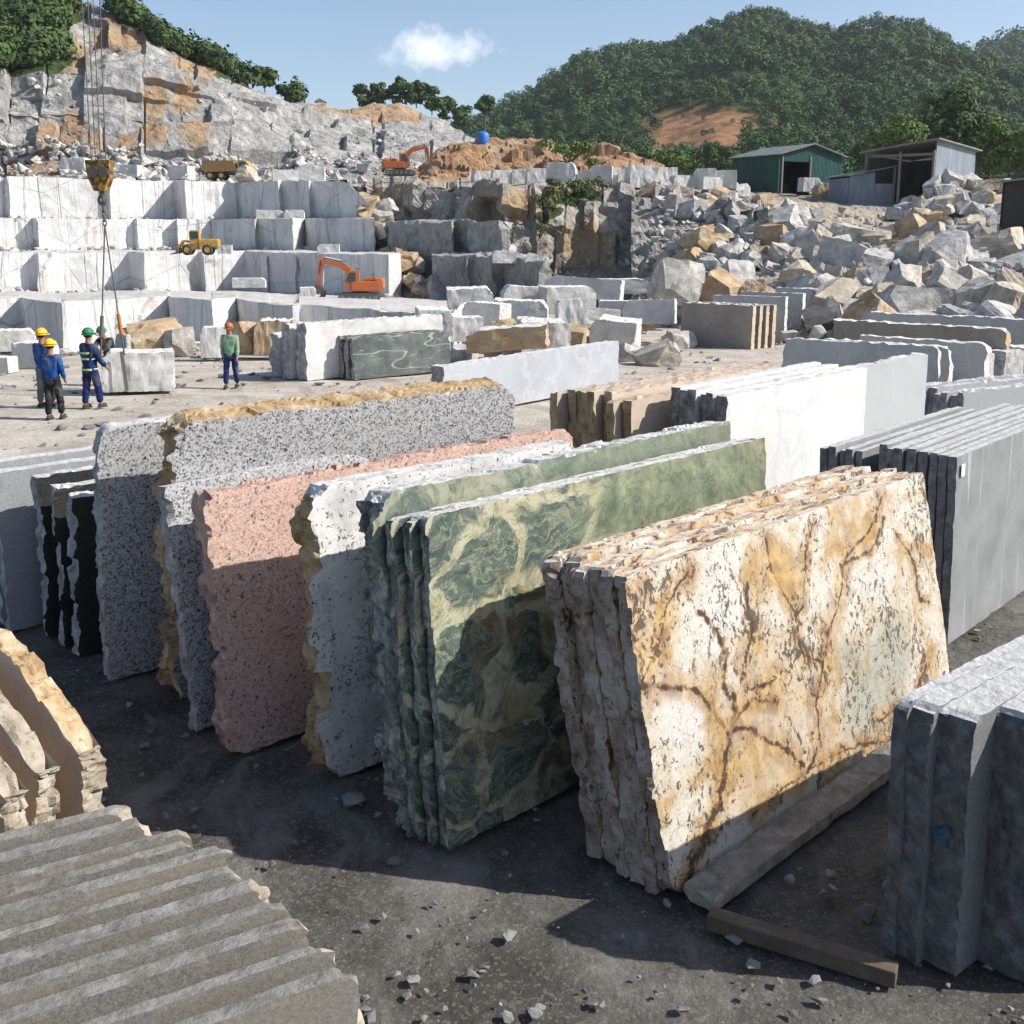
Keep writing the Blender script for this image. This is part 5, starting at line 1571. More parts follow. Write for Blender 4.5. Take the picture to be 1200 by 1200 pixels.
def shed_in(x, y):
    top = np.interp(x, [1040, 1075, 1110, 1190, 1300], [250, 228, 222, 224, 230])
    bot = np.interp(x, [1040, 1075, 1110, 1190, 1300], [262, 268, 272, 286, 300])
    return top < y < bot
# heap in front of the grey shed is built up on its own mound of rubble
HEAP = []
for k in range(130):
    px = rk.uniform(1048, 1215)
    lay = rk.random()
    hgt = np.interp(px, [1046, 1080, 1110, 1180, 1215], [0.3, 2.4, 3.3, 3.3, 2.8]) * lay
    d = 76 - 0.0 * px + (3.5 * lay)
    p = U(px, np.interp(px, [1046, 1215], [258, 276]), d)
    p[2] += hgt
    x, y = screen(p)
    sz = rk.uniform(0.9, 1.7)
    r = sz * FPX / d * 0.5
    if any(math.hypot(x - a, (y - b) * 1.4) < (r + c) * 0.42 for a, b, c in HEAP): continue
    HEAP.append((x, y, r))
    tan = rk.random() < 0.08
    put_rock(p, sz, 'ochre boulder in the heap before the grey shed' if tan else 'pale boulder in the heap before the grey shed', 'boulders heaped before the grey shed', tan)
m = MB()
bmh = rock_mesh('rubble_mound', 1500, M['rubble_ground'], boxy=0.2)
o = bpy.data.objects.new('rubble_mound', bmh)
o.location = tuple(U(1140, 275, 80.5)); o.scale = (6.2, 2.6, 2.3)
tag(link(o), kind='structure')


# ------------------------------------------------------------------ loose quarry blocks
BLK = []
for k in range(7):
    me, *_ = slab_mesh('stone_block', 2.0, 1.0, 1.2, 1600 + k, [M['block_white'], M['edge_grey'], M['edge_white']], 0.07, 0.035, 0.035, 0.025, bottom=0.03, face=0.05, slots=(0, 0, 0, 2), cuts=[(2.0 * (k % 2), 1.0, 0.25)])
    BLK.append(me)
me, *_ = slab_mesh('stone_block', 2.0, 1.0, 1.2, 1620, [M['block_tan'], M['edge_tan'], M['edge_white']], 0.11, 0.06, 0.06, 0.05, face=0.08, slots=(0, 1, 0, 2), cuts=[(0, 1.0, 0.3)])
BLKT = [me]


def block(px0, px1, ytop, ybot, d, label, group='loose quarry blocks', az=None, tan=False, depth=None, z=None, k=None):
    """block whose visible face spans px0..px1 and ytop..ybot at distance d"""
    A, B = U(px0, ybot, d), U(px1, ybot, d)
    w = B[0] - A[0]
    h = U(px0, ytop, d)[2] - A[2]
    azz = math.radians(80 if az is None else az)
    ln = w / max(0.35, math.sin(azz))
    me_ = (BLKT if tan else BLK)[0 if tan else (k if k is not None else rk.randrange(7))]
    o = bpy.data.objects.new('stone_block', me_)
    dp = depth or max(0.5, min(w, 1.3 * h) * 0.8)
    o.scale = (ln / 2.0, dp / 1.2, h * 1.03)
    o.location = (A[0], d, A[2] - 0.03 if z is None else z)
    tl = 0.09 if group == 'blocks of the middle heap' else 0.02
    o.rotation_euler = (rk.uniform(-tl, tl), rk.uniform(-tl, tl), PI / 2 - azz + (rk.uniform(-0.25, 0.25) if tl > 0.05 else 0))
    link(o)
    return tag(o, label, 'stone block', group)


# blocks on the floor, left of the yard
block(-12, 34, 388, 412, 37, 'pale block at the left edge behind the men', az=70)
block(16, 56, 402, 432, 33.5, 'rounded grey block behind the man in blue', az=100)
block(-14, 12, 418, 436, 32, 'low dark block at the left edge of the floor', az=100)
put_rock(tuple(U(181, 398, 38.5)), 1.7, 'big orange brown boulder at the foot of the first step', None, True, sc=(1.15, 0.8, 0.72))
put_rock(tuple(U(207, 402, 38.2)), 1.2, 'white broken boulder right of the big orange one', None, False, sc=(0.9, 0.8, 0.9))
block(236, 264, 384, 419, 36, 'upright white block left of the man in green', az=75)
put_rock(tuple(U(282, 396, 37.5)), 1.15, 'rounded tan boulder behind the man in green', None, True, sc=(1.05, 0.8, 1.0))
block(298, 342, 376, 415, 36.5, 'block with brown stained face right of the man in green', az=85, tan=True)
block(214, 262, 402, 420, 40, 'low white block leaning on the first step', az=85)
block(272, 310, 326, 337, 60, 'pale sawn block lying on the second terrace', az=85)
block(372, 397, 286, 299, 82, 'small pale block on the third terrace', az=85)
block(255, 271, 287, 297, 84, 'small white block beside the yellow loader', az=85)
block(334, 356, 246, 258, 96, 'small block on the upper terrace, rightmost of two', az=85)
block(300, 332, 246, 259, 96.5, 'jagged block on the upper terrace, leftmost of two', az=80)
block(352, 370, 337, 352, 70, 'white block before the bucket of the orange excavator', az=80)
for k, (a, b, t_, bo, d) in enumerate([(320, 348, 199, 212, 112), (348, 380, 195, 211, 113), (70, 100, 185, 206, 120), (140, 162, 193, 208, 118), (198, 222, 194, 210, 117)]):
    block(a, b, t_, bo, d, ['pale block above the top step, right of the dump truck', 'larger pale block above the top step near the grey cliff', 'white boulder block under the orange stained cliff', 'pale block above the top step below the tan cliff', 'pale block above the top step left of the dump truck'][k], 'blocks above the top step', az=75 + 8 * k)
# the block being lifted
block(120, 197, 414, 459, 26.4, 'pale rough block hanging in slings from the crane', None, az=72, k=2, depth=1.1)
# heap of blocks in the middle
mid = [
    (526, 578, 340, 374, 46, 80), (541, 588, 353, 382, 42, 105), (590, 638, 334, 360, 48, 75), (577, 640, 352, 388, 44, 95), (638, 726, 322, 346, 52, 100), (640, 700, 337, 368, 47, 78),
    (671, 726, 358, 372, 43.5, 100), (690, 742, 373, 411, 38.5, 100), (600, 650, 374, 408, 36.5, 98), (548, 640, 388, 414, 33, 100), (520, 566, 372, 400, 38, 80), (655, 690, 352, 382, 42, 85), (700, 752, 352, 376, 46, 90), (612, 668, 378, 412, 34, 78),
    (488, 530, 362, 392, 37, 75), (730, 790, 352, 380, 45, 95)]
mlab = ['white block with a broken top, leftmost of the middle heap', 'grey shaded block in front of the leftmost white one', 'white squared block at the back of the middle heap', 'pale slanting block in the centre of the middle heap', 'long grey slab block at the back of the middle heap', 'upright white slab block before the long grey one',
        'low flat block on the right of the middle heap', 'squared block with sunlit right end, right of the heap', 'rounded grey block at the front of the middle heap', 'brown stained block behind the dark green marble', 'white rough block above the dark green marble', 'block wedged between the white slab and the squared block', 'grey block at the right rear of the middle heap', 'pale tapering block at the front of the middle heap',
        'pale block behind the big white slab block', 'grey broken block near the big white boulder']
for (a, b, t_, bo, d, az), lab in zip(mid, mlab):
    block(a, b, t_, bo, d, lab, 'blocks of the middle heap', az=az, tan='brown' in lab)
for k in range(46):
    px = rk.uniform(505, 800); d = rk.uniform(34, 52)
    p = U(px, 400, d); p[2] = gz(0, d) + 0.15
    put_rock(p, rk.uniform(0.4, 1.3), 'grey broken stone lying around the middle heap of blocks', 'broken stones around the middle heap', False, 'broken_stone', 'stone')
for k, (px, py, d, s_) in enumerate([(668, 394, 37, 1.1), (705, 388, 40, 0.9), (760, 372, 47, 1.4), (590, 388, 35, 0.9)]):
    put_rock(U(px, py, d), s_, ['tan boulder before the squared block', 'small tan boulder behind the squared block', 'tan boulder beside the big white boulder', 'orange boulder above the long pale slab'][k], 'tan boulders of the middle heap', True)
put_rock(U(793, 332, 54), 2.3, 'big white angular boulder at the left foot of the rubble', None, False, sc=(1.05, 0.9, 0.98), rz=0.5)
block(578, 606, 294, 308, 72, 'small white block on the ledge at the foot of the cliff', az=80)
block(648, 760, 328, 345, 62, 'flat white ledge block at the foot of the brown cliff', 'ledge blocks under the cliff', az=92)
# fallen stone filling the corner between the steps and the cliff
for k in range(46):
    t_ = rk.random()
    px = np.interp(t_, [0, 0.35, 0.7, 1], [428, 448, 468, 505]) + rk.uniform(-14, 16)
    py = np.interp(t_, [0, 0.35, 0.7, 1], [232, 262, 300, 344]) + rk.uniform(-6, 8)
    d = np.interp(t_, [0, 0.35, 0.7, 1], [101, 96, 86, 77])
    put_rock(U(px, py, d), rk.uniform(0.7, 2.0), 'tan broken stone fallen between the white steps and the cliff' if k % 3 else 'grey broken stone fallen between the white steps and the cliff', 'stones fallen beside the white steps', k % 3 > 0, 'broken_stone', 'stone')
# row of squared blocks on the cliff top
row = [(556, 575, 200), (577, 600, 199), (600, 622, 199), (618, 640, 197), (640, 673, 191), (676, 700, 200), (692, 716, 194), (712, 728, 196), (726, 746, 199), (738, 768, 194), (752, 782, 205), (770, 794, 196), (790, 812, 205), (812, 838, 198), (836, 862, 200), (824, 848, 207), (700, 724, 205), (660, 682, 204)]
for k, (a, b, t_) in enumerate(row):
    block(a, b, t_, 216 + (0.02 * (a - 560)), 100 - 0.035 * (a - 560) + (k % 3) * 1.2, '%s squared pale block from the left in the cliff top row' % (['first', 'second', 'third', 'fourth', 'fifth', 'sixth', 'seventh', 'eighth', 'ninth', 'tenth', 'eleventh', 'twelfth', 'thirteenth', 'fourteenth', 'fifteenth', 'sixteenth', 'seventeenth', 'eighteenth'][sorted(range(len(row)), key=lambda i: row[i][0]).index(k)]), 'squared blocks on the cliff top', az=rk.choice([72, 80, 100]))
# blocks before the green shed
block(958, 992, 214, 236, 99, 'brown stained long block in front of the green shed', 'blocks before the sheds', az=85, tan=True)
block(941, 962, 208, 224, 102, 'low white wall block against the green shed', 'blocks before the sheds', az=80)

# loose chips and gravel on the floor
cb = []
V, T_ = [], []
rg = np.random.default_rng(21)
base = []
for k in range(5):
    bmr = rock_mesh('chip', 1700 + k, M['boulder'], boxy=0.3)
    pts = np.array([v.co for v in bmr.vertices]); pts = pts[rg.permutation(len(pts))[:10]]
    bm = bmesh.new()
    for p in pts: bm.verts.new(p)
    r = bmesh.ops.convex_hull(bm, input=bm.verts)
    bmesh.ops.delete(bm, geom=[g for g in r['geom_interior'] if isinstance(g, bmesh.types.BMVert)], context='VERTS')
    bmesh.ops.triangulate(bm, faces=bm.faces)
    bm.verts.index_update()
    base.append((np.array([v.co for v in bm.verts]), np.array([[v.index for v in f.verts] for f in bm.faces])))
    bm.free()
nV = 0
def chips(n, area, smin, smax):
    global nV
    for _ in range(n):
        x = rg.uniform(area[0], area[1]); y = area[2] + (area[3] - area[2]) * rg.random() ** 1.5
        b_, f_ = base[rg.integers(5)]
        s_ = smin * (smax / smin) ** (rg.random() ** 2.2)
        a_ = rg.uniform(0, 6.28)
        Rm = np.array([[math.cos(a_), -math.sin(a_), 0], [math.sin(a_), math.cos(a_), 0], [0, 0, 1]])
        V.append((b_ * np.array([1, rg.uniform(.5, 1), rg.uniform(.2, .5)]) * s_) @ Rm.T + np.array([x, y, gz(0, y) + s_ * 0.1]))
        T_.append(f_ + nV); nV += len(b_)
chips(5500, (-7, 5, 3.5, 14), 0.004, 0.06)
chips(60, (-6, 4, 4, 13), 0.05, 0.13)
chips(1800, (-22, 14, 14, 45), 0.03, 0.28)
me = np_mesh('stone_chips', np.concatenate(V), tris=np.concatenate(T_), mats=[M['chip']])
tag(link(bpy.data.objects.new('stone_chips', me)), kind='stuff')
# talus below the upper cliffs and on the slopes
V, T_, nV = [], [], 0
def talus(P, sv, n, lo, hi, pxr, smin, smax):
    global nV
    J = np.where((np.array(sv) >= lo) & (np.array(sv) <= hi))[0]
    for _ in range(n):
        j = rg.integers(J[0], J[-1] + 1); i = rg.integers(0, P.shape[1])
        p = P[j, i]
        x, y = screen(p)
        if not (pxr[0] < x < pxr[1]): continue
        b_, f_ = base[rg.integers(5)]
        s_ = smin * (smax / smin) ** (rg.random() ** 2)
        V.append(b_ * s_ * np.array([1, 1, .7]) + p + rg.normal(size=3) * 0.3)
        T_.append(f_ + nV); nV += len(b_)
talus(HP, HS, 1500, 5.7, 7.0, (-170, 600), 0.25, 1.2)
talus(HP, HS, 120, 2.0, 4.6, (-60, 560), 0.25, 1.1)
talus(CP, CS, 700, 2.6, 5.0, (432, 620), 0.12, 0.7)
talus(CP, CS, 260, 3.0, 5.0, (620, 880), 0.15, 0.8)
talus(SP, SS, 3200, 1.8, 4.0, (765, 1400), 0.12, 0.6)
talus(SP, SS, 260, 1.9, 4.0, (775, 1300), 0.4, 0.65)
def foot(path, z0, n, smin, smax):
    global nV
    ex = [p for p, _ in path]
    for _ in range(n):
        px = rg.uniform(max(ex[0], -60), ex[-1]); d = np.interp(px, ex, [q_[1] for q_ in path]) - abs(rg.normal()) * 0.7
        w = U(px, 300, d)
        b_, f_ = base[rg.integers(5)]
        s_ = smin * (smax / smin) ** (rg.random() ** 2.5)
        V.append(b_ * s_ * np.array([1, 1, .6]) + np.array([w[0], d, z0(px, d) + 0.2 * s_]))
        T_.append(f_ + nV); nV += len(b_)
foot(b1, lambda p, d: gz(0, d), 420, 0.04, 0.4)
foot(b2, lambda p, d: zpx(np.interp(p, [0, 300, 470], [342, 344, 350]), d), 260, 0.08, 0.6)
foot(b3, lambda p, d: zpx(297, 86) + 0.1, 260, 0.1, 0.6)
foot(b4, lambda p, d: zpx(258, 96) + 0.1, 260, 0.1, 0.6)
me = np_mesh('talus', np.concatenate(V), tris=np.concatenate(T_), mats=[M['boulder']])
tag(link(bpy.data.objects.new('talus', me)), kind='stuff')
# ------------------------------------------------------------------ sheds
def corrugated(name, base, hi=None, pitch=0.18, rust=0.2):
    t = NT(name, 0.55, 0.3)
    v = t.co('Object')
    s = t.sep(v)
    x = t.math('ADD', s[0], s[1])
    wv = t.math('SINE', t.math('MULTIPLY', x, 2 * PI / pitch))
    f = t.noise(t.map(v, (1, 1, 0.25)), 1.2, 5, 0.65)
    c = t.ramp(f, [(0.35, tuple(q * 0.7 for q in base)), (0.6, base), (0.75, tuple(min(1, q * 1.25) for q in base))])
    pan = t.noise(t.map(v, (1.1, 1.1, 0.02)), 1.0, 0, 0.5)
    c = t.mix(t.math('MULTIPLY', t.ramp(pan, [(0.45, 0.0), (0.55, 1.0)]), 0.35), c, tuple(q * 0.72 for q in base))
    rs = t.noise(t.map(v, (1, 1, 0.35), (0, 0, 0), (5, 2, 1)), 1.6, 6, 0.7)
    c = t.mix(t.math('MULTIPLY', t.ramp(rs, [(0.55, 0.0), (0.7, 1.0)]), rust), c, (0.17, 0.12, 0.085))
    return t.done(c, wv, 0.8, 0.04)


M['green_tin'] = corrugated('green painted tin', (0.012, 0.075, 0.062), rust=0.12)
M['grey_tin'] = corrugated('weathered grey tin', (0.24, 0.28, 0.33), rust=0.45)
M['roof_tin'] = corrugated('pale roofing tin', (0.27, 0.29, 0.27), rust=0.3)
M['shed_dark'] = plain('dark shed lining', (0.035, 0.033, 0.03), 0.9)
M['post'] = plain('weathered post', (0.2, 0.18, 0.16), 0.9)
M['steel'] = plain('dull steel', (0.2, 0.2, 0.2), 0.5)
M['concrete'] = plain('pale concrete', (0.5, 0.49, 0.46), 0.9)


def shed_at(px, py, d, ang, name, label):
    p = U(px, py, d)
    return thing(name, label, 'shed', tuple(p), ang)

# green shed: gable front turned to the right, open bay on its left half; local x along the front
th = math.radians(30)
t = shed_at(911, 226, 104, th, 'tin_shed', 'dark green tin shed with a wide open bay and low gable roof')
Wd, Dp, Hl, Hr = 8.4, 6.4, 3.55, 4.55
MB().prism([(0, 0), (0.12, 0), (0.12, Hl + 0.03), (0, Hl)], 0.12, Dp).build('side_wall', M['green_tin'], t)
MB().prism([(Wd - 0.12, 0), (Wd, 0), (Wd, Hl), (Wd - 0.12, Hl)], 0.12, Dp).build('side_wall', M['green_tin'], t)
fr = MB()
fr.prism([(4.2, 1.0), (Wd, 1.0), (Wd, Hl), (4.2, Hr)], 0, 0.1)
fr.prism([(0, 2.95), (4.2, 2.95), (4.2, Hr), (0, Hl)], 0, 0.1)
fr.prism([(0, 0), (0.35, 0), (0.35, 2.95), (0, 2.95)], 0, 0.1)
fr.build('front_wall', M['green_tin'], t)
MB().prism([(4.2, 0), (Wd, 0), (Wd, 1.0), (4.2, 1.0)], -0.05, 0.15).build('plinth', M['concrete'], t)
MB().prism([(0, 0), (Wd, 0), (Wd, Hl), (4.2, Hr), (0, Hl)], Dp, Dp + 0.1).build('rear_wall', M['green_tin'], t)
rf = MB()
for a, b in (((-0.35, Hl - 0.05), (4.2, Hr + 0.06)), ((4.2, Hr + 0.06), (Wd + 0.35, Hl - 0.05))):
    rf.prism([a, b, (b[0], b[1] + 0.08), (a[0], a[1] + 0.08)], -0.45, Dp + 0.4)
rf.build('roof', M['roof_tin'], t)
for x in (0.45, 4.1): MB().box((x, -0.02, 1.75), (0.16, 0.16, 3.5)).build('post', M['post'], t)
MB().box((2.2, 3.2, 0.5), (3.0, 1.6, 1.0), bev=0.03).build('work_bench', M['shed_dark'], t)

# grey shed: open front turned left, tin wall turned right, lean-to at the left
t = shed_at(1093, 238, 92, math.radians(-38), 'tin_shed', 'weathered grey tin shed, open on its dark left side'); t.scale = (1.12, 1.3, 1.03)
# local -x runs along the open front, +y along the right wall
Fw, Lw, Hc = 5.2, 8.9, 4.95
MB().prism([(-0.1, 0), (0, 0), (0, Hc), (-0.1, Hc)], 0, 0.05).build('corner_trim', M['grey_tin'], t)
wl = MB()
a = [wl.bm.verts.new(q) for q in ((0, 0, 0), (0, Lw, 0), (0, Lw, Hc - 0.25), (0, 0, Hc))]
b = [wl.bm.verts.new(q) for q in ((-0.1, 0, 0), (-0.1, Lw, 0), (-0.1, Lw, Hc - 0.25), (-0.1, 0, Hc))]
wl.bm.faces.new(a); wl.bm.faces.new(b[::-1])
for i in range(4): wl.bm.faces.new((a[i], a[(i + 1) % 4], b[(i + 1) % 4], b[i]))
wl.build('side_wall', M['grey_tin'], t)
MB().box((-Fw / 2, Lw, 2.0), (Fw, 0.1, 4.2)).build('rear_wall', M['grey_tin'], t)
MB().box((-Fw, Lw / 2, 2.0), (0.1, Lw, 4.0)).build('side_wall', M['grey_tin'], t)
rf = MB()
a = [rf.bm.verts.new(q) for q in ((0.4, -0.7, Hc + 0.05), (0.4, Lw + 0.4, Hc - 0.2), (-Fw - 0.4, Lw + 0.4, 4.05), (-Fw - 0.4, -0.7, 4.15))]
b = [rf.bm.verts.new((v.co.x, v.co.y, v.co.z + 0.1)) for v in a]
rf.bm.faces.new(a); rf.bm.faces.new(b[::-1])
for i in range(4): rf.bm.faces.new((a[i], a[(i + 1) % 4], b[(i + 1) % 4], b[i]))
rf.build('roof', M['roof_tin'], t)
for x in (-0.1, -2.6, -Fw): MB().box((x, -0.1, 2.1), (0.16, 0.16, 4.2)).build('post', M['post'], t)
MB().box((-Fw / 2, 0.0, 3.9), (Fw, 0.1, 0.22)).build('beam', M['post'], t)
MB().box((-3.6, 4.5, 0.9), (2.4, 1.6, 1.8), bev=0.05).build('stored_crate', M['shed_dark'], t)
# lean-to
t = shed_at(994, 240, 94, math.radians(8), 'lean_to', 'low grey tin lean-to joined to the left of the grey shed')
MB().prism([(0, 0), (2.3, 0), (2.3, 2.75), (0, 2.35)], 0, 0.1).build('front_panel', M['grey_tin'], t)
MB().box((0.05, 2.2, 1.15), (0.1, 4.0, 2.3)).build('side_wall', M['grey_tin'], t)
MB().box((2.2, 4.2, 1.3), (4.2, 0.1, 2.6)).build('rear_wall', M['shed_dark'], t)
MB().prism([(-0.3, 2.4), (4.3, 3.25), (4.3, 3.33), (-0.3, 2.48)], -0.3, 4.6).build('roof', M['roof_tin'], t)
MB().box((3.2, 0.1, 0.9), (1.7, 0.08, 1.8)).build('front_panel', M['grey_tin'], t)
MB().box((4.05, 0.0, 1.6), (0.14, 0.14, 3.2)).build('post', M['post'], t)
# shed at the right edge, only its corner in view
t = shed_at(1199, 292, 58, math.radians(-6), 'tin_shed', 'dark open shed with pale roof cut off by the right edge')
for x in (0.1, 2.4, 4.7): MB().box((x, 0.1, 1.9), (0.18, 0.18, 3.8)).build('post', M['shed_dark'], t)
MB().box((0.1, 2.0, 1.8), (0.08, 3.7, 3.6)).build('side_wall', M['shed_dark'], t)
MB().box((2.4, 4.0, 1.9), (4.8, 0.08, 3.8)).build('rear_wall', M['shed_dark'], t)
MB().prism([(-0.5, 3.6), (5.2, 4.1), (5.2, 4.2), (-0.5, 3.7)], -0.5, 4.5).build('roof', M['roof_tin'], t)
MB().box((1.6, 1.5, 1.0), (1.4, 1.0, 2.0), bev=0.05).build('stored_crate', M['green_tin'], t)

# blue water tank on the earth mound
p = U(566, 169, 127)
t = thing('water_tank', 'blue plastic water tank standing on top of the earth mound', 'water tank', tuple(p))
BL = plain('blue plastic', (0.03, 0.16, 0.5), 0.4, dirt=0.15)
MB().tube([(0, 0, -0.2), (0, 0, 0.15), (0, 0, 1.05), (0, 0, 1.25), (0, 0, 1.4)], [0.62, 0.72, 0.72, 0.6, 0.3], 20).build('tank_body', BL, t, True)
MB().cyl((0, 0, 1.43), (0, 0, 1), 0.22, 0.1).build('lid', BL, t)
MB().box((0, 0, -0.5), (1.6, 1.6, 0.6)).build('stand', M['concrete'], t)
# small building on the left ridge
p = U(376, 130, 225)
t = thing('hut', 'tiny brown hut on the skyline above the quarry', 'hut', tuple(p))
MB().box((0, 0, 0.6), (2.0, 1.6, 2.2)).build('wall', plain('brick hut', (0.3, 0.14, 0.08), 0.9), t)
MB().prism([(-1.2, 1.7), (1.2, 1.7), (0, 2.4)], -1.0, 1.0).build('roof', M['roof_tin'], t)

# ------------------------------------------------------------------ machines
M['orange_paint'] = plain('orange machine paint', (0.56, 0.135, 0.03), 0.6, dirt=0.85, scale=3.0)
M['yellow_paint'] = plain('yellow machine paint', (0.5, 0.28, 0.045), 0.65, dirt=0.9, scale=3.0)
M['rust_paint'] = plain('faded brown machine paint', (0.26, 0.15, 0.06), 0.8, dirt=0.5, scale=2.0)
M['track'] = plain('dusty track steel', (0.10, 0.09, 0.08), 0.8)
M['tyre'] = plain('dusty rubber', (0.045, 0.042, 0.04), 0.9)
M['glass'] = plain('dark cab glass', (0.03, 0.045, 0.05), 0.12, 0.6, dirt=0.1)
M['chrome'] = plain('hydraulic rod steel', (0.5, 0.5, 0.5), 0.3)


def poly_bar(pts, ws, y0, y1):
    """bar following pts in xz with widths ws"""
    up, dn = [], []
    for i, (x, z) in enumerate(pts):
        a = pts[max(i - 1, 0)]; b = pts[min(i + 1, len(pts) - 1)]
        dx, dz = b[0] - a[0], b[1] - a[1]
        l = math.hypot(dx, dz)
        nx, nz = -dz / l, dx / l
        up.append((x + nx * ws[i] / 2, z + nz * ws[i] / 2)); dn.append((x - nx * ws[i] / 2, z - nz * ws[i] / 2))
    return MB().prism(up + dn[::-1], y0, y1)


def excavator(p, scale, flip, label, rz=0.0):
    t = thing('excavator', label, 'excavator', tuple(p), rz, None, scale)
    if flip: t.scale = (-scale, scale, scale)
    for y in (-1.15, 1.15):
        tr = MB().prism([(2.95 + 0.45 * math.cos(a) if False else x, z) for x, z in [(3.3, 0.0), (7.3, 0.0), (7.6, 0.2), (7.7, 0.5), (7.55, 0.8), (7.3, 0.95), (3.3, 0.95), (3.0, 0.8), (2.9, 0.5), (3.0, 0.2)]], y - 0.3, y + 0.3)
        k = tr.build('track', M['track'], t)
        for x in (3.4, 4.2, 5.0, 5.8, 6.6, 7.2): pass
        w = MB()
        for x in (3.4, 4.2, 5.0, 5.8, 6.6, 7.2): w.cyl((x, y, 0.45), (0, 1, 0), 0.3 if x in (3.4, 7.2) else 0.2, 0.68, 12)
        w.build('track_roller', M['steel'], k)
    MB().cyl((5.4, 0, 1.05), (0, 0, 1), 0.9, 0.3).build('turntable', M['track'], t)
    MB().box((6.1, 0, 1.75), (3.4, 2.5, 1.15), bev=0.1).build('house', M['orange_paint'], t)
    MB().box((7.6, 0, 2.0), (1.2, 2.45, 1.25), bev=0.25).build('counterweight', M['orange_paint'], t)
    MB().box((6.6, 0.2, 2.55), (1.4, 1.5, 0.35), bev=0.06).build('engine_cover', M['orange_paint'], t)
    MB().cyl((6.9, 0.5, 2.95), (0, 0, 1), 0.07, 0.6, 8).build('exhaust', M['track'], t)
    c = MB().prism([(3.75, 1.2), (5.35, 1.2), (5.35, 3.5), (4.2, 3.6), (3.75, 2.5)], -1.2, -0.25).build('cab', M['orange_paint'], t)
    MB().prism([(3.95, 2.2), (4.95, 2.2), (4.95, 3.3), (4.3, 3.36), (3.95, 2.6)], -1.23, -1.19).build('window', M['glass'], c)
    MB().prism([(3.72, 1.5), (3.77, 1.5), (4.2, 3.45), (4.14, 3.45), (3.71, 2.5)], -1.1, -0.35).build('window', M['glass'], c)
    poly_bar([(5.2, 2.1), (4.1, 3.5), (3.3, 4.15), (1.0, 4.55)], [0.5, 0.72, 0.7, 0.4], -0.05, 0.4).build('boom', M['orange_paint'], t)
    poly_bar([(1.45, 5.05), (0.9, 4.3), (0.55, 1.7)], [0.3, 0.62, 0.3], 0.0, 0.36).build('stick', M['orange_paint'], t)
    MB().prism([(0.15, 1.75), (0.75, 1.85), (1.35, 1.3), (1.4, 0.75), (1.1, 0.3), (0.55, 0.05), (0.3, 0.25), (0.85, 0.75), (0.6, 1.2)], -0.45, 0.8).build('bucket', M['track'], t)
    MB().tube([(5.0, 0.05, 2.5), (4.0, 0.02, 4.0), (3.2, 0.02, 4.55), (1.6, 0.02, 4.9), (0.95, 0.0, 4.6), (0.75, -0.02, 3.2)], 0.05, 6).build('hydraulic_hose', M['tyre'], t)
    MB().box((5.2, -0.9, 3.72), (0.35, 0.2, 0.12)).build('work_light', M['glass'], t)
    MB().tube([(5.4, -1.2, 2.4), (6.4, -1.22, 2.75), (7.6, -1.22, 2.75), (7.9, -1.2, 2.6)], 0.035, 6).build('hand_rail', M['steel'], t)
    MB().tube([(4.7, 0.17, 1.9), (3.7, 0.17, 3.3)], 0.13, 8).build('boom_cylinder', M['chrome'], t)
    MB().tube([(3.2, 0.17, 4.62), (1.4, 0.17, 5.0)], 0.12, 8).build('stick_cylinder', M['chrome'], t)
    MB().tube([(1.25, 0.17, 4.2), (1.05, 0.17, 1.8)], 0.1, 8).build('bucket_cylinder', M['chrome'], t)
    return t


p = U(368, 353, 66); excavator(p, 0.53, False, 'orange excavator with raised bent boom on the lowest terrace', math.radians(4))
p = U(507, 206, 112); excavator(p, 0.62, True, 'distant orange excavator reaching right on the upper quarry level')


def wheel(parent, x, y, z, r, w):
    k = MB().torus((x, y, z), r * 0.68, r * 0.34, n=18, m=8).build('wheel', M['tyre'], parent, True)
    k.scale = (1, 1, 1)
    MB().cyl((x, y, z), (0, 1, 0), r * 0.5, w, 14).build('rim', M['yellow_paint'], k)


p = U(233, 299, 82)
t = thing('wheel_loader', 'yellow wheel loader parked on the third quarry terrace', 'wheel loader', tuple(p), math.radians(6), None, 0.62)
for x in (-1.2, 1.2):
    for y in (-0.9, 0.9): wheel(t, x, y, 0.65, 0.65, 0.5)
MB().box((1.35, 0, 1.45), (2.4, 1.5, 1.0), bev=0.12).build('engine_hood', M['yellow_paint'], t)
MB().box((-0.9, 0, 1.0), (1.9, 1.2, 0.7), bev=0.08).build('front_frame', M['yellow_paint'], t)
c = MB().box((-0.3, 0, 2.15), (1.25, 1.3, 1.7), bev=0.06, taper=(0.9, 0.9)).build('cab', M['yellow_paint'], t)
for y in (-0.64, 0.64): MB().box((-0.3, y, 2.4), (0.9, 0.05, 0.85)).build('window', M['glass'], c)
MB().box((-0.93, 0, 2.4), (0.05, 0.95, 0.85)).build('window', M['glass'], c)
for y in (-0.45, 0.45): poly_bar([(-0.7, 1.6), (-1.7, 1.7), (-2.5, 0.7)], [0.25, 0.3, 0.2], y - 0.1, y + 0.1).build('lift_arm', M['yellow_paint'], t)
MB().prism([(-2.3, 1.2), (-2.2, 0.2), (-3.2, 0.1), (-3.2, 0.2), (-2.5, 0.4), (-2.6, 1.3)], -1.2, 1.2).build('bucket', M['track'], t)
MB().cyl((1.4, 0.4, 2.2), (0, 0, 1), 0.07, 0.7, 8).build('exhaust', M['track'], t)

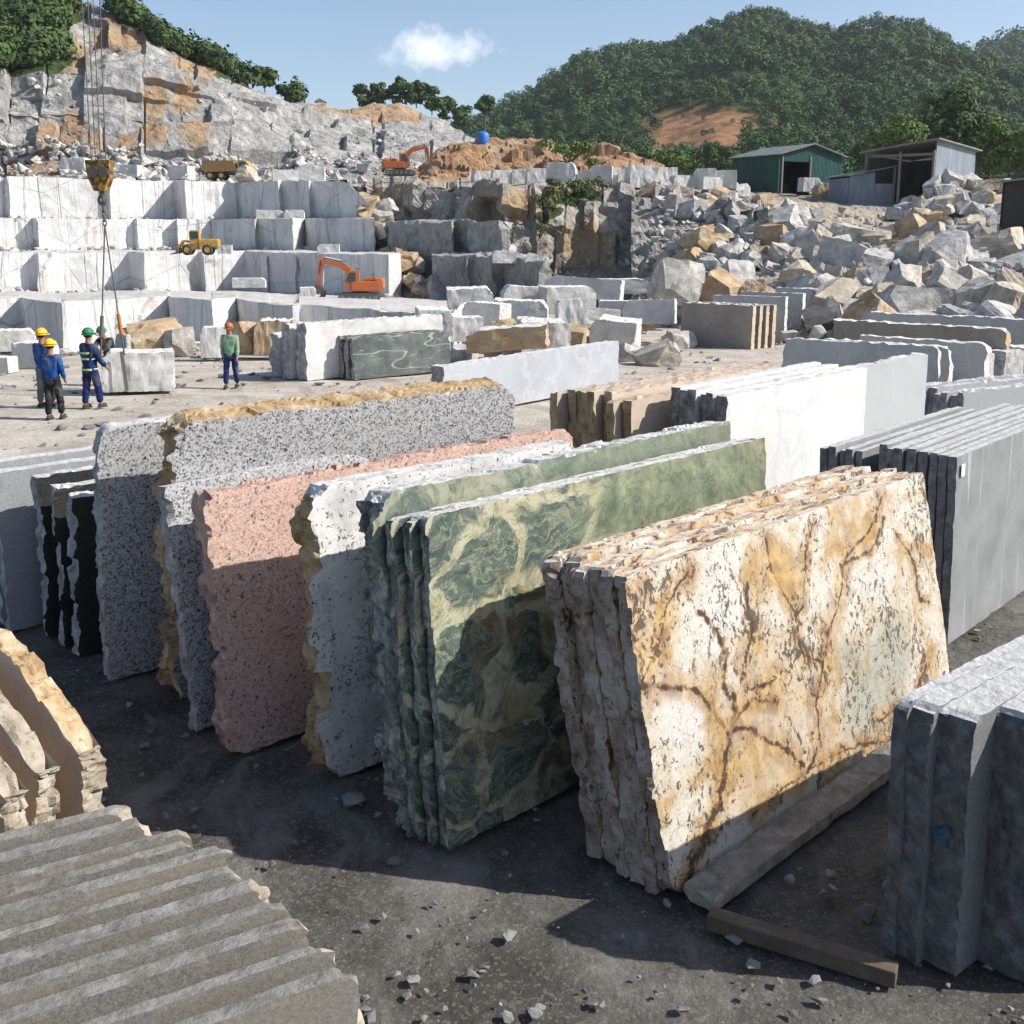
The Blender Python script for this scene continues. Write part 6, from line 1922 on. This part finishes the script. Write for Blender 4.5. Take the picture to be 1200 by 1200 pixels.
p = U(267, 211, 111)
t = thing('dump_truck', 'old brown yellow dump truck loaded with rock on the top level', 'dump truck', tuple(p), 0, None, 0.72)
for x in (-2.2, -0.6, 2.3):
    for y in (-1.0, 1.0): wheel(t, x, y, 0.6, 0.6, 0.45)
MB().box((0, 0, 0.85), (6.0, 1.0, 0.35)).build('chassis', M['track'], t)
MB().prism([(-3.4, 1.3), (-3.1, 2.6), (1.2, 2.6), (1.5, 1.15), (-2.6, 1.05)], -1.25, 1.25).build('dump_bed', M['rust_paint'], t)
c = MB().prism([(1.7, 0.9), (3.4, 0.9), (3.4, 1.8), (2.9, 2.6), (1.7, 2.6)], -1.1, 1.1).build('cab', M['yellow_paint'], t)
for y in (-1.13, 1.13): MB().prism([(1.95, 1.75), (3.1, 1.75), (2.8, 2.4), (1.95, 2.4)], y - 0.02, y + 0.02).build('window', M['glass'], c)
for k in range(5):
    put_rock(p + np.array([(-2.6 + 0.85 * k) * 0.72, 0.2, 1.95]), 1.0, 'stone riding in the bed of the old dump truck', 'stones in the dump truck', False, name='loaded_stone', cat='stone')
put_rock(U(290, 206, 110), 2.0, 'pale boulder in front of the dump truck on the top level', None, False)

# ------------------------------------------------------------------ crane tackle and the slung block
D = 26.9
hz = U(117, 195, D)
hz = np.array([hz[0], D, 0])
def zat(py): return U(117, py, D)[2]
zt, zb = zat(188), zat(224)
t = thing('hook_block', 'rusty yellow crane hook block hanging above the slung stone', 'hook block', (hz[0], D, zb))
h = zt - zb
hb = MB().prism([(-0.3, h), (0.3, h), (0.26, h * 0.45), (0.13, 0.0), (-0.13, 0.0), (-0.26, h * 0.45)], -0.17, 0.17).build('cheek_plate', M['hook_paint'], t)
sv_ = MB()
for x in (-0.12, 0.12): sv_.cyl((x, 0, h * 0.62), (0, 1, 0), 0.13, 0.4, 16)
sv_.build('sheave', M['track'], t)
MB().tube([(0, 0, 0.05), (0, 0, -0.12)], 0.05, 8).build('swivel', M['track'], t)
hk = [(0.09 * math.cos(a), 0, -0.22 + 0.10 * math.sin(a)) for a in np.linspace(PI * 0.5, PI * 2.2, 12)]
MB().tube(hk, [0.035] * 8 + [0.03, 0.025, 0.02, 0.012], 8).build('hook', M['track'], t)
ct = NT('steel rope', 0.6, 0.3).done((0.09, 0.085, 0.08))
M['rope'] = ct
for k, (xt, xb) in enumerate([(96, 107), (103, 112), (109, 118), (117, 124)]):
    a = U(xb, 190, D); b = U(xt, 0, D + 0.2)
    b2 = a + (b - a) * 2.2
    o = MB().tube([tuple(a), tuple(b2)], 0.014, 6).build('hoist_rope', ct)
    tag(o, '%s steel hoist rope running up from the crane hook block' % ['leftmost', 'second from left', 'third from left', 'rightmost'][k], 'rope', 'hoist ropes of the crane')
t = thing('lifting_chain', 'dark heavy chain hanging below the crane hook', 'chain', (hz[0] + 0.02, D, zat(226)))
zc = 0.0
total = zat(226) - zat(264)
nl = 7
for k in range(nl):
    MB().torus((0, 0, -total * (k + 0.5) / nl), total / nl * 0.62, 0.028, Matrix.Rotation(PI / 2 * (k % 2) + 0.4, 4, 'Z') @ Matrix.Diagonal((0.55, 1, 1, 1)), 14, 6).build('chain_link', M['track'], t, True)
p0 = np.array([hz[0] + 0.02, D, zat(264)])
for k, (px, py, dd, lab) in enumerate([(118, 420, 26.35, 'left sling leg running from the chain to the lifted block'), (146, 416, 26.6, 'right sling leg running from the chain to the lifted block')]):
    e = U(px, py, dd)
    m_ = p0 + (e - p0) * 0.68
    t = thing('sling', lab, 'sling', tuple(p0), 0, 'slings of the lifted block')
    MB().tube([(0, 0, 0), tuple(m_ - p0)], 0.02, 6).build('wire', ct, t)
    MB().tube([tuple(m_ - p0), tuple(m_ - p0 + (e - m_) * 0.5)], [0.045, 0.05], 8).build('tensioner', plain('orange shackle paint %d' % k, (0.4, 0.13, 0.03), 0.7, dirt=0.5) if k else M['track'], t)
    MB().tube([tuple(m_ - p0 + (e - m_) * 0.5), tuple(e - p0)], 0.022, 6).build('wire', ct, t)
# strap around the block
p = U(147, 459, 26.33)
o = MB().box((0, 0, 0.48), (0.09, 0.02, 1.0)).build('lifting_strap', plain('grey webbing', (0.17, 0.16, 0.14), 0.9))
o.location = (p[0], 26.44, p[2] + 0.02); o.rotation_euler = (0, math.radians(-4), math.radians(10))
tag(o, 'grey webbing strap wrapped round the lifted block', 'strap')

# ------------------------------------------------------------------ people
def skin_mesh(name, V, E_, R, mat, sub=2, crease=0):
    me = bpy.data.meshes.new(name)
    me.from_pydata([tuple(v) for v in V], E_, [])
    o = bpy.data.objects.new(name, me)
    COL.objects.link(o)
    sk = o.modifiers.new('s', 'SKIN')
    sk.use_smooth_shade = True
    for i, r in enumerate(R):
        me.skin_vertices[0].data[i].radius = (r, r) if not isinstance(r, tuple) else r
    me.skin_vertices[0].data[0].use_root = True
    ss = o.modifiers.new('d', 'SUBSURF')
    ss.levels = sub; ss.render_levels = sub
    dg = bpy.context.evaluated_depsgraph_get()
    dg.update()
    m2 = bpy.data.meshes.new_from_object(o.evaluated_get(dg))
    bpy.data.objects.remove(o)
    bpy.data.meshes.remove(me)
    m2.name = name
    if crease:
        co = np.array([v.co for v in m2.vertices]); nn = np.array([v.normal for v in m2.vertices])
        dd = 0.016 * fbm(co * np.array([9, 9, 14.]), 3, crease) + 0.012 * np.abs(fbm(co * np.array([5, 5, 20.]), 2, crease + 3))
        m2.vertices.foreach_set('co', (co + nn * dd[:, None]).astype(np.float32).ravel())
    m2.materials.clear()
    m2.materials.append(mat)
    return m2


CL = {}
def cloth(name, col):
    if name not in CL:
        t = NT(name, 0.9, 0.1)
        v = t.co('Object')
        f = t.noise(v, 9, 5, 0.6)
        cc = t.mix(t.math('MULTIPLY', t.ramp(t.noise(v, 4, 6, 0.7), [(0.5, 0.0), (0.68, 1.0)]), 0.45), t.ramp(f, [(0.35, tuple(q * 0.72 for q in col)), (0.6, col)]), (0.3, 0.28, 0.25))
        CL[name] = t.done(cc, t.noise(t.map(v, (1, 1, 0.5)), 14, 4), 0.5, 0.02)
    return CL[name]


SKIN = plain('brown skin', (0.3, 0.155, 0.09), 0.6, dirt=0.0)
HAIR = plain('black hair', (0.012, 0.011, 0.01), 0.6, dirt=0.0)


def person(loc, rz, label, jacket, trousers, helmet, band=None, H=1.68, stride=0.1, arms=((0.1, 0.0), (0.1, 0.0)), bend=0.0, look=0.0, group='workers on the quarry floor', second=None):
    """arms: (forward swing, elbow bend) for left and right; local +y is where the person faces"""
    t = thing('person', label, 'person', tuple(loc), rz, group, H / 1.72)
    # joints
    pel = np.array([0, 0, 0.92]); ang = bend
    def tor(x, y, z):      # torso point bent forward at the hip
        return np.array([x, y * math.cos(ang) + (z) * math.sin(ang), z * math.cos(ang) - y * math.sin(ang)]) + pel
    wa, ch, nb, hd0, hd1 = tor(0, 0, .14), tor(0, .01, .36), tor(0, 0, .53), tor(0, .015, .63), tor(0, .02, .74)
    J, E_, R = [], [], []
    def add(p, r, parent=None):
        J.append(np.array(p)); R.append(r)
        if parent is not None: E_.append((parent, len(J) - 1))
        return len(J) - 1
    i0 = add(pel, .105); i1 = add(wa, .10, i0); i2 = add(ch, .12, i1); i3 = add(nb, .075, i2); i4 = add(hd0, .062, i3); i5 = add(tor(0, .03, .69), .088, i4); i6 = add(tor(0, .02, .785), .082, i5)
    legs, armsJ = [], []
    for s, side in ((-1, 0), (1, 1)):
        st = stride * s
        hip = pel + np.array([s * .095, 0, -.06]); kn = np.array([s * .105, st * .55 + .03, .49]); an = np.array([s * .11, st, .09]); toe = an + np.array([s * .015, .14, -.05])
        a = add(hip, .08, i0); b = add(kn, .055, a); c = add(an, .036, b); add(an + np.array([0, .06, -.035]), .03, c)
        legs.append((hip, kn, an, toe))
        fw, el = arms[side]
        sh = tor(s * .185, 0, .46)
        ed = np.array([s * .10, math.sin(fw), -math.cos(fw)]); ed /= np.linalg.norm(ed)
        elb = sh + ed * .28
        f2 = fw + el
        wd = np.array([s * .03, math.sin(f2), -math.cos(f2)]); wd /= np.linalg.norm(wd)
        wr = elb + wd * .25
        a = add(sh, .062, i2); b = add(elb, .042, a); c = add(wr, .03, b); d_ = add(wr + wd * .075, .036, c)
        armsJ.append((sh, elb, wr, wd, s))
    body = skin_mesh('body', J, E_, R, SKIN)
    bm = bmesh.new(); bm.from_mesh(body)
    x = MB(); x.bm.free(); x.bm = bm
    fc = tor(0, .105, .70)
    x.ball(fc + np.array([0, .012, 0]), .018, 1, (0.8, 1.1, 1.3))                     # nose
    for s in (-1, 1):
        x.ball(tor(s * .034, .098, .725), .012, 1, (1.3, 0.6, 0.8))                    # eyes
        x.ball(tor(s * .088, .015, .71), .028, 1, (0.4, 0.8, 1.2))                     # ears
    x.ball(tor(0, .10, .655), .02, 1, (1.3, 0.5, 0.35))                               # mouth
    for sh, elb, wr, wd, s in armsJ:                                                    # fingers
        side = np.array([0, 1.0, 0]) - wd * wd[1]; side /= max(1e-6, np.linalg.norm(side))
        pal = wr + wd * .09
        for f, ln in zip((-1.5, -.5, .5, 1.5), (.055, .068, .072, .062)):
            b0 = pal + side * f * .017 - wd * .02; cu = np.array([-s * .014, 0, 0])
            x.tube([b0, b0 + wd * ln * .55, b0 + wd * ln + cu], [.009, .009, .007], 6)
        x.tube([wr + wd * .03 + side * .02, wr + wd * .06 + side * .05, wr + wd * .09 + side * .055], [.011, .010, .008], 6)
    bm.to_mesh(body); bm.free()
    for p_ in body.polygons: p_.use_smooth = True
    link(bpy.data.objects.new('body', body), t)
    # jacket
    V, E2, R2 = [], [], []
    def ad(p, r, par=None):
        V.append(np.array(p)); R2.append(r)
        if par is not None: E2.append((par, len(V) - 1))
        return len(V) - 1
    a0 = ad(tor(0, 0, -.11), .165); a1 = ad(wa, .152, a0); a2 = ad(ch, .168, a1); a3 = ad(tor(0, 0, .51), .098, a2)
    for sh, elb, wr, wd, s in armsJ:
        b = ad(sh + np.array([0, 0, .005]), .082, a2); c = ad(elb, .062, b); ad(wr - wd * .015, .05, c)
    link(bpy.data.objects.new('jacket', skin_mesh('jacket', V, E2, R2, jacket, 3, 5)), t)
    # trousers
    V, E2, R2 = [], [], []
    a0 = ad(pel + np.array([0, 0, -.02]), .14); ad(pel + np.array([0, 0, .11]), .125, a0)
    for hip, kn, an, toe in legs:
        b = ad(hip - np.array([0, 0, .03]), .118, a0); c = ad(kn, .082, b); ad(an + np.array([0, 0, .01]), .07, c)
    link(bpy.data.objects.new('trousers', skin_mesh('trousers', V, E2, R2, trousers, 3, 9)), t)
    for hip, kn, an, toe in legs:
        b = MB().ball(an + np.array([0, .055, -.035]), 1.0, 2, (.05, .135, .05))
        b.box(an + np.array([0, .055, -.075]), (.09, .26, .03), bev=.01)
        b.build('boot', M['tyre'], t, True)
    # helmet
    hm = MB()
    hc = tor(0, .015, .765)
    rot = Matrix.Rotation(-ang, 4, 'X')
    q = bmesh.ops.create_uvsphere(hm.bm, u_segments=20, v_segments=12, radius=1.0)
    bmesh.ops.delete(hm.bm, geom=[v for v in hm.bm.verts if v.co.z < -0.25], context='VERTS')
    bmesh.ops.transform(hm.bm, matrix=Matrix.Translation(Vector(hc)) @ rot @ Matrix.Diagonal((.118, .14, .125, 1)), verts=hm.bm.verts)
    hm.tube([Vector(hc) + rot @ Vector((.125 * math.cos(a), .148 * math.sin(a) + (.045 if math.sin(a) > 0.3 else 0), -.03)) for a in np.linspace(0, 2 * PI, 21)], .014, 6)
    hm.build('helmet', helmet, t, True)
    hr = MB().ball(tor(0, -.012, .715), 1.0, 2, (.088, .085, .07)); hr.build('hair', HAIR, t, True)
    if band is not None:
        for z, r in ((-.04, .172), (.2, .166), (.33, .176)):
            bb = MB()
            n_ = 22
            for dz in (0,):
                ring = []
                for k in range(n_):
                    a = 2 * PI * k / n_
                    ring.append((bb.bm.verts.new(tor(r * 1.02 * math.cos(a), r * 0.99 * math.sin(a), z - .022)), bb.bm.verts.new(tor(r * 1.02 * math.cos(a), r * 0.99 * math.sin(a), z + .022))))
                for k in range(n_):
                    a, b = ring[k], ring[(k + 1) % n_]
                    bb.bm.faces.new((a[0], b[0], b[1], a[1]))
            bb.build('reflective_band', band, t, True)
    return t


J_blue = cloth('blue work jacket', (0.012, 0.07, 0.25))
J_navy = cloth('navy work jacket', (0.012, 0.035, 0.10))
J_hiv = cloth('pale green work shirt', (0.22, 0.34, 0.24))
J_dark = cloth('dark work shirt', (0.03, 0.035, 0.04))
J_white = cloth('pale work shirt', (0.45, 0.45, 0.43))
T_dark = cloth('dark trousers', (0.022, 0.023, 0.027))
T_navy = cloth('navy trousers', (0.018, 0.03, 0.11))
T_grey = cloth('grey trousers', (0.14, 0.14, 0.14))
H_y = plain('yellow helmet shell', (0.75, 0.42, 0.02), 0.55, 0.3, dirt=0.35)
H_g = plain('green helmet shell', (0.01, 0.17, 0.07), 0.55, 0.3, dirt=0.35)
H_w = plain('white helmet shell', (0.75, 0.75, 0.73), 0.55, 0.3, dirt=0.35)
H_o = plain('orange helmet shell', (0.38, 0.12, 0.045), 0.6, 0.3, dirt=0.4)
B_y = plain('reflective lime tape', (0.5, 0.62, 0.35), 0.5, dirt=0.1)
B_w = plain('reflective silver tape', (0.62, 0.65, 0.66), 0.5, dirt=0.1)
person(G(65, 491), math.radians(-4), 'worker in bright blue jacket, dark trousers and yellow helmet, standing nearest', J_blue, T_dark, H_y, None, 1.66, 0.09, ((0.12, 0.3), (0.1, 0.35)))
person(G(55, 476.5), math.radians(-20), 'worker in blue half hidden behind the nearest yellow helmeted man', J_blue, T_grey, H_y, None, 1.74, 0.08, ((0.1, 0.2), (0.1, 0.2)))
person(G(109, 478), math.radians(-25), 'worker in navy suit with reflective bands and green helmet, facing the block', J_navy, T_navy, H_g, B_y, 1.76, 0.12, ((0.5, 0.9), (0.25, 0.5)))
pp = U(132, 452, 27.9); person((pp[0], 27.9, gz(0, 27.9)), math.radians(165), 'worker in green helmet bending over behind the lifted block', J_dark, T_dark, H_g, None, 1.68, 0.1, ((0.9, 0.4), (0.9, 0.4)), bend=0.42)
pp = U(150, 450, 28.9); person((pp[0], 28.9, gz(0, 28.9)), math.radians(150), 'worker in white helmet standing behind the lifted block', J_white, T_grey, H_w, None, 1.66, 0.06, ((0.2, 0.3), (0.2, 0.3)), bend=0.12)
person(G(272, 454), math.radians(178), 'worker in pale green shirt and orange helmet walking toward the viewer', J_hiv, T_navy, H_o, None, 1.66, 0.16, ((0.15, 0.2), (-0.1, 0.25)))

# ------------------------------------------------------------------ light and sky
SUN_EL, SUN_AZ = math.radians(38.5), math.radians(-6)     # azimuth measured from +x, negative = towards the viewer
sun = bpy.data.lights.new('sun', 'SUN')
sun.energy = 5.0
sun.angle = math.radians(0.5)
sun.color = (1.0, 0.955, 0.88)
so = bpy.data.objects.new('sun', sun)
sd = Vector((math.cos(SUN_EL) * math.cos(SUN_AZ), math.cos(SUN_EL) * math.sin(SUN_AZ), math.sin(SUN_EL)))
so.rotation_euler = (-sd).to_track_quat('-Z', 'Y').to_euler()
COL.objects.link(so)

W_ = bpy.data.worlds.new('World')
SC.world = W_
W_.use_nodes = True
wt = W_.node_tree
bg = wt.nodes['Background']
sky = wt.nodes.new('ShaderNodeTexSky')
sky.sky_type = 'NISHITA'
sky.sun_disc = False
sky.sun_elevation = SUN_EL
sky.sun_rotation = PI / 2 - SUN_AZ
sky.altitude = 100
sky.air_density = 0.9
sky.dust_density = 1.0
sky.ozone_density = 1.0
# one small fair weather cloud
def wn(t_, ins=None, **kw):
    n = wt.nodes.new(t_)
    for k, v in kw.items(): setattr(n, k, v)
    for k, v in (ins or {}).items():
        if isinstance(v, bpy.types.NodeSocket): wt.links.new(v, n.inputs[k])
        else: n.inputs[k].default_value = v
    return n
tc = wn('ShaderNodeTexCoord').outputs['Generated']
sp = wn('ShaderNodeSeparateXYZ', {0: tc}).outputs
def wm(op, a, b=0.0, clamp=False): return wn('ShaderNodeMath', {0: a, 1: b}, operation=op, use_clamp=clamp).outputs[0]
ax = wm('DIVIDE', sp[0], wm('MAXIMUM', sp[1], 0.05))
az_ = wm('DIVIDE', sp[2], wm('MAXIMUM', sp[1], 0.05))
cd = U(512, 62, 1.0)
cx = wm('DIVIDE', wm('SUBTRACT', ax, float(cd[0])), 0.046)
cz = wm('DIVIDE', wm('SUBTRACT', az_, float(cd[2] - CAMH)), 0.02)
cz2 = wm('MULTIPLY', cz, wm('ADD', 1.0, wm('MULTIPLY', wm('LESS_THAN', cz, 0.0), 0.5)))
rad = wm('SQRT', wm('ADD', wm('MULTIPLY', cx, cx), wm('MULTIPLY', cz2, cz2)))
nz = wn('ShaderNodeTexNoise', {'Vector': tc, 'Scale': 34.0, 'Detail': 10.0, 'Roughness': 0.66}).outputs[0]
nz2 = wn('ShaderNodeTexNoise', {'Vector': tc, 'Scale': 9.0, 'Detail': 3.0}).outputs[0]
dn = wm('ADD', wm('SUBTRACT', 1.05, rad), wm('ADD', wm('MULTIPLY', wm('SUBTRACT', nz, 0.5), 3.0), wm('MULTIPLY', wm('SUBTRACT', nz2, 0.5), 1.2)))
fac = wm('MULTIPLY', wm('MULTIPLY', wm('MULTIPLY', dn, 0.95, True), wm('GREATER_THAN', sp[1], 0.05)), 0.72)
mx = wn('ShaderNodeMix', {0: fac, 6: sky.outputs[0], 7: (8.2, 8.3, 8.6, 1)}, data_type='RGBA')
wt.links.new(mx.outputs[2], bg.inputs[0])
bg.inputs[1].default_value = 0.115
SC.view_settings.view_transform = 'Standard'
SC.view_settings.look = 'None'
SC.view_settings.gamma = 1
SC.view_settings.exposure = 0.5
SC.cycles.max_bounces = 6

# ------------------------------------------------------------------ air
hzm = bpy.data.materials.new('haze')
hzm.use_nodes = True
ht = hzm.node_tree
ht.nodes.remove(ht.nodes['Principled BSDF'])
pv = ht.nodes.new('ShaderNodeVolumePrincipled')
pv.inputs['Color'].default_value = (0.82, 0.9, 1.0, 1)
pv.inputs['Density'].default_value = 0.00013
pv.inputs['Anisotropy'].default_value = 0.3
ht.links.new(pv.outputs[0], ht.nodes['Material Output'].inputs['Volume'])
hb = MB().box((100, 600, 95), (1800, 1400, 200)).build('haze', hzm)
tag(hb, kind='stuff')
